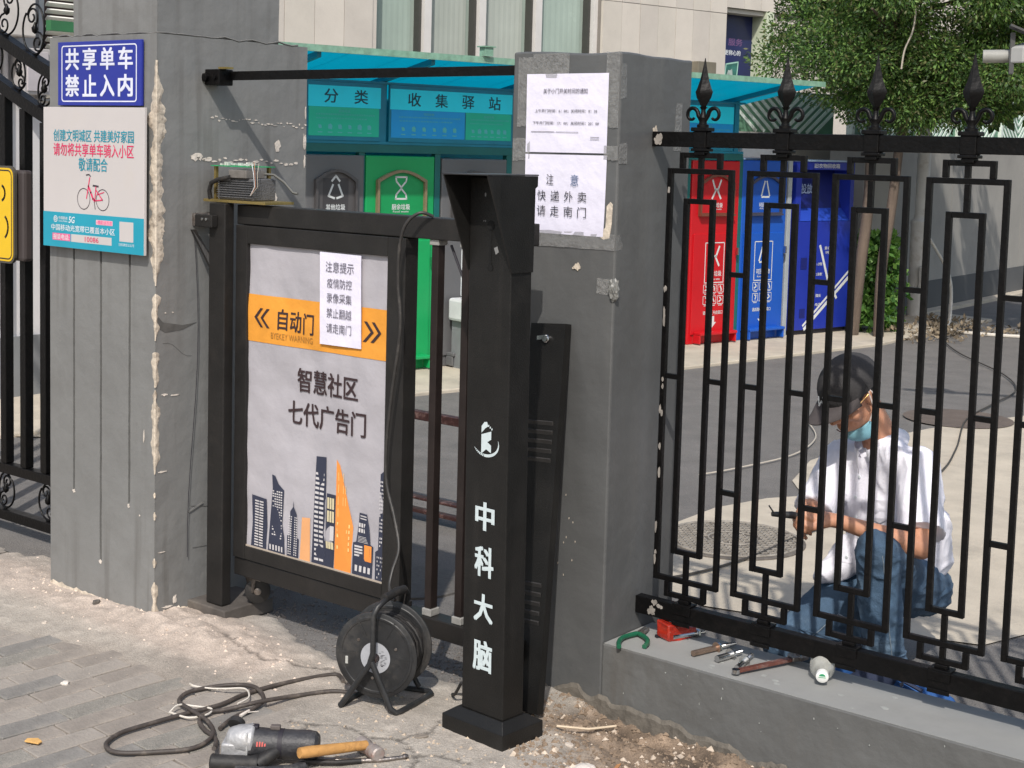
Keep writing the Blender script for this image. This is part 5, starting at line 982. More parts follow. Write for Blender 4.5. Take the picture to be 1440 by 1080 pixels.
# ================================================================== BINS
def bin_(s0, s1, z1, col, dark, label, kind, glyph, small, trim, name='recycling_bin', o0=0., brand=None):
    t2 = thing(name, label, 'bin', row((s0+s1)/2, -.35+o0, .02), 0, 'waste bins standing in the shelter row'); w_ = s1-s0; sc = (s0+s1)/2
    body = M(kind+' bin paint', col, .38, .08, 3, .15, 30, dirt=tuple(c*.6 for c in col), dscale=3, damt=.3); dk = M(kind+' bin dark', dark, .45, .1, 5)
    m2 = MB(); rbox(m2, s0, s1, -.62+o0, o0, .02, z1); obj('body', m2, body, t2, bevel=.008)
    m2 = MB(); rbox(m2, s0+.03, s1-.03, o0, o0+.012, .10, .93); obj('front_door', m2, body, t2, bevel=.004)
    # arched recess frame with flap
    h0, h1 = 1.09, 1.42; ww = w_*.36
    out_ = [(sc-ww, h0)]+[(sc-ww+2*ww*i/14, h1-.07+.07*math.sin(PI*i/14)) for i in range(15)]+[(sc+ww, h0)]
    inn = [(sc-ww+.018, h0+.012)]+[(sc-(ww-.018)+2*(ww-.018)*i/14, h1-.085+.066*math.sin(PI*i/14)) for i in range(15)]+[(sc+ww-.018, h0+.012)]
    m2 = MB(); n = len(out_); P = [row(a, o0+.001, b) for a, b in out_]; Q = [row(a, o0+.03, b) for a, b in out_]; P2 = [row(a, o0+.030, b) for a, b in inn]; Q2 = [row(a, o0+.006, b) for a, b in inn]
    m2.add(P+Q+P2+Q2, [f for k in range(3) for f in [(k*n+i, k*n+(i+1) % n, (k+1)*n+(i+1) % n, (k+1)*n+i) for i in range(n)]]); obj('arch_frame', m2, M(kind+' arch trim', trim, .4, .1, 20), t2)
    m2 = MB(); m2.slab([row(a, o0+.001, b) for a, b in inn], RN, .006); obj('flap', m2, dk, t2)
    m2 = MB(); rbox(m2, sc-ww, sc+ww, o0, o0+.045, h0-.014, h0+.002); obj('flap_lip', m2, M(kind+' arch trim', trim), t2)
    m2 = MB(); rbox(m2, s0+.06, s1-.06, o0+.012, o0+.10, .10, .125); rbox(m2, s0+.06, s0+.075, o0+.012, o0+.09, .03, .10); rbox(m2, s1-.075, s1-.06, o0+.012, o0+.09, .03, .10); obj('pedal', m2, body, t2, bevel=.006)
    m2 = MB(); m2.obox(row(s1-.025, o0+.03, .78), RD, RN, ZA, .008, .012, .03); obj('latch', m2, CHROME, t2)
    W3 = M('bin white print', (.62, .64, .64), .5)
    def glyph_mb(cz, gs, oo):
        m3 = MB(); O = row(sc, oo, cz)
        if glyph == 'x': 
            for sg in (1, -1): m3.strip(O, RD*sg, ZA, [(-.05*gs, -.075*gs), (-.012*gs, -.01*gs), (-.05*gs, .075*gs)], .017*gs); 
            m3.strip(O, RD, ZA, [(-.02*gs, 0), (.02*gs, 0)], .015*gs)
        elif glyph == 'tri': m3.strip(O, RD, ZA, [(-.05*gs, -.05*gs), (-.012*gs, .07*gs)], .015*gs); m3.strip(O, RD, ZA, [(.012*gs, .07*gs), (.05*gs, -.05*gs)], .015*gs); m3.strip(O, RD, ZA, [(-.045*gs, -.062*gs), (.045*gs, -.062*gs)], .015*gs)
        elif glyph == 'glass':
            for sg in (1, -1): m3.strip(O, RD, ZA*sg, [(-.045*gs, .075*gs), (.045*gs, .075*gs), (.04*gs, .045*gs), (0, .004*gs), (-.04*gs, .045*gs), (-.045*gs, .075*gs)], .012*gs)
        else: m3.strip(O, RD, ZA, [(-.03*gs, .045*gs), (0, .08*gs), (.03*gs, .045*gs)], .014*gs); m3.strip(O, RD, ZA, [(-.01*gs, -.07*gs), (-.055*gs, -.055*gs), (-.022*gs, .02*gs)], .014*gs); m3.strip(O, RD, ZA, [(.01*gs, -.07*gs), (.055*gs, -.055*gs), (.022*gs, .02*gs)], .014*gs)
        return m3
    zc = 1.27; oo = o0+.008
    if glyph == 'tree': m2 = MB(); rbox(m2, sc-.10, sc+.10, o0+.007, o0+.0075, 1.11, 1.36); obj('label_panel', m2, M('bin label dark', (.05, .047, .05), .5), t2)
    obj('symbol', glyph_mb(zc+.025, 1., oo), W3, t2); letters(small[0], row(sc, oo, 1.165), RD, ZA, .15, .04, W3, t2, .03); letters(small[1], row(sc, oo, 1.133), RD, ZA, .13, .014, W3, t2, .01)
    oo = o0+.0135
    m2 = MB(); O = row(sc, oo, .69); m2.strip(O, RD, ZA, [(-.11, -.165), (.11, -.165), (.11, .165), (-.11, .165), (-.11, -.165)], .008); obj('label_border', m2, W3, t2)
    obj('symbol', glyph_mb(.745, 1.05, oo), W3, t2); letters(small[0], row(sc, oo, .60), RD, ZA, .17, .045, W3, t2, .03); letters(small[1], row(sc, oo, .555), RD, ZA, .14, .02, W3, t2, .01)
    m2 = MB()
    for i in range(3):
        for j in range(2):
            O = row(sc+(i-1)*.085, oo, .475-j*.095); m2.strip(O, RD, ZA, [(-.033, -.033), (.033, -.033), (.033, .033), (-.033, .033), (-.033, -.033)], .005); a = (i*2.3+j*1.7); m2.strip(O, RD, ZA, [(-.015*math.cos(a), -.015), (.012, .016*math.sin(a)), (-.006, .02)], .012); m2.strip(O, RD, ZA, [(-.02, -.045), (.02, -.045)], .006)
    obj('pictogram', m2, W3, t2, kind='stuff'); letters('请踩踏板开启箱口', row(sc, oo, .275), RD, ZA, .23, .032, W3, t2, .02)
    m2 = MB(); O = row(sc, oo, .195); m2.plane(O, RD, ZA, [(-.022, 0), (-.022, .05), (.022, .05), (.022, 0)]); m2.plane(O+RN*.0004, RD, ZA, [(-.045, 0), (.045, 0), (0, -.045)]); obj('down_arrow', m2, W3, t2)
    return t2
GRY = (.12, .12, .125)
bin_(-.945, -.49, 1.515, GRY, (.085, .08, .082), 'grey residual waste bin left of the green bin under the shelter', 'residual', 'tree', ('其他垃圾', 'Residual Waste'), (.075, .07, .072))
bin_(-.475, .095, 1.515, (.006, .32, .095), (.005, .27, .08), 'bright green food waste bin under the teal shelter', 'food', 'glass', ('厨余垃圾', 'Food waste'), (.22, .17, .10))
bin_(.16, .74, 1.505, GRY, (.085, .08, .082), 'grey waste bin between the green bin and the square pillar, behind the bollard hood', 'residual', 'tree', ('其他垃圾', 'Residual Waste'), (.075, .07, .072))
bin_(2.66, 3.215, 1.53, (.50, .006, .012), (.46, .006, .012), 'red hazardous waste bin seen through the iron fence', 'hazard', 'x', ('有害垃圾', 'Hazardous waste'), (.16, .05, .03))
bin_(3.255, 3.81, 1.54, (.008, .085, .44), (.007, .075, .40), 'bright blue recyclables bin beside the red bin', 'recycle', 'tri', ('可回收物', 'Recyclable'), (.05, .05, .08))
cb = thing('clothes_bin', 'dark royal blue collection bin with slanted chute and white diagonal stripes, furthest right', 'bin', row(4.3, -.3, .02), 0, 'waste bins standing in the shelter row')
CBL = M('royal blue bin paint', (.012, .03, .32), .4, .1, 3); CBD = M('royal blue recess', (.006, .012, .14), .5); W3 = MATS['bin white print']
m_ = MB(); rbox(m_, 3.93, 4.71, -.7, 0, .06, 1.02); obj('body', m_, CBL, cb, bevel=.006)
m_ = MB(); rbox(m_, 3.93, 4.0, -.7, 0, 1.02, 1.54); rbox(m_, 4.66, 4.71, -.7, 0, 1.02, 1.54); rbox(m_, 4.0, 4.66, -.7, -.20, 1.02, 1.54); rbox(m_, 4.0, 4.66, -.2, 0, 1.47, 1.54); obj('hood', m_, CBL, cb)
m_ = MB(); m_.slab([row(4.0, -.198, 1.47), row(4.66, -.198, 1.47), row(4.66, -.10, 1.13), row(4.0, -.10, 1.13)], RN, .004); obj('chute_flap', m_, CBD, cb); m_ = MB(); m_.slab([row(4.0, -.10, 1.13), row(4.66, -.10, 1.13), row(4.66, .0, 1.022), row(4.0, .0, 1.022)], RN, .003); obj('chute_shelf', m_, M('light royal blue', (.02, .06, .42), .4), cb)
m_ = MB(); rbox(m_, 3.92, 4.72, -.71, .012, 1.541, 1.556); obj('rim', m_, M('pale blue rim', (.3, .42, .6), .4), cb); letters('旧衣物回收箱', row(4.33, .002, 1.505), RD, ZA, .34, .04, W3, cb, .02); letters('投放口', row(4.25, -.125, 1.30), RD, ZA, .22, .085, M('blue grey print', (.25, .32, .5), .5), cb, .03)
m_ = MB(); O = row(3.93, .0025, 0); m_.strip(O, RD, ZA, [(.35, .80), (.47, .50), (.60, .33)], .026); m_.strip(O+RN*.0005, RD, ZA, [(.18, .07), (.77, .52)], .03); m_.strip(O+RN*.0005, RD, ZA, [(.16, .10), (.75, .56)], .02); obj('stripe', m_, W3, cb)
for z, b_, w_ in ((.78, '爱心公益', .16), (.74, '环保回收', .13), (.64, '1.衣物', .07), (.55, '2.鞋帽?', .08), (.36, '微信', .07), (.28, '电话', .07)): letters(b_, row(4.28 if z < .7 else 4.42, .003, z), RD, ZA, w_, .028, W3, cb, .02)
m_ = MB(); rbox(m_, 4.03, 4.11, .001, .004, .60, .70); rbox(m_, 4.04, 4.11, .001, .004, .17, .25); obj('lock_plate', m_, CBD, cb)
m_ = MB(); rbox(m_, 3.95, 4.70, -.68, -.02, .02, .06); obj('plinth', m_, BLK, cb)
# grey door of the kiosk post and box under the beam
# ================================================================== TEAL SHELTER
sh = thing('bin_shelter', 'teal waste sorting shelter with sloping translucent roof and sign boards above the bins', 'shelter', row(0, -.5, 0))
TS = M('dark teal steel', (.006, .115, .11), .4, .15, 4); TL = M('teal blue steel', (.008, .20, .30), .4, .15, 4); 
RT = M('turquoise roof sheet', (.01, .42, .55), .35, .12, 6)
t_r = RT.node_tree; tl_ = t_r.nodes.new('ShaderNodeBsdfTranslucent'); tl_.inputs[0].default_value = (.03, .54, .66, 1); mx_ = t_r.nodes.new('ShaderNodeMixShader'); mx_.inputs[0].default_value = .8; t_r.links.new(t_r.nodes['Principled BSDF'].outputs[0], mx_.inputs[1]); t_r.links.new(tl_.outputs[0], mx_.inputs[2]); t_r.links.new(mx_.outputs[0], t_r.nodes['Material Output'].inputs[0])
GT = M('pale green gutter', (.20, .36, .27), .55, .25, 18, dirt=(.12, .16, .10), dscale=14)
def roofz(o): return 2.01+.22*(o+.3)*.82
N_ = 20
s_a, s_b = -1.75, 3.53
m_ = MB()
for k in range(13):
    sa = s_a+(s_b-s_a)*k/13; sb2 = s_a+(s_b-s_a)*(k+1)/13-.0005
    m2 = MB(); m2.slab([row(sa, .58, roofz(.58)), row(sb2, .58, roofz(.58)), row(sb2, -.75, roofz(-.75)), row(sa, -.75, roofz(-.75))], ZA, .006); o = obj('roof_panel', m2, RT, sh)
m_ = MB(); m_.slab([row(s_a, .58, roofz(.58)-.02), row(s_b, .58, roofz(.58)-.02), row(s_b, .58, roofz(.58)+.022), row(s_a, .58, roofz(.58)+.022)], RN, .025); obj('gutter', m_, GT, sh)
m_ = MB(); m_.obox(row(.07, .60, roofz(.58)+.055), RD, RN, ZA, .035, .03, .03); m_.obox(row(.07, .60, roofz(.58)+.088), RD, RN, ZA, .05, .04, .004); obj('gutter_cap', m_, GT, sh)
for s in (s_a+.1, -1.2, -.34, .80, 1.95, 3.13):
    m2 = MB(); m2.slab([row(s, .55, roofz(.55)-.045), row(s, -.72, roofz(-.72)-.045), row(s, -.72, roofz(-.72)-.006), row(s, .55, roofz(.55)-.006)], RD, .03); obj('rafter', m2, TL, sh)
for s in (-1.0, -.505, .125, .765, 2.62, 3.235, 3.86):
    m2 = MB(); rbox(m2, s-.024, s+.024, -.055, -.005, .02, 1.56); obj('post', m2, TS if s < 3.8 else M('pale grey post', (.33, .36, .38), .5), sh, bevel=.004)
for s in (-1.0, -.34, .80, 1.95, 3.16):
    m2 = MB(); rbox(m2, s-.026, s+.026, -.05, -.002, 1.56, roofz(0)-.04); obj('upper_post', m2, TL, sh, bevel=.004)
m2 = MB(); rbox(m2, -1.7, 3.24, -.06, .004, 1.535, 1.59); obj('beam', m2, TS, sh); m2 = MB(); rbox(m2, -1.7, 3.24, -.05, .006, 1.592, 1.61); rbox(m2, -1.7, 3.24, -.05, .012, 2.0, 2.015); obj('sign_rail', m2, TL, sh)
BACK = M('teal back sheet', (.01, .23, .29), .5); m2 = MB(); rbox(m2, -1.7, 3.24, -.78, -.76, .02, 1.95); obj('back_sheet', m2, BACK, sh)
CY = M('teal lit sign vinyl', (.02, .80, .98), .4, .05); SG = M('green sign vinyl', (.012, .52, .33), .4, .05); SB = M('blue sign vinyl', (.008, .34, .75), .4, .05); TXD = M('dark teal lettering', (.008, .06, .09), .5); TXL = M('pale aqua lettering', (.10, .50, .50), .5)  # teal light from the roof is tinted into the sign colours
def board(s0, s1, segs, chars):
    m2 = MB(); rbox(m2, s0, s1, .0, .016, 1.612, 1.998); bd_ = obj('sign_board', m2, TL, sh)
    m2 = MB(); rbox(m2, s0+.006, s1-.006, .0165, .018, 1.832, 1.972); obj('title_band', m2, CY, bd_)
    for a, b, mt_ in segs:
        m2 = MB(); rbox(m2, a, b, .0165, .018, 1.64, 1.831); obj('info_band', m2, mt_, bd_); c = (a+b)/2; w_ = b-a
        letters('厨余垃圾' if mt_ is SG else '可回收物', row(c, .0185, 1.806), RD, ZA, .09, .018, TXL, bd_, .01)
        letters('主要包括食材废料剩菜剩饭过期食品瓜皮果核花卉绿植等', row(c+.01, .0185, 1.783), RD, ZA, w_*.84, .012, TXL, bd_, 0); letters('投放前沥干水分去除包装后投入收集容器', row(c-.02, .0185, 1.757), RD, ZA, w_*.72, .011, TXL, bd_, 0)
        m2 = MB()
        for i in range(6):
            O = row(a+w_*(.16+i*.14), .0185, 1.70); rr = .5+.5*((i*37) % 10)/10
            m2.plane(O, RD, ZA, [(-.018*rr, -.012), (.014, -.02*rr), (.02*rr, .008), (.004, .026*rr), (-.016, .014)]); m2.strip(O, RD, ZA, [(-.016, -.036), (.016, -.036)], .007)
        obj('pictogram', m2, TXL, bd_, kind='stuff')
    for s, ch_ in chars: letters(ch_, row(s, .0185, 1.905), RD, ZA, .105, .092, TXD, bd_, .022)
board(-1.0+.05, -.372, [(-.94, -.39, SG)], [(-.77, '分'), (-.535, '类')])
board(-.306, .768, [(-.29, .335, SB), (.345, .755, SG)], [(-.10, '收'), (.13, '集'), (.362, '驿'), (.60, '站')])
board(.83, 1.92, [(.84, 1.37, SG), (1.38, 1.91, SB)], []); board(2.0, 3.10, [(2.01, 2.5, SG), (2.51, 3.09, SB)], [])
tag(obj('white_box', rbox(MB(), 3.26, 3.86, -.5, -.02, 1.56, 1.70), M('white grey box', (.5, .5, .52), .5), bevel=.01), 'low white grey box on top of the bright blue bin beside the shelter post', 'box')

# ================================================================== STONE BUILDING BEHIND
sb = thing('stone_building', 'pale stone clad building with tall glazed windows behind the shelter', 'building', row(0, -5.6, 0))
STN = [M('pale stone %d' % i, c, .75, .06, 2.5, .3, 50, dirt=tuple(q*.86 for q in c), dscale=3, damt=.5) for i, c in enumerate([(.57, .525, .465), (.60, .55, .49), (.54, .495, .445)])]
OB = -5.6
import itertools
def panelrow(s0, s1, z0, z1, w_=.342):
    n = max(1, round((s1-s0)/w_)); dw_ = (s1-s0)/n
    for i in range(n):
        m2 = MB(); pr = random.uniform(-.003, .003); rbox(m2, s0+i*dw_+.003, s0+(i+1)*dw_-.003, OB-.04, OB+pr, z0+.004, z1-.004); obj('stone_panel', m2, STN[(i*7+int(z0*10)) % 3], sb)
m_ = MB(); rbox(m_, -6, 3.18, OB-.6, OB-.045, 0, 6.5); rbox(m_, 6.62, 8.87, OB-.6, OB-.045, 0, 6.5); rbox(m_, 9.72, 22, OB-.6, OB-.045, 0, 6.5); rbox(m_, 3.18, 6.62, OB-.6, OB-.045, 0, 1.3); rbox(m_, 3.18, 6.62, OB-.6, OB-.045, 5.2, 6.5); rbox(m_, 8.87, 9.72, OB-.6, OB-.045, 3.56, 6.5)
obj('wall', m_, M('stone joint grey', (.22, .2, .18), .9), sb)
for z0, z1 in ((1.2, 3.475), (3.475, 4.3), (4.3, 5.2)):
    panelrow(-.2, 3.18, z0, z1, .37); panelrow(6.62, 8.87, z0, z1, .34)
    if z0 >= 3.4: panelrow(8.87, 16, z0 if z0 > 3.5 else 3.56, z1)
    else: panelrow(9.80, 14.2, z0, z1)
wn = obj('window', rbox(MB(), 3.18, 6.62, OB-.30, OB-.27, 1.3, 5.2), M('green curtain glass', (.30, .36, .32), .12, .18, 1.2, spec=.6), sb)
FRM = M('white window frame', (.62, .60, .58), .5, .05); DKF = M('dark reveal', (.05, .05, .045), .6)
for s in (3.95, 4.745, 5.61, 6.55):
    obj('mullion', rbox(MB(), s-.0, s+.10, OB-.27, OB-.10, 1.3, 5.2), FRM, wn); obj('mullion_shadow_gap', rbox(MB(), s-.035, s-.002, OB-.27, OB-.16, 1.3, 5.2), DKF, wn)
obj('reveal', rbox(MB(), 3.18, 3.24, OB-.27, OB-.02, 1.3, 5.2), STN[2], wn)
for s0, s1 in ((3.26, 3.86), (4.08, 4.66), (4.88, 5.52), (5.74, 6.46)):
    m2 = MB(); n = 26; z0_, z1_ = 1.32, 5.1
    for i in range(n):
        a = s0+(s1-s0)*i/n; b = s0+(s1-s0)*(i+1)/n; oa = OB-.262+.0012*math.sin(i*1.9); ob = OB-.262+.0012*math.sin((i+1)*1.9); m2.add([row(a, oa, z0_), row(b, ob, z0_), row(b, ob, z1_), row(a, oa, z1_)], [(0, 1, 2, 3)])
    obj('pane', m2, M('grey green pane', (.36, .44, .39), .25, .15, .8, spec=.6) if s0 < 4 or s0 > 5.6 else M('grey pane', (.38, .41, .37), .3, .15, .8), wn)
# poster window
pw = obj('poster_window', rbox(MB(), 8.87, 9.72, OB-.30, OB-.26, 1.2, 3.56), M('navy poster', (.012, .018, .09), .3, .25, 2), sb)
obj('header_shade', rbox(MB(), 8.87, 9.72, OB-.26, OB-.05, 3.50, 3.558), STN[0], pw); obj('window_frame', rbox(MB(), 9.66, 9.80, OB-.26, OB+.01, 1.2, 3.56), M('pale lime frame', (.55, .6, .45), .5), pw)
oo = OB-.2595
letters('更好', row(9.02, oo, 3.13), RD, ZA, .16, .09, WHT, pw, .02); letters('○○', row(9.33, oo, 3.13), RD, ZA, .3, .09, M('plum print', (.16, .08, .2), .5), pw, .03) if 0 else None
letters('服务', row(9.33, oo, 3.13), RD, ZA, .28, .10, M('plum print', (.16, .08, .2), .5), pw, .03); letters('体验, 更称心的', row(9.18, oo, 2.98), RD, ZA, .52, .075, WHT, pw, .02)
m_ = MB(); O = row(9.3, oo, 2.66); P = [(-.14, .16), (.10, .20), (.06, -.22), (-.18, -.2)]; m_.plane(O, RD, ZA, P); obj('phone_picture', m_, M('dark green picture', (.03, .14, .12), .4, .6, 5), pw)
m_ = MB(); m_.strip(O+RN*.001, RD, ZA, P+[P[0]], .018); obj('phone_outline', m_, M('mint outline', (.35, .6, .5), .4), pw)
m_ = MB(); m_.plane(O+RN*.0005, RD, ZA, [(-.42, -.22), (-.24, -.2), (-.2, .0), (-.3, .12), (-.42, .08)]); obj('red_picture', m_, M('red picture', (.3, .02, .02), .4, .6, 6), pw)
m_ = MB(); m_.plane(O+RN*.0008, RD, ZA, rough_poly(-.06, -.05, .07, .13, 12, .5, 3)); obj('pale_picture', m_, M('pale picture', (.3, .36, .34), .4, .5, 8), pw)
tag(obj('ac_unit', rbox(MB(), 8.0, 8.34, OB+.02, OB+.35, 2.30, 2.78), M('olive grey box', (.18, .16, .12), .6, .2, 6), bevel=.01), 'olive grey box against the stone wall just above the shelter roof', 'box')

# ================================================================== GREY WALL AT RIGHT, CHEVRON SCREEN, POLE
WP = Vector((-5.876, 13.835, 0)); WD = Vector((-.0422, .9991, 0)); WN_ = Vector((.9991, .0422, 0))
def wl(s, o, z): return WP+WD*s+WN_*o+ZA*z
def wbox(mb, s0, s1, o0, o1, z0, z1): return mb.obox(wl((s0+s1)/2, (o0+o1)/2, (z0+z1)/2), WD, WN_, ZA, (s1-s0)/2, (o1-o0)/2, (z1-z0)/2)
gw = thing('yard_wall', 'long grey yard wall with darker painted base behind the pole and tree', 'wall', wl(4, -.35, 0))
obj('base_band', wbox(MB(), -.9, 16, -.6, -.24, -.05, .32), M('dark grey wall base', (.085, .087, .09), .75, .15, 2), gw)
for i in range(7): obj('wall_bay', wbox(MB(), -.9+i*2.4, -.9+(i+1)*2.4-.008, -.6, -.25, .32, 1.80), M('light grey wall paint', (.31, .295, .27), .8, .1, 1.5, .2, 30, dirt=(.21, .2, .19), dscale=2, damt=.5), gw)
obj('wall_kerb', wbox(MB(), .2, 16, -.24, -.10, -.03, .03), CONC, gw, bevel=.005)
cs = thing('chevron_screen', 'green screen fence with white slanting chevron slats above the grey yard wall', 'screen fence', wl(2, -.42, 1.8))
CG = M('screen green', (.12, .26, .17), .6, .2, 4); CWm = M('screen white slat', (.66, .74, .68), .5, .1)
def chevrons(s0, pn, fr, dv, nv, o0, w1=.69, ztop=2.41):
    for k in range(13):
        for sg in (1, -1):
            zc = 1.86+k*.085-.35; a = Vector((s0+.71+sg*.01, zc)); e = Vector((s0+.71+sg*w1, zc+.50))
            t0 = max(0, (1.81-a.y)/(e.y-a.y)); t1 = min(1, (ztop-a.y)/(e.y-a.y))
            if t1 <= t0+.02: continue
            A_ = a+(e-a)*t0; E_ = a+(e-a)*t1; P = [fr(A_.x, o0, A_.y), fr(E_.x, o0, E_.y)]; d2 = (P[1]-P[0]).normalized(); n2 = nv.cross(d2).normalized(); m2 = MB()
            m2.obox((P[0]+P[1])/2, d2, n2, nv, (P[1]-P[0]).length/2, .016, .006+.0005*sg); obj('slat', m2, CWm, pn)
for b in range(8):
    s0 = -.85+b*1.45; m2 = MB(); wbox(m2, s0, s0+1.42, -.46, -.44, 1.801, 2.42); pn = obj('screen_panel', m2, CG, cs)
    chevrons(s0, pn, wl, WD, WN_, -.438)
    m2 = MB(); wbox(m2, s0-.03, s0+.03, -.46, -.40, 1.801, 2.46); obj('screen_post', m2, CWm, cs)
bw_ = thing('back_wall', 'short grey wall with chevron screen on top directly behind the red and blue bins', 'wall', row(4.2, -1.0, 0))
obj('wall_bay', rbox(MB(), 3.3, 5.75, -1.25, -1.0, -.05, 1.80), MATS['light grey wall paint'], bw_)
for b in range(2):
    s0 = 3.05+b*1.45-.2; m2 = MB(); rbox(m2, s0, s0+1.42, -1.12, -1.10, 1.801, 2.2); pn = obj('screen_panel', m2, CG, bw_); chevrons(s0, pn, row, RD, RN, -1.095, .69, 2.19)
pole = thing('white_pole', 'white painted round pole with a collar in front of the grey yard wall', 'pole', (-5.876, 13.80, 0))
PWm = M('chalky white paint', (.55, .54, .53), .6, .2, 3, .3, 40, dirt=(.3, .25, .2), dscale=8, damt=.6)
m_ = MB(); m_.lathe((-5.876, 13.80, -.02), ZA, [(0, .095), (.95, .095), (.97, .10), (1.0, .10), (1.03, .07), (1.06, .065), (4.5, .058)], 24); obj('shaft', m_, PWm, pole, smooth=40)
m_ = MB(); m_.lathe((-5.876, 13.80, -.02), ZA, [(0, .30), (.05, .26), (.07, .10)], 20); obj('footing', m_, CONC, pole, smooth=40)
m_ = MB(); m_.obox((-5.80, 13.70, .42), XA, YA, ZA, .012, .03, .12); obj('cable_box', m_, PWm, pole)
m_ = MB(); m_.tube(catm([(-5.85, 13.9, .85), (-5.6, 13.9, .45), (-5.45, 13.6, .10), (-5.3, 13.2, .02), (-5.0, 13.1, .015), (-4.4, 13.3, .015), (-3.6, 13.6, .015), (-2.6, 14, .015)]), .016, 6); tag(obj('white_hose', m_, M('white hose', (.6, .56, .5), .6), smooth=60), 'white hose running from the pole base across the asphalt to the right', 'hose')
m_ = MB(); m_.tube(catm([(-5.2, 12.7, .012), (-4.6, 11.7, .012), (-3.9, 10.8, .012), (-3.55, 10.1, .012), (-3.45, 9.4, .012), (-3.35, 8.7, .012), (-3.05, 7.8, .012), (-2.86, 7.1, .012), (-2.78, 6.3, .012), (-2.80, 5.55, .012), (-2.79, 5.03, .012), (-2.86, 4.62, .012), (-3.05, 4.35, .01)]), .0052, 6); tag(obj('yard_cable', m_, M('dark yard cable', (.05, .045, .04), .6), smooth=60), 'thin dark cable snaking across the yard and past the manhole cover', 'cable')
m_ = MB(); m_.tube(catm([(-4.0, 7.9, .01), (-3.75, 7.5, .01), (-3.62, 7.0, .01), (-3.66, 6.5, .01), (-3.72, 6.2, .01)]), .004, 5); tag(obj('pale_cord', m_, M('pale cord', (.5, .45, .38), .6), smooth=60), 'short pale cord lying on the asphalt beyond the leftmost fence bars', 'cord')
# camera on arm
cc = thing('cctv_camera', 'white security camera in a hood on a horizontal white arm at upper right', 'camera', (-2.95, 7.98, 2.15))
m_ = MB(); m_.tube([(-3.08, 7.95, 2.16), (-1.1, 8.8, 2.20)], .036, 12); obj('arm', m_, M('weathered grey arm', (.30, .30, .28), .6, .3, 4, dirt=(.15, .15, .13), dscale=9, damt=.7), cc, smooth=50)
m_ = MB(); m_.obox((-2.87, 8.04, 2.19), (-.2, -1, -.25), (1, -.2, 0), ZA, .11, .045, .045); obj('body', m_, M('camera grey', (.35, .35, .34), .5), cc, bevel=.01)
m_ = MB(); m_.obox((-2.84, 8.0, 2.275), (.9, .4, -.42), (-.4, .9, 0), ZA, .12, .075, .006); obj('sun_shade', m_, M('dark shade plate', (.06, .06, .06), .5), cc)
m_ = MB(); m_.obox((-2.935, 7.99, 2.175), (1, .4, 0), (-.4, 1, 0), ZA, .012, .05, .11); obj('end_plate', m_, MATS['dark shade plate'], cc)
m_ = MB(); m_.lathe((-1.1, 8.8, 0), ZA, [(0, .08), (3.8, .07)], 14); obj('mast', m_, PWm, cc, smooth=50)

# ================================================================== TREES AND PLANTS
def leaf_cloud(name, clumps, n, ls, mats, parent, seed, droop=0., elong=2.2):
    r = np.random.default_rng(seed); C = np.array([c[:3] for c in clumps]); R = np.array([c[3:6] for c in clumps]); wt = (R.prod(1))**.66; wt = wt/wt.sum()
    k = r.choice(len(clumps), n, p=wt); d = r.normal(size=(n, 3)); d /= np.linalg.norm(d, axis=1)[:, None]; rad = r.random(n)**.38
    p = C[k]+d*R[k]*rad[:, None]
    out = d*1.0+r.normal(size=(n, 3))*.55+np.array([0, 0, -droop]); out /= np.linalg.norm(out, axis=1)[:, None]
    side = np.cross(out, r.normal(size=(n, 3))); side /= np.linalg.norm(side, axis=1)[:, None]; up2 = np.cross(out, side)
    L_ = ls*(.6+.9*r.random(n))[:, None]; W2_ = L_/elong
    A = p; B = p+out*L_*.5+side*W2_*.5+up2*L_*.06; Cc = p+out*L_; D = p+out*L_*.5-side*W2_*.5-up2*L_*.06
    V = np.stack([A, B, Cc, D], 1).reshape(-1, 3)
    if parent is not None: V = V-np.array(WM[parent.name].translation)
    me = bpy.data.meshes.new(name); nf = n; me.vertices.add(4*n); me.vertices.foreach_set('co', V.astype(np.float32).ravel()); me.loops.add(4*n); me.loops.foreach_set('vertex_index', np.arange(4*n, dtype=np.int32))
    me.polygons.add(n); me.polygons.foreach_set('loop_start', np.arange(0, 4*n, 4, dtype=np.int32)); me.polygons.foreach_set('loop_total', np.full(n, 4, dtype=np.int32))
    for m in mats: me.materials.append(m)
    me.polygons.foreach_set('material_index', r.integers(0, len(mats), n).astype(np.int32)); me.update()
    o = bpy.data.objects.new(name, me); place(o, parent); return o
def leafmat(name, col): 
    m = M(name, col, .55, .35, 3.5); t = m.node_tree; b = t.nodes['Principled BSDF']
    b.inputs['Subsurface Weight'].default_value = 0
    tr = t.nodes.new('ShaderNodeBsdfTranslucent'); tr.inputs[0].default_value = (col[0]*1.5, col[1]*1.6, col[2]*.9, 1); mx = t.nodes.new('ShaderNodeMixShader'); mx.inputs[0].default_value = .3
    t.links.new(b.outputs[0], mx.inputs[1]); t.links.new(tr.outputs[0], mx.inputs[2]); t.links.new(mx.outputs[0], t.nodes['Material Output'].inputs[0]); return m
LG = [leafmat('juniper green', (.11, .21, .05)), leafmat('juniper dark', (.045, .092, .027)), leafmat('juniper light', (.18, .29, .07)), leafmat('juniper dry', (.14, .15, .06))]
BARK = M('grey brown bark', (.12, .09, .07), .9, .4, 14, 1., 40, streak=True)
tr_ = thing('juniper_tree', 'dense green juniper tree with two brown trunks rising above the fence', 'tree', (-5.5, 12.1, 0))
rT = random.Random(3)
def limb(P, r0, r1, n=9):
    P = catm(P, 6); m = len(P); return MB().tube(P, [r0+(r1-r0)*i/(m-1) for i in range(m)], n)
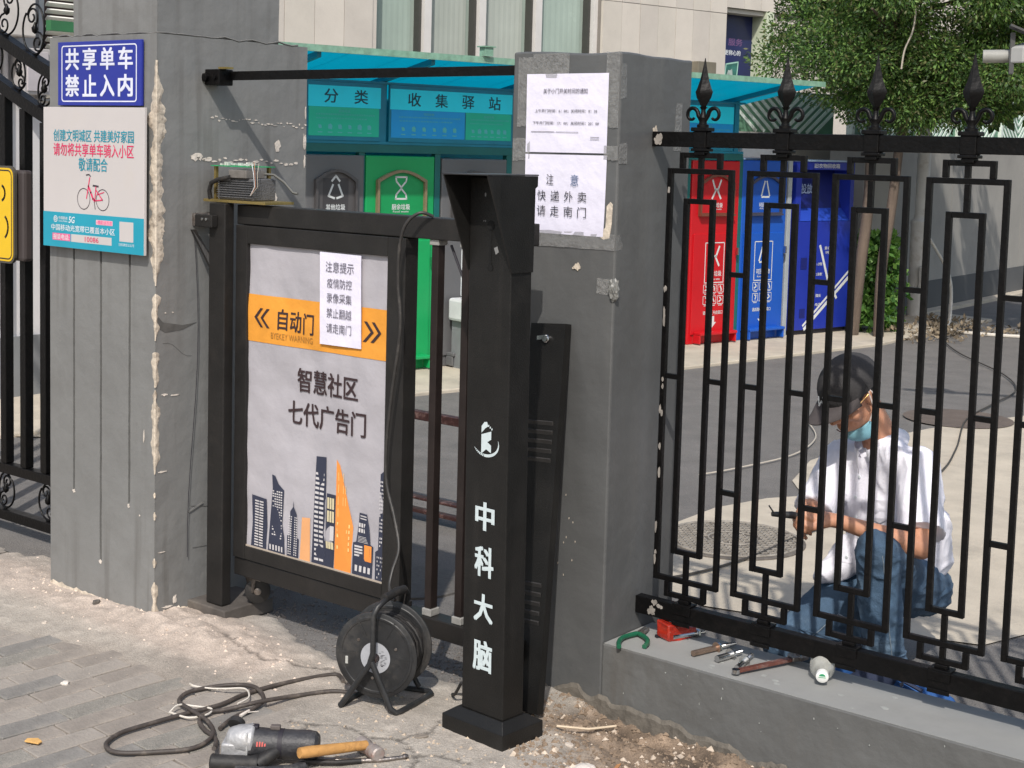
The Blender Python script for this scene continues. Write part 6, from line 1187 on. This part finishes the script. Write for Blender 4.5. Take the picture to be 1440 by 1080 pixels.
obj('trunk', limb([(-5.72, 12.05, -.05), (-5.66, 12.02, .6), (-5.60, 12.0, 1.2), (-5.60, 12.02, 2.0), (-5.55, 12.05, 3.4)], .055, .042), BARK, tr_, smooth=60)
obj('trunk', limb([(-5.50, 12.12, -.05), (-5.47, 12.05, .6), (-5.38, 12.0, 1.2), (-5.33, 12.0, 1.8), (-5.2, 12.0, 2.8)], .048, .038), BARK, tr_, smooth=60)
for i in range(12):
    a = rT.uniform(0, 2*PI); z = rT.uniform(1.85, 3.2); L_ = rT.uniform(.6, 1.3); obj('limb', limb([(-5.5, 12.03, z), (-5.5+math.cos(a)*L_*.5, 12.03+math.sin(a)*L_*.5, z+.25), (-5.5+math.cos(a)*L_, 12.03+math.sin(a)*L_, z+.3)], .03, .008, 6), BARK, tr_, smooth=60)
cl = []
for i in range(270):
    a = rT.uniform(0, 2*PI); z = rT.uniform(2.02, 4.3); rr = (1.25 if z > 2.4 else .5+2.0*(z-2.02))*rT.random()**.5
    dx, dy = math.cos(a)*rr, math.sin(a)*rr; s = rT.uniform(.14, .34); zz = z+.0*rr
    # low skirts hang to the right of the trunk
    cl.append((-5.32+(dx*1.25 if dx > 0 else dx), 12.1+(dy*.9 if dy < 0 else dy*.45)+(.3*dx if dx > 0 else 0), zz, s*1.15, s*1.15, s*.75))
for i in range(44):
    t_ = rT.random(); cl.append((-5.35+t_*.75+rT.uniform(-.1, .1), 11.9+t_*.5, 1.98+rT.uniform(-.12, .5)+t_*.1, .18, .18, .15))
leaf_cloud('crown', cl, 210000, .036, [LG[1], LG[1], LG[0], LG[0], LG[2], LG[3]], tr_, 4, droop=.1, elong=2.6)
m_ = MB(); m_.tube(catm([(-4.9, 11.2, 2.78), (-4.92, 11.2, 2.6), (-4.98, 11.2, 2.45), (-5.0, 11.2, 2.3)]), .008, 5); obj('dead_twig', m_, M('pale twig', (.4, .36, .3), .8), tr_)
tr2 = thing('broadleaf_tree', 'leafy tree with brighter broad leaves and dark branches at the upper right edge', 'tree', (-4.2, 13.2, 0))
obj('trunk', limb([(-3.5, 13.6, -.05), (-3.6, 13.5, 1.2), (-3.9, 13.3, 2.2), (-4.3, 13.1, 3.4)], .12, .07), BARK, tr2, smooth=60)
for P in ([(-4.95, 12.5, 1.9), (-4.75, 12.6, 2.25), (-4.4, 12.8, 2.6), (-4.0, 13.1, 3.0)], [(-4.5, 12.6, 2.1), (-4.2, 12.9, 2.5), (-3.9, 13.2, 2.7)], [(-4.1, 12.6, 2.0), (-4.0, 12.9, 2.4), (-3.8, 13.2, 2.6)]): obj('limb', limb(P, .02, .05, 7), BARK, tr2, smooth=60)
cl = []
for i in range(130):
    cl.append((rT.uniform(-5.0, -2.4), rT.uniform(12.4, 14.2), rT.uniform(2.05, 4.2), rT.uniform(.12, .3), rT.uniform(.12, .3), rT.uniform(.1, .22)))
leaf_cloud('crown', cl, 26000, .085, [leafmat('broad leaf green', (.10, .20, .04)), leafmat('broad leaf dark', (.04, .09, .03)), leafmat('broad leaf light', (.17, .27, .06))], tr2, 9, elong=1.7)
sh_ = thing('shrub', 'bright green leafy shrub growing between the royal blue bin and the white pole', 'shrub', (-5.72, 12.55, 0))
cl = [(-5.74+rT.gauss(0, .085), 12.52+rT.gauss(0, .10), rT.uniform(.08, .85), .11, .11, .09) for _ in range(46)]
leaf_cloud('foliage', cl, 4200, .062, [leafmat('shrub green', (.09, .20, .04)), leafmat('shrub light', (.15, .28, .06)), leafmat('shrub dark', (.05, .13, .03))], sh_, 12, elong=1.35)
for i in range(7): a = i*.9; obj('stem', limb([(-5.72, 12.55, -.02), (-5.72+.08*math.cos(a), 12.55+.08*math.sin(a), .4), (-5.72+.16*math.cos(a), 12.55+.16*math.sin(a), .75)], .009, .004, 5), BARK, sh_)
cl = [(-5.35+rT.gauss(0, .28), 12.95+rT.gauss(0, .35), .03, .14, .14, .03) for _ in range(30)]
o = leaf_cloud('leaf_litter', cl, 900, .05, [M('dry leaf', (.24, .19, .13), .8, .3, 20), M('dry leaf dark', (.15, .12, .085), .8, .3, 20)], None, 14); o['kind'] = 'stuff'
# weed by a stump of pale stone at the right edge
m_ = MB(); m_.lathe((-2.28, 5.98, -.02), ZA, [(0, .16), (.12, .15), (.30, .125), (.40, .09), (.42, .02)], 16)
o = obj('stump', m_, M('tan stone', (.34, .25, .17), .9, .3, 10, 1., 30), smooth=50); tag(o, 'tan rounded stone post stub at the right edge beyond the fence', 'stone post'); o.location = (.62, .0, 0)
# machine and barrier seen between the gate bars
mc = thing('parcel_box', 'grey box with white lid and small shelf seen between the gate bars', 'box', row(.25, .2, 0))
obj('body', rbox(MB(), .24, .62, .05, .30, .02, .50), M('plain mid grey', (.19, .2, .21), .6), mc); obj('lid', rbox(MB(), .20, .45, .05, .36, .36, .52), M('white lid', (.6, .6, .62), .5), mc, bevel=.02); obj('shelf', rbox(MB(), .34, .62, .30, .5, .14, .17), M('pale shelf', (.35, .36, .38), .5), mc)
rb = thing('rail_barrier', 'low dark red brown metal rail barrier seen through the gate bars', 'barrier', (-4.2, 4.6, 0))
RBm = M('speckled red brown paint', (.05, .02, .018), .5, .4, 40, dirt=(.3, .2, .18), dscale=40, damt=.7)
for z, h_ in ((.455, .018), (.10, .006), (.045, .008)): obj('rail', MB().box(-5.2, -3.5, 4.58, 4.62, z-h_, z+h_), RBm, rb, bevel=.003)
for x in (-5.18, -3.52): obj('post', MB().box(x-.02, x+.02, 4.58, 4.62, 0, .5), RBm, rb)
m_ = MB(); m_.lathe((-3.55, 3.92, -.008), ZA, [(0, .2), (.012, .2), (.014, .19), (.014, .001)], 32); tag(obj('manhole_cover', m_, M('dark speckled cover', (.12, .11, .10), .8, .3, 60), smooth=40), 'dark round cover in the yard just behind the gate bars', 'manhole cover')
# ================================================================== THE KNEELING MAN
man = thing('person', 'man in white shirt, jeans and dark cap kneeling behind the iron fence', 'person', (-1.87, 4.2, 0))
def hull(mb, balls):
    b_ = bmesh.new()
    for c, r in balls:
        q = bmesh.ops.create_icosphere(b_, subdivisions=2, radius=1.0)
        rr = r if isinstance(r, (tuple, list)) else (r, r, r)
        for v in q['verts']: v.co = Vector((v.co.x*rr[0], v.co.y*rr[1], v.co.z*rr[2]))+Vector(c)
    bmesh.ops.convex_hull(b_, input=b_.verts)
    lo = [v for v in b_.verts if not v.link_faces]; bmesh.ops.delete(b_, geom=lo, context='VERTS')
    b_.verts.index_update(); mb.add([v.co[:] for v in b_.verts], [tuple(v.index for v in f.verts) for f in b_.faces]); b_.free()
def chain(mb, pts):
    for i in range(len(pts)-1): hull(mb, [pts[i], pts[i+1]])
def fleshy(name, mb, mat, parent, vox=.008, sm=6, wrinkle=None, edit=None):
    me = bpy.data.meshes.new('tmp'); me.from_pydata(mb.v, [], mb.f); me.update(); o = bpy.data.objects.new('tmp', me); COL.objects.link(o)
    m1 = o.modifiers.new('r', 'REMESH'); m1.mode = 'VOXEL'; m1.voxel_size = vox; m1.use_smooth_shade = True
    m2 = o.modifiers.new('s', 'SMOOTH'); m2.iterations = sm; m2.factor = .5
    bpy.context.view_layer.update(); dg = bpy.context.evaluated_depsgraph_get(); me2 = bpy.data.meshes.new_from_object(o.evaluated_get(dg)); bpy.data.objects.remove(o); bpy.data.meshes.remove(me)
    me2.name = name; n = len(me2.vertices); co = np.empty(n*3); me2.vertices.foreach_get('co', co); co = co.reshape(-1, 3); no = np.empty(n*3); me2.vertices.foreach_get('normal', no); no = no.reshape(-1, 3)
    if wrinkle: co = co+no*np.array([wrinkle(Vector(p)) for p in co])[:, None]
    if edit: co = edit(co, no)
    co = co-np.array(WM[parent.name].translation); me2.vertices.foreach_set('co', co.ravel()); me2.materials.clear(); me2.materials.append(mat); me2.polygons.foreach_set('use_smooth', [True]*len(me2.polygons)); me2.update()
    o = bpy.data.objects.new(name, me2); place(o, parent); WM[o.name] = WM[parent.name]; return o
V = Vector
SKIN = M('tanned skin', (.50, .245, .15), .5, .1, 12, .15, 90); SKIN.node_tree.nodes['Principled BSDF'].inputs['Subsurface Weight'].default_value = .08; SKIN.node_tree.nodes['Principled BSDF'].inputs['Subsurface Radius'].default_value = (.01, .004, .002)
SHIRT = M('white shirt cotton', (.76, .75, .82), .8, .03, 6, .25, 180); JEAN = M('faded denim', (.05, .092, .15), .85, .35, 7, .5, 220, dirt=(.17, .25, .33), dscale=4.5, damt=.85)
CAPM = M('charcoal cap cloth', (.035, .033, .034), .85, .15, 20, .4, 180); SHOE = M('navy canvas shoe', (.015, .022, .05), .7, .2, 20)
# head frame
hc = V((-1.954, 4.134, .872)); f_h = V((-.40, -.90, 0)).normalized(); pt = math.radians(38); hf = (f_h*math.cos(pt)-ZA*math.sin(pt)).normalized(); hsd = f_h.cross(ZA).normalized(); hu = hsd.cross(hf).normalized()
def hp(f, s, u): return hc+hf*f+hsd*s+hu*u
# joints
neck0 = V((-1.900, 4.235, .745)); chest = V((-1.895, 4.262, .545)); belly = V((-1.885, 4.30, .40)); pelvis = V((-1.868, 4.335, .290))
shR = V((-2.035, 4.265, .645)); shL = V((-1.755, 4.200, .668)); elR = V((-2.035, 4.075, .500)); elL = V((-1.665, 4.035, .470)); wrR = V((-1.945, 3.905, .560)); wrL = V((-1.845, 3.875, .545))
hipR = V((-1.945, 4.29, .275)); hipL = V((-1.80, 4.25, .285)); knR = V((-2.06, 3.965, .085)); knL = V((-1.745, 3.905, .470)); anR = V((-2.03, 4.36, .065)); anL = V((-1.735, 3.98, .115)); 
SC = 1.0
m_ = MB()
# skull, jaw, neck
def hell(mb, f, s, u, rf, rs, ru):
    b_ = bmesh.new(); q = bmesh.ops.create_icosphere(b_, subdivisions=3, radius=1.); 
    mb.add([hp(f+v.co.x*rf, s+v.co.y*rs, u+v.co.z*ru)[:] for v in b_.verts], [tuple(v.index for v in fc.verts) for fc in b_.faces]); b_.free()
hell(m_, -.012, 0, .025, .088, .070, .080); hell(m_, .03, 0, -.035, .058, .056, .075); hull(m_, [(hp(.052, 0, -.088), .022), (hp(.0, .034, -.055), .020), (hp(.0, -.034, -.055), .020), (hp(.05, .02, -.05), .02), (hp(.05, -.02, -.05), .02)])
hull(m_, [(hp(.084, 0, .012), .009), (hp(.102, 0, -.022), .012), (hp(.08, .012, -.026), .009), (hp(.08, -.012, -.026), .009)])   # nose
hull(m_, [(hp(.083, -.018, -.058), .006), (hp(.089, 0, -.056), .008), (hp(.083, .018, -.058), .006)]); hull(m_, [(hp(.080, -.014, -.070), .007), (hp(.085, 0, -.071), .008), (hp(.080, .014, -.070), .007)])  # lips
for sg in (-1, 1):
    hull(m_, [(hp(-.006, sg*.070, .010), (.010, .010, .012)), (hp(-.014, sg*.078, .018), (.009, .009, .010)), (hp(-.004, sg*.070, -.022), .007)]); hull(m_, [(hp(.070, sg*.028, .020), .010), (hp(.062, sg*.046, .016), .009)]); hull(m_, [(hp(.058, sg*.044, -.02), .018), (hp(.045, sg*.050, -.03), .018)])
chain(m_, [(hp(-.02, 0, -.03), .052), (neck0+V((0, 0, -.005)), .053), (neck0+V((.0, .03, -.06)), .07)])
# trunk and limbs under the clothes (one continuous body)
chain(m_, [(neck0+V((0, .03, -.05)), .07), (chest, (.12, .10, .10)), (belly, (.11, .10, .09)), (pelvis, (.12, .11, .09))]); chain(m_, [(shR, .045), (chest+V((0, 0, .05)), .07)]); chain(m_, [(shL, .045), (chest+V((0, 0, .05)), .07)])
for s_, e_, w_ in ((shR, elR, wrR), (shL, elL, wrL)):
    mid = s_.lerp(e_, .5); chain(m_, [(s_, .045), (mid, .041), (e_, .034)]); md = e_.lerp(w_, .3); chain(m_, [(e_, .034), (md, .036), (e_.lerp(w_, .7), .027), (w_, .0225)])
for h_, k_, a_ in ((hipR, knR, anR), (hipL, knL, anL)):
    chain(m_, [(h_, .085), (h_.lerp(k_, .5), .07), (k_, .052)]); chain(m_, [(k_, .052), (k_.lerp(a_, .35), .052), (a_, .035)])
for a_, d_ in ((anL, V((-.05, -.19, -.055))), (anR, V((.02, .14, -.03)))): chain(m_, [(a_, .035), (a_+d_*.5+V((0, 0, -.01)), .032), (a_+d_, .025)])
# hands: palms and five fingers each, closed on the tool
def hand(w, fdir, palm_n, thumb_side, curl):
    fdir = fdir.normalized(); pn = (palm_n-fdir*palm_n.dot(fdir)).normalized(); sd = fdir.cross(pn)*thumb_side
    kn = w+fdir*.075
    hull(m_, [(w, .022), (kn+sd*.028, .0145), (kn-sd*.030, .013), (w+fdir*.03+sd*.026, .016), (w+fdir*.03-sd*.024, .014)])
    for i, (off, L_, r0) in enumerate(((.030, .036, .0098), (.010, .041, .0102), (-.011, .038, .0098), (-.031, .030, .0086))):
        p = kn+sd*off; c = curl+.12*i; d = fdir; P = [(p, r0)]
        for k in range(3):
            c2 = c*(k+.55); dd = (fdir*math.cos(c2)+pn*math.sin(c2)); p = p+dd*L_*(1-.2*k); P.append((p, r0*(1-.09*(k+1))))
        chain(m_, P)
    t0 = w+fdir*.025+sd*.026; t1 = t0+fdir*.034+sd*.018+pn*.016; t2 = t1+fdir*.030-sd*.002+pn*.016; chain(m_, [(t0, .014), (t1, .0115), (t2, .0095)])
    return kn
kR = hand(wrR, V((-.10, -1, .05)), V((.75, 0, -.3)), -1, .95)
kL = hand(wrL, V((-.80, -.35, .12)), V((-.35, -.15, -.8)), 1, .9)
body = fleshy('body', m_, SKIN, man, vox=.0052, sm=4)
# small facial parts
for sg in (-1, 1):
    m2 = MB(); m2.lathe(hp(.0755, sg*.030, .0045), hf, [(-.006, .001), (-.006, .0085), (-.001, .0095), (.002, .006), (.003, .001)], 12); obj('eye', m2, M('eye white', (.5, .45, .42), .3), man, smooth=60)
    m2 = MB(); m2.tube([hp(.078, sg*.016, .028), hp(.079, sg*.03, .033), hp(.068, sg*.047, .028)], .0035, 6); obj('eyebrow', m2, M('black hair', (.012, .01, .01), .6), man)
m2 = MB(); m2.tube([hp(.094, -.018, -.0635), hp(.0985, 0, -.0625), hp(.094, .018, -.0635)], .0018, 5); obj('mouth_line', m2, M('dark lip', (.16, .05, .045), .5), man)
def scalp(v): return 0
m_ = MB(); hell(m_, -.030, 0, .010, .076, .0755, .062); hell(m_, .012, 0, .03, .06, .0745, .05); obj('hair', m_, MATS['black hair'], man, smooth=80)
# cap
m_ = MB(); b_ = bmesh.new(); bmesh.ops.create_uvsphere(b_, u_segments=28, v_segments=16, radius=1.)
vs = []; 
for v in b_.verts:
    x, y, z = v.co; z = max(z, -.12)
    vs.append(hp(-.012+x*.106, y*.087, .036+z*.090)+hsd*.0)
m_.add([p[:] for p in vs], [tuple(v.index for v in f.verts) for f in b_.faces]); b_.free(); cap = obj('cap', m_, CAPM, man, smooth=60)
m_ = MB(); N_ = 16; top_ = []; bot = []
for i in range(N_+1):
    a = -1.15+2.3*i/N_; inn_ = (-.012+.104*math.cos(a)*.99, .086*math.sin(a)); t_ = math.cos(a/1.15*PI/2)**.6 if abs(a) < 1.149 else 0; ou = (inn_[0]+.078*t_, inn_[1]*1.02)
    for lst, dz in ((top_, .004), (bot, 0)):
        lst.append((hp(inn_[0], inn_[1], .028+dz), hp(inn_[0]*.5+ou[0]*.5, ou[1], .029+dz-.018*(inn_[1]/.086)**2*.6), hp(ou[0], ou[1], .026+dz-.030*(inn_[1]/.086)**2)))
vs = [p for r in top_+bot for p in r]; n = N_+1; fs = []
for i in range(N_):
    for k in range(2):
        fs.append((i*3+k, i*3+k+1, (i+1)*3+k+1, (i+1)*3+k)); q = n*3; fs.append((q+i*3+k, q+(i+1)*3+k, q+(i+1)*3+k+1, q+i*3+k+1))
    q = n*3; fs.append((i*3+2, q+i*3+2, q+(i+1)*3+2, (i+1)*3+2))
m_.add([p[:] for p in vs], fs); obj('brim', m_, M('faded cap brim', (.065, .055, .055), .85, .1, 10), cap, smooth=50)
m_ = MB()
for k in range(6):
    a = k*PI/3+PI/6; m_.tube([hp(-.012+.1065*math.cos(a)*math.cos(t_), .0875*math.sin(a)*math.cos(t_), .030+.0925*math.sin(t_)) for t_ in [j*PI/2/8 for j in range(8)]], .0012, 4)
m_.lathe(hp(-.012, 0, .121), hu, [(0, .006), (.004, .005), (.005, .001)], 10); obj('cap_seam', m_, M('cap seam', (.02, .02, .02), .8), cap)
m_ = MB(); O = hp(.0965, 0, .058); cu_ = hsd; cv_ = (hu*.82-hf*.5).normalized(); m_.strip(O+hf*.004, cu_, cv_, [(-.012, .016), (-.012, -.012), (.0, .004), (.012, -.012), (.012, .016)], .005); m_.strip(O+hf*.004, cu_, cv_, [(-.016, .016), (-.006, .016)], .004); obj('cap_emblem', m_, WHT, cap)
# mask pulled under the chin, ear loops, glasses
MSK = M('blue surgical mask', (.22, .46, .55), .7, .08, 30, .4, 200)
m_ = MB(); rows_ = []
for j in range(9):
    t_ = j/8
    rows_.append([hp(.005+(.068+.012*math.sin(t_*PI))*math.cos(a)*1.0-.02*(1-t_)*0, .060*math.sin(a), -.080-.045*t_+.018*(1-math.cos(a))*(1-t_)*.6) for a in [(-1.35+2.7*i/14) for i in range(15)]])
vs = [p[:] for r in rows_ for p in r]; m_.add(vs, [(j*15+i, j*15+i+1, (j+1)*15+i+1, (j+1)*15+i) for j in range(8) for i in range(14)])
mk = obj('face_mask', m_, MSK, man, smooth=70); sm_ = mk.modifiers.new('thickness', 'SOLIDIFY'); sm_.thickness = .003
for sg in (-1, 1):
    m_ = MB(); m_.tube(catm([hp(.025, sg*.0635, -.068), hp(.0, sg*.0775, -.03), hp(-.012, sg*.083, .028), hp(-.022, sg*.080, .0), hp(-.012, sg*.066, -.05), hp(.01, sg*.062, -.10)], 5), .0022, 6); obj('ear_loop', m_, M('pink white elastic', (.7, .62, .58), .7), mk, smooth=60)
m_ = MB()
for sg in (-1, 1): m_.tube([hp(.09, sg*.052, .004), hp(.03, sg*.079, .012), hp(-.015, sg*.081, .016)], .0016, 5); m_.tube([hp(.088+.006*math.cos(a), sg*(.031+.021*math.cos(a)), .002+.015*math.sin(a)) for a in [k*PI/8 for k in range(16)]], .0012, 5, closed=True)
m_.tube([hp(.096, -.010, .004), hp(.099, 0, .007), hp(.096, .010, .004)], .0013, 5); obj('glasses', m_, M('gold wire', (.55, .36, .14), .3, metal=.8), man, smooth=60)
# shirt
def ridge(x, y, z, o=2): return (1-min(1, abs(fbm(x, y, z, o))*2.6))**2
def wsh(p): return .003*fbm(p.x*9, p.y*9, p.z*6, 3)+.0065*(ridge(p.x*7+p.z*3, p.y*7, p.z*4.5)-.35)+.0035*(ridge(p.x*16, p.y*16, p.z*9+p.x*8)-.35)
m_ = MB()
chain(m_, [(chest+V((0, -.005, .09)), (.10, .085, .055)), (chest+V((0, 0, .0)), (.135, .115, .10)), (belly, (.130, .120, .09)), (pelvis+V((0, .0, .03)), (.132, .128, .07))])
hull(m_, [(shR, .064), (chest+V((0, 0, .06)), (.10, .09, .07)), (shL, .066)]); hull(m_, [(neck0+V((0, .02, -.035)), .060), (shR+V((.05, .02, .02)), .045), (shL+V((-.05, -.02, .02)), .045), (chest, .09)])
def sleeve(s_, e_, t1, r0, r1):
    e2 = s_.lerp(e_, t1); d = (e_-s_).normalized(); hull(m_, [(s_, r0), (s_.lerp(e_, t1*.6), r1*.98)])
    m_.lathe(s_.lerp(e_, .1), d, [(0, r0*.96), ((e2-s_).length*.5, r1), ((e2-s_).length*.92, r1*1.06)], 20)
sleeve(shR, elR, .92, .066, .062); sleeve(shL, elL, .80, .070, .068)
# shirt tails over the lap and hanging behind
hull(m_, [(belly+V((-.09, -.08, -.03)), .05), (V((-1.985, 4.14, .315)), .034), (V((-2.015, 4.09, .30)), .018), (belly+V((0, -.1, -.02)), .04)]); hull(m_, [(pelvis+V((.06, .04, .03)), .07), (V((-1.775, 4.42, .33)), .055), (V((-1.775, 4.38, .46)), .06), (belly+V((.05, .05, 0)), .08)])
shirt = fleshy('shirt', m_, SHIRT, man, vox=.006, sm=3, wrinkle=wsh)
def surf_out(p, d): return p
# collar and placket
m_ = MB(); 
nk = neck0+V((-.004, -.004, -.030)); nu = (hp(-.02, 0, -.03)-neck0).normalized(); fr_ = V((-.30, -.92, -.25)); fr_ = (fr_-nu*fr_.dot(nu)).normalized(); sdn = nu.cross(fr_).normalized()
ringp = []
for sg in (-1, 1):
    A0 = []
    for i in range(11):
        a = math.radians(14+i*16.2)*sg; r = .072; base = nk+fr_*math.cos(a)*r+sdn*math.sin(a)*r; 
        topi = base+nu*.026-(fr_*math.cos(a)+sdn*math.sin(a))*.006; lowo = base-nu*(.018+.030*max(0, math.cos(a)))+(fr_*math.cos(a)+sdn*math.sin(a))*(.024+.012*max(0, math.cos(a))); A0 += [base-nu*.01, topi, lowo]
    m_.add([p[:] for p in A0], [f for i in range(10) for f in ((i*3, i*3+3, i*3+4, i*3+1), (i*3+1, i*3+4, i*3+5, i*3+2))])
co_ = obj('collar', m_, SHIRT, man, smooth=60); s2 = co_.modifiers.new('thickness', 'SOLIDIFY'); s2.thickness = .003; s2.offset = 0
# placket with buttons laid on the shirt front (ray-cast onto the shirt so that it touches it)
from mathutils.bvhtree import BVHTree
bpy.context.view_layer.update(); sme = shirt.data; off = WM[man.name].translation
bv = BVHTree.FromPolygons([v.co+off for v in sme.vertices], [tuple(p.vertices) for p in sme.polygons])
fdn = V((-.25, -.97, 0)).normalized(); sdh = fdn.cross(ZA)
def onshirt(s, z, lift=.003):
    o_ = V((-1.905, 4.27, z))+fdn*.6+sdh*s; h_, n_, i_, d_ = bv.ray_cast(o_, -fdn, 1.0); return (h_+n_*lift) if h_ else None
m_ = MB(); rws = []
for k in range(24):
    z = .640-k*.0125; a, b = onshirt(-.018, z), onshirt(.018, z)
    if a and b: rws.append((a, b))
m_.add([p[:] for r in rws for p in r], [(i*2, i*2+1, i*2+3, i*2+2) for i in range(len(rws)-1)]); obj('placket', m_, SHIRT, shirt, smooth=50)
for k in range(5):
    p = onshirt(0, .615-k*.062, .0045)
    if p: obj('button', MB().lathe(p, fdn, [(0, .0055), (.002, .0055), (.0025, .003)], 10), WHT, shirt)
m_ = MB(); q = [onshirt(s, z, .0035) for s, z in ((-.10, .56), (-.045, .555), (-.045, .50), (-.07, .485), (-.10, .505))]
if all(q): m_.add([p[:] for p in q], [(0, 1, 2, 3, 4)]); obj('chest_pocket', m_, SHIRT, shirt)
# jeans
def wj(p): return .0025*fbm(p.x*11, p.y*11, p.z*11, 3)+.0065*(ridge(p.x*6, p.y*6, p.z*13+p.x*6)-.35)+.003*(ridge(p.x*14, p.y*14, p.z*22)-.35)
m_ = MB(); chain(m_, [(pelvis+V((0, 0, .05)), (.12, .12, .06)), (pelvis+V((.0, .02, -.02)), (.135, .13, .085))]); hull(m_, [(hipR, .10), (hipL, .10), (V((-1.80, 4.42, .235)), .085), (V((-1.88, 4.43, .22)), .085)])
chain(m_, [(hipR, .10), (hipR.lerp(knR, .5), .088), (knR+V((0, 0, .01)), .066)]); chain(m_, [(knR+V((0, 0, .01)), .064), (knR.lerp(anR, .5), .066), (anR, .052)])
chain(m_, [(hipL, .10), (hipL.lerp(knL, .5), .088), (knL, .066)]); chain(m_, [(knL, .066), (knL.lerp(anL, .4), .066), (knL.lerp(anL, .85), .060)])
m_.lathe(knL.lerp(anL, .7), (anL-knL), [(0, .058), ((anL-knL).length*.28, .063)], 18)
obj_j = fleshy('jeans', m_, JEAN, man, vox=.006, sm=3, wrinkle=wj)
bvj = BVHTree.FromPolygons([v.co+off for v in obj_j.data.vertices], [tuple(p.vertices) for p in obj_j.data.polygons])
def onj(p, d): h_, n_, i_, dd = bvj.ray_cast(p+d*.4, -d, .8); return (h_+n_*.0015) if h_ else None
m_ = MB(); dS = V((.6, -.75, .1)).normalized()
for A_s, B_s in ((knL, anL+V((0, 0, .05))), (hipR, knR)):
    q = [onj(A_s.lerp(B_s, t_/14), dS) for t_ in range(15)]; q = [p for p in q if p]
    if len(q) > 3: m_.tube(q, .0013, 4)
obj('seam', m_, M('pale denim thread', (.2, .24, .28), .8), obj_j, kind='stuff')
q = [onj(V((anL.x, anL.y, .165))+V((.0, .0, 0)), V((math.cos(a*PI/8), math.sin(a*PI/8), 0))) for a in range(16)]
if all(q): obj('hem', MB().tube(q, .003, 5, closed=True), JEAN, obj_j, smooth=60)
for a_, d_ in ((anL, V((-.05, -.19, -.055))), (anR, V((.02, .14, -.03)))):
    m_ = MB(); e = a_+d_; chain(m_, [(a_+V((0, 0, -.02)), .052), (a_+d_*.5+V((0, 0, -.012)), (.050, .050, .042)), (e+V((0, -.01, .010)), (.046, .05, .034))]); fleshy('shoe', m_, SHOE, man, vox=.006, sm=3)
# a small tool in his fingers, and the blue bag
tp = kR+V((-.02, -.045, -.005))
m_ = MB(); m_.tube([tp+V((.04, .05, -.01)), tp+V((.01, .01, .0)), tp+V((-.03, -.035, .004))], [.010, .011, .007], 8); m_.tube([tp+V((-.02, -.03, .0)), tp+V((-.035, -.045, .03))], .0025, 6)
tag(obj('hand_tool', m_, M('dark tool', (.03, .03, .03), .4, .3, 30), smooth=50), 'small dark hand tool held in the kneeling man\'s fingers', 'tool')
bg_ = thing('tool_bag', 'bright blue cloth tool bag on the asphalt in front of the kneeling man\'s foot', 'bag', (-1.70, 4.0, 0))
m_ = MB(); chain(m_, [(V((-1.90, 4.05, .04)), (.05, .05, .028)), (V((-1.80, 4.02, .06)), (.07, .07, .045)), (V((-1.68, 4.01, .06)), (.07, .06, .042)), (V((-1.57, 4.0, .04)), (.045, .05, .03))])
fleshy('bag_body', m_, M('blue bag cloth', (.018, .085, .27), .75, .25, 10, .5, 120), bg_, vox=.007, sm=2, wrinkle=lambda p: .008*fbm(p.x*14, p.y*14, p.z*14, 3))
m_ = MB(); m_.tube(catm([(-1.76, 3.955, .105), (-1.68, 3.94, .105), (-1.60, 3.94, .085)]), .006, 6); obj('strap', m_, M('dark navy strap', (.01, .02, .06), .6), bg_, smooth=50)
m_ = MB(); m_.lathe((-1.66, 3.935, .09), (-.4, -1, .2), [(0, .007), (.003, .007)], 10); obj('buckle', m_, CHROME, bg_)
print('bricks', cnt)
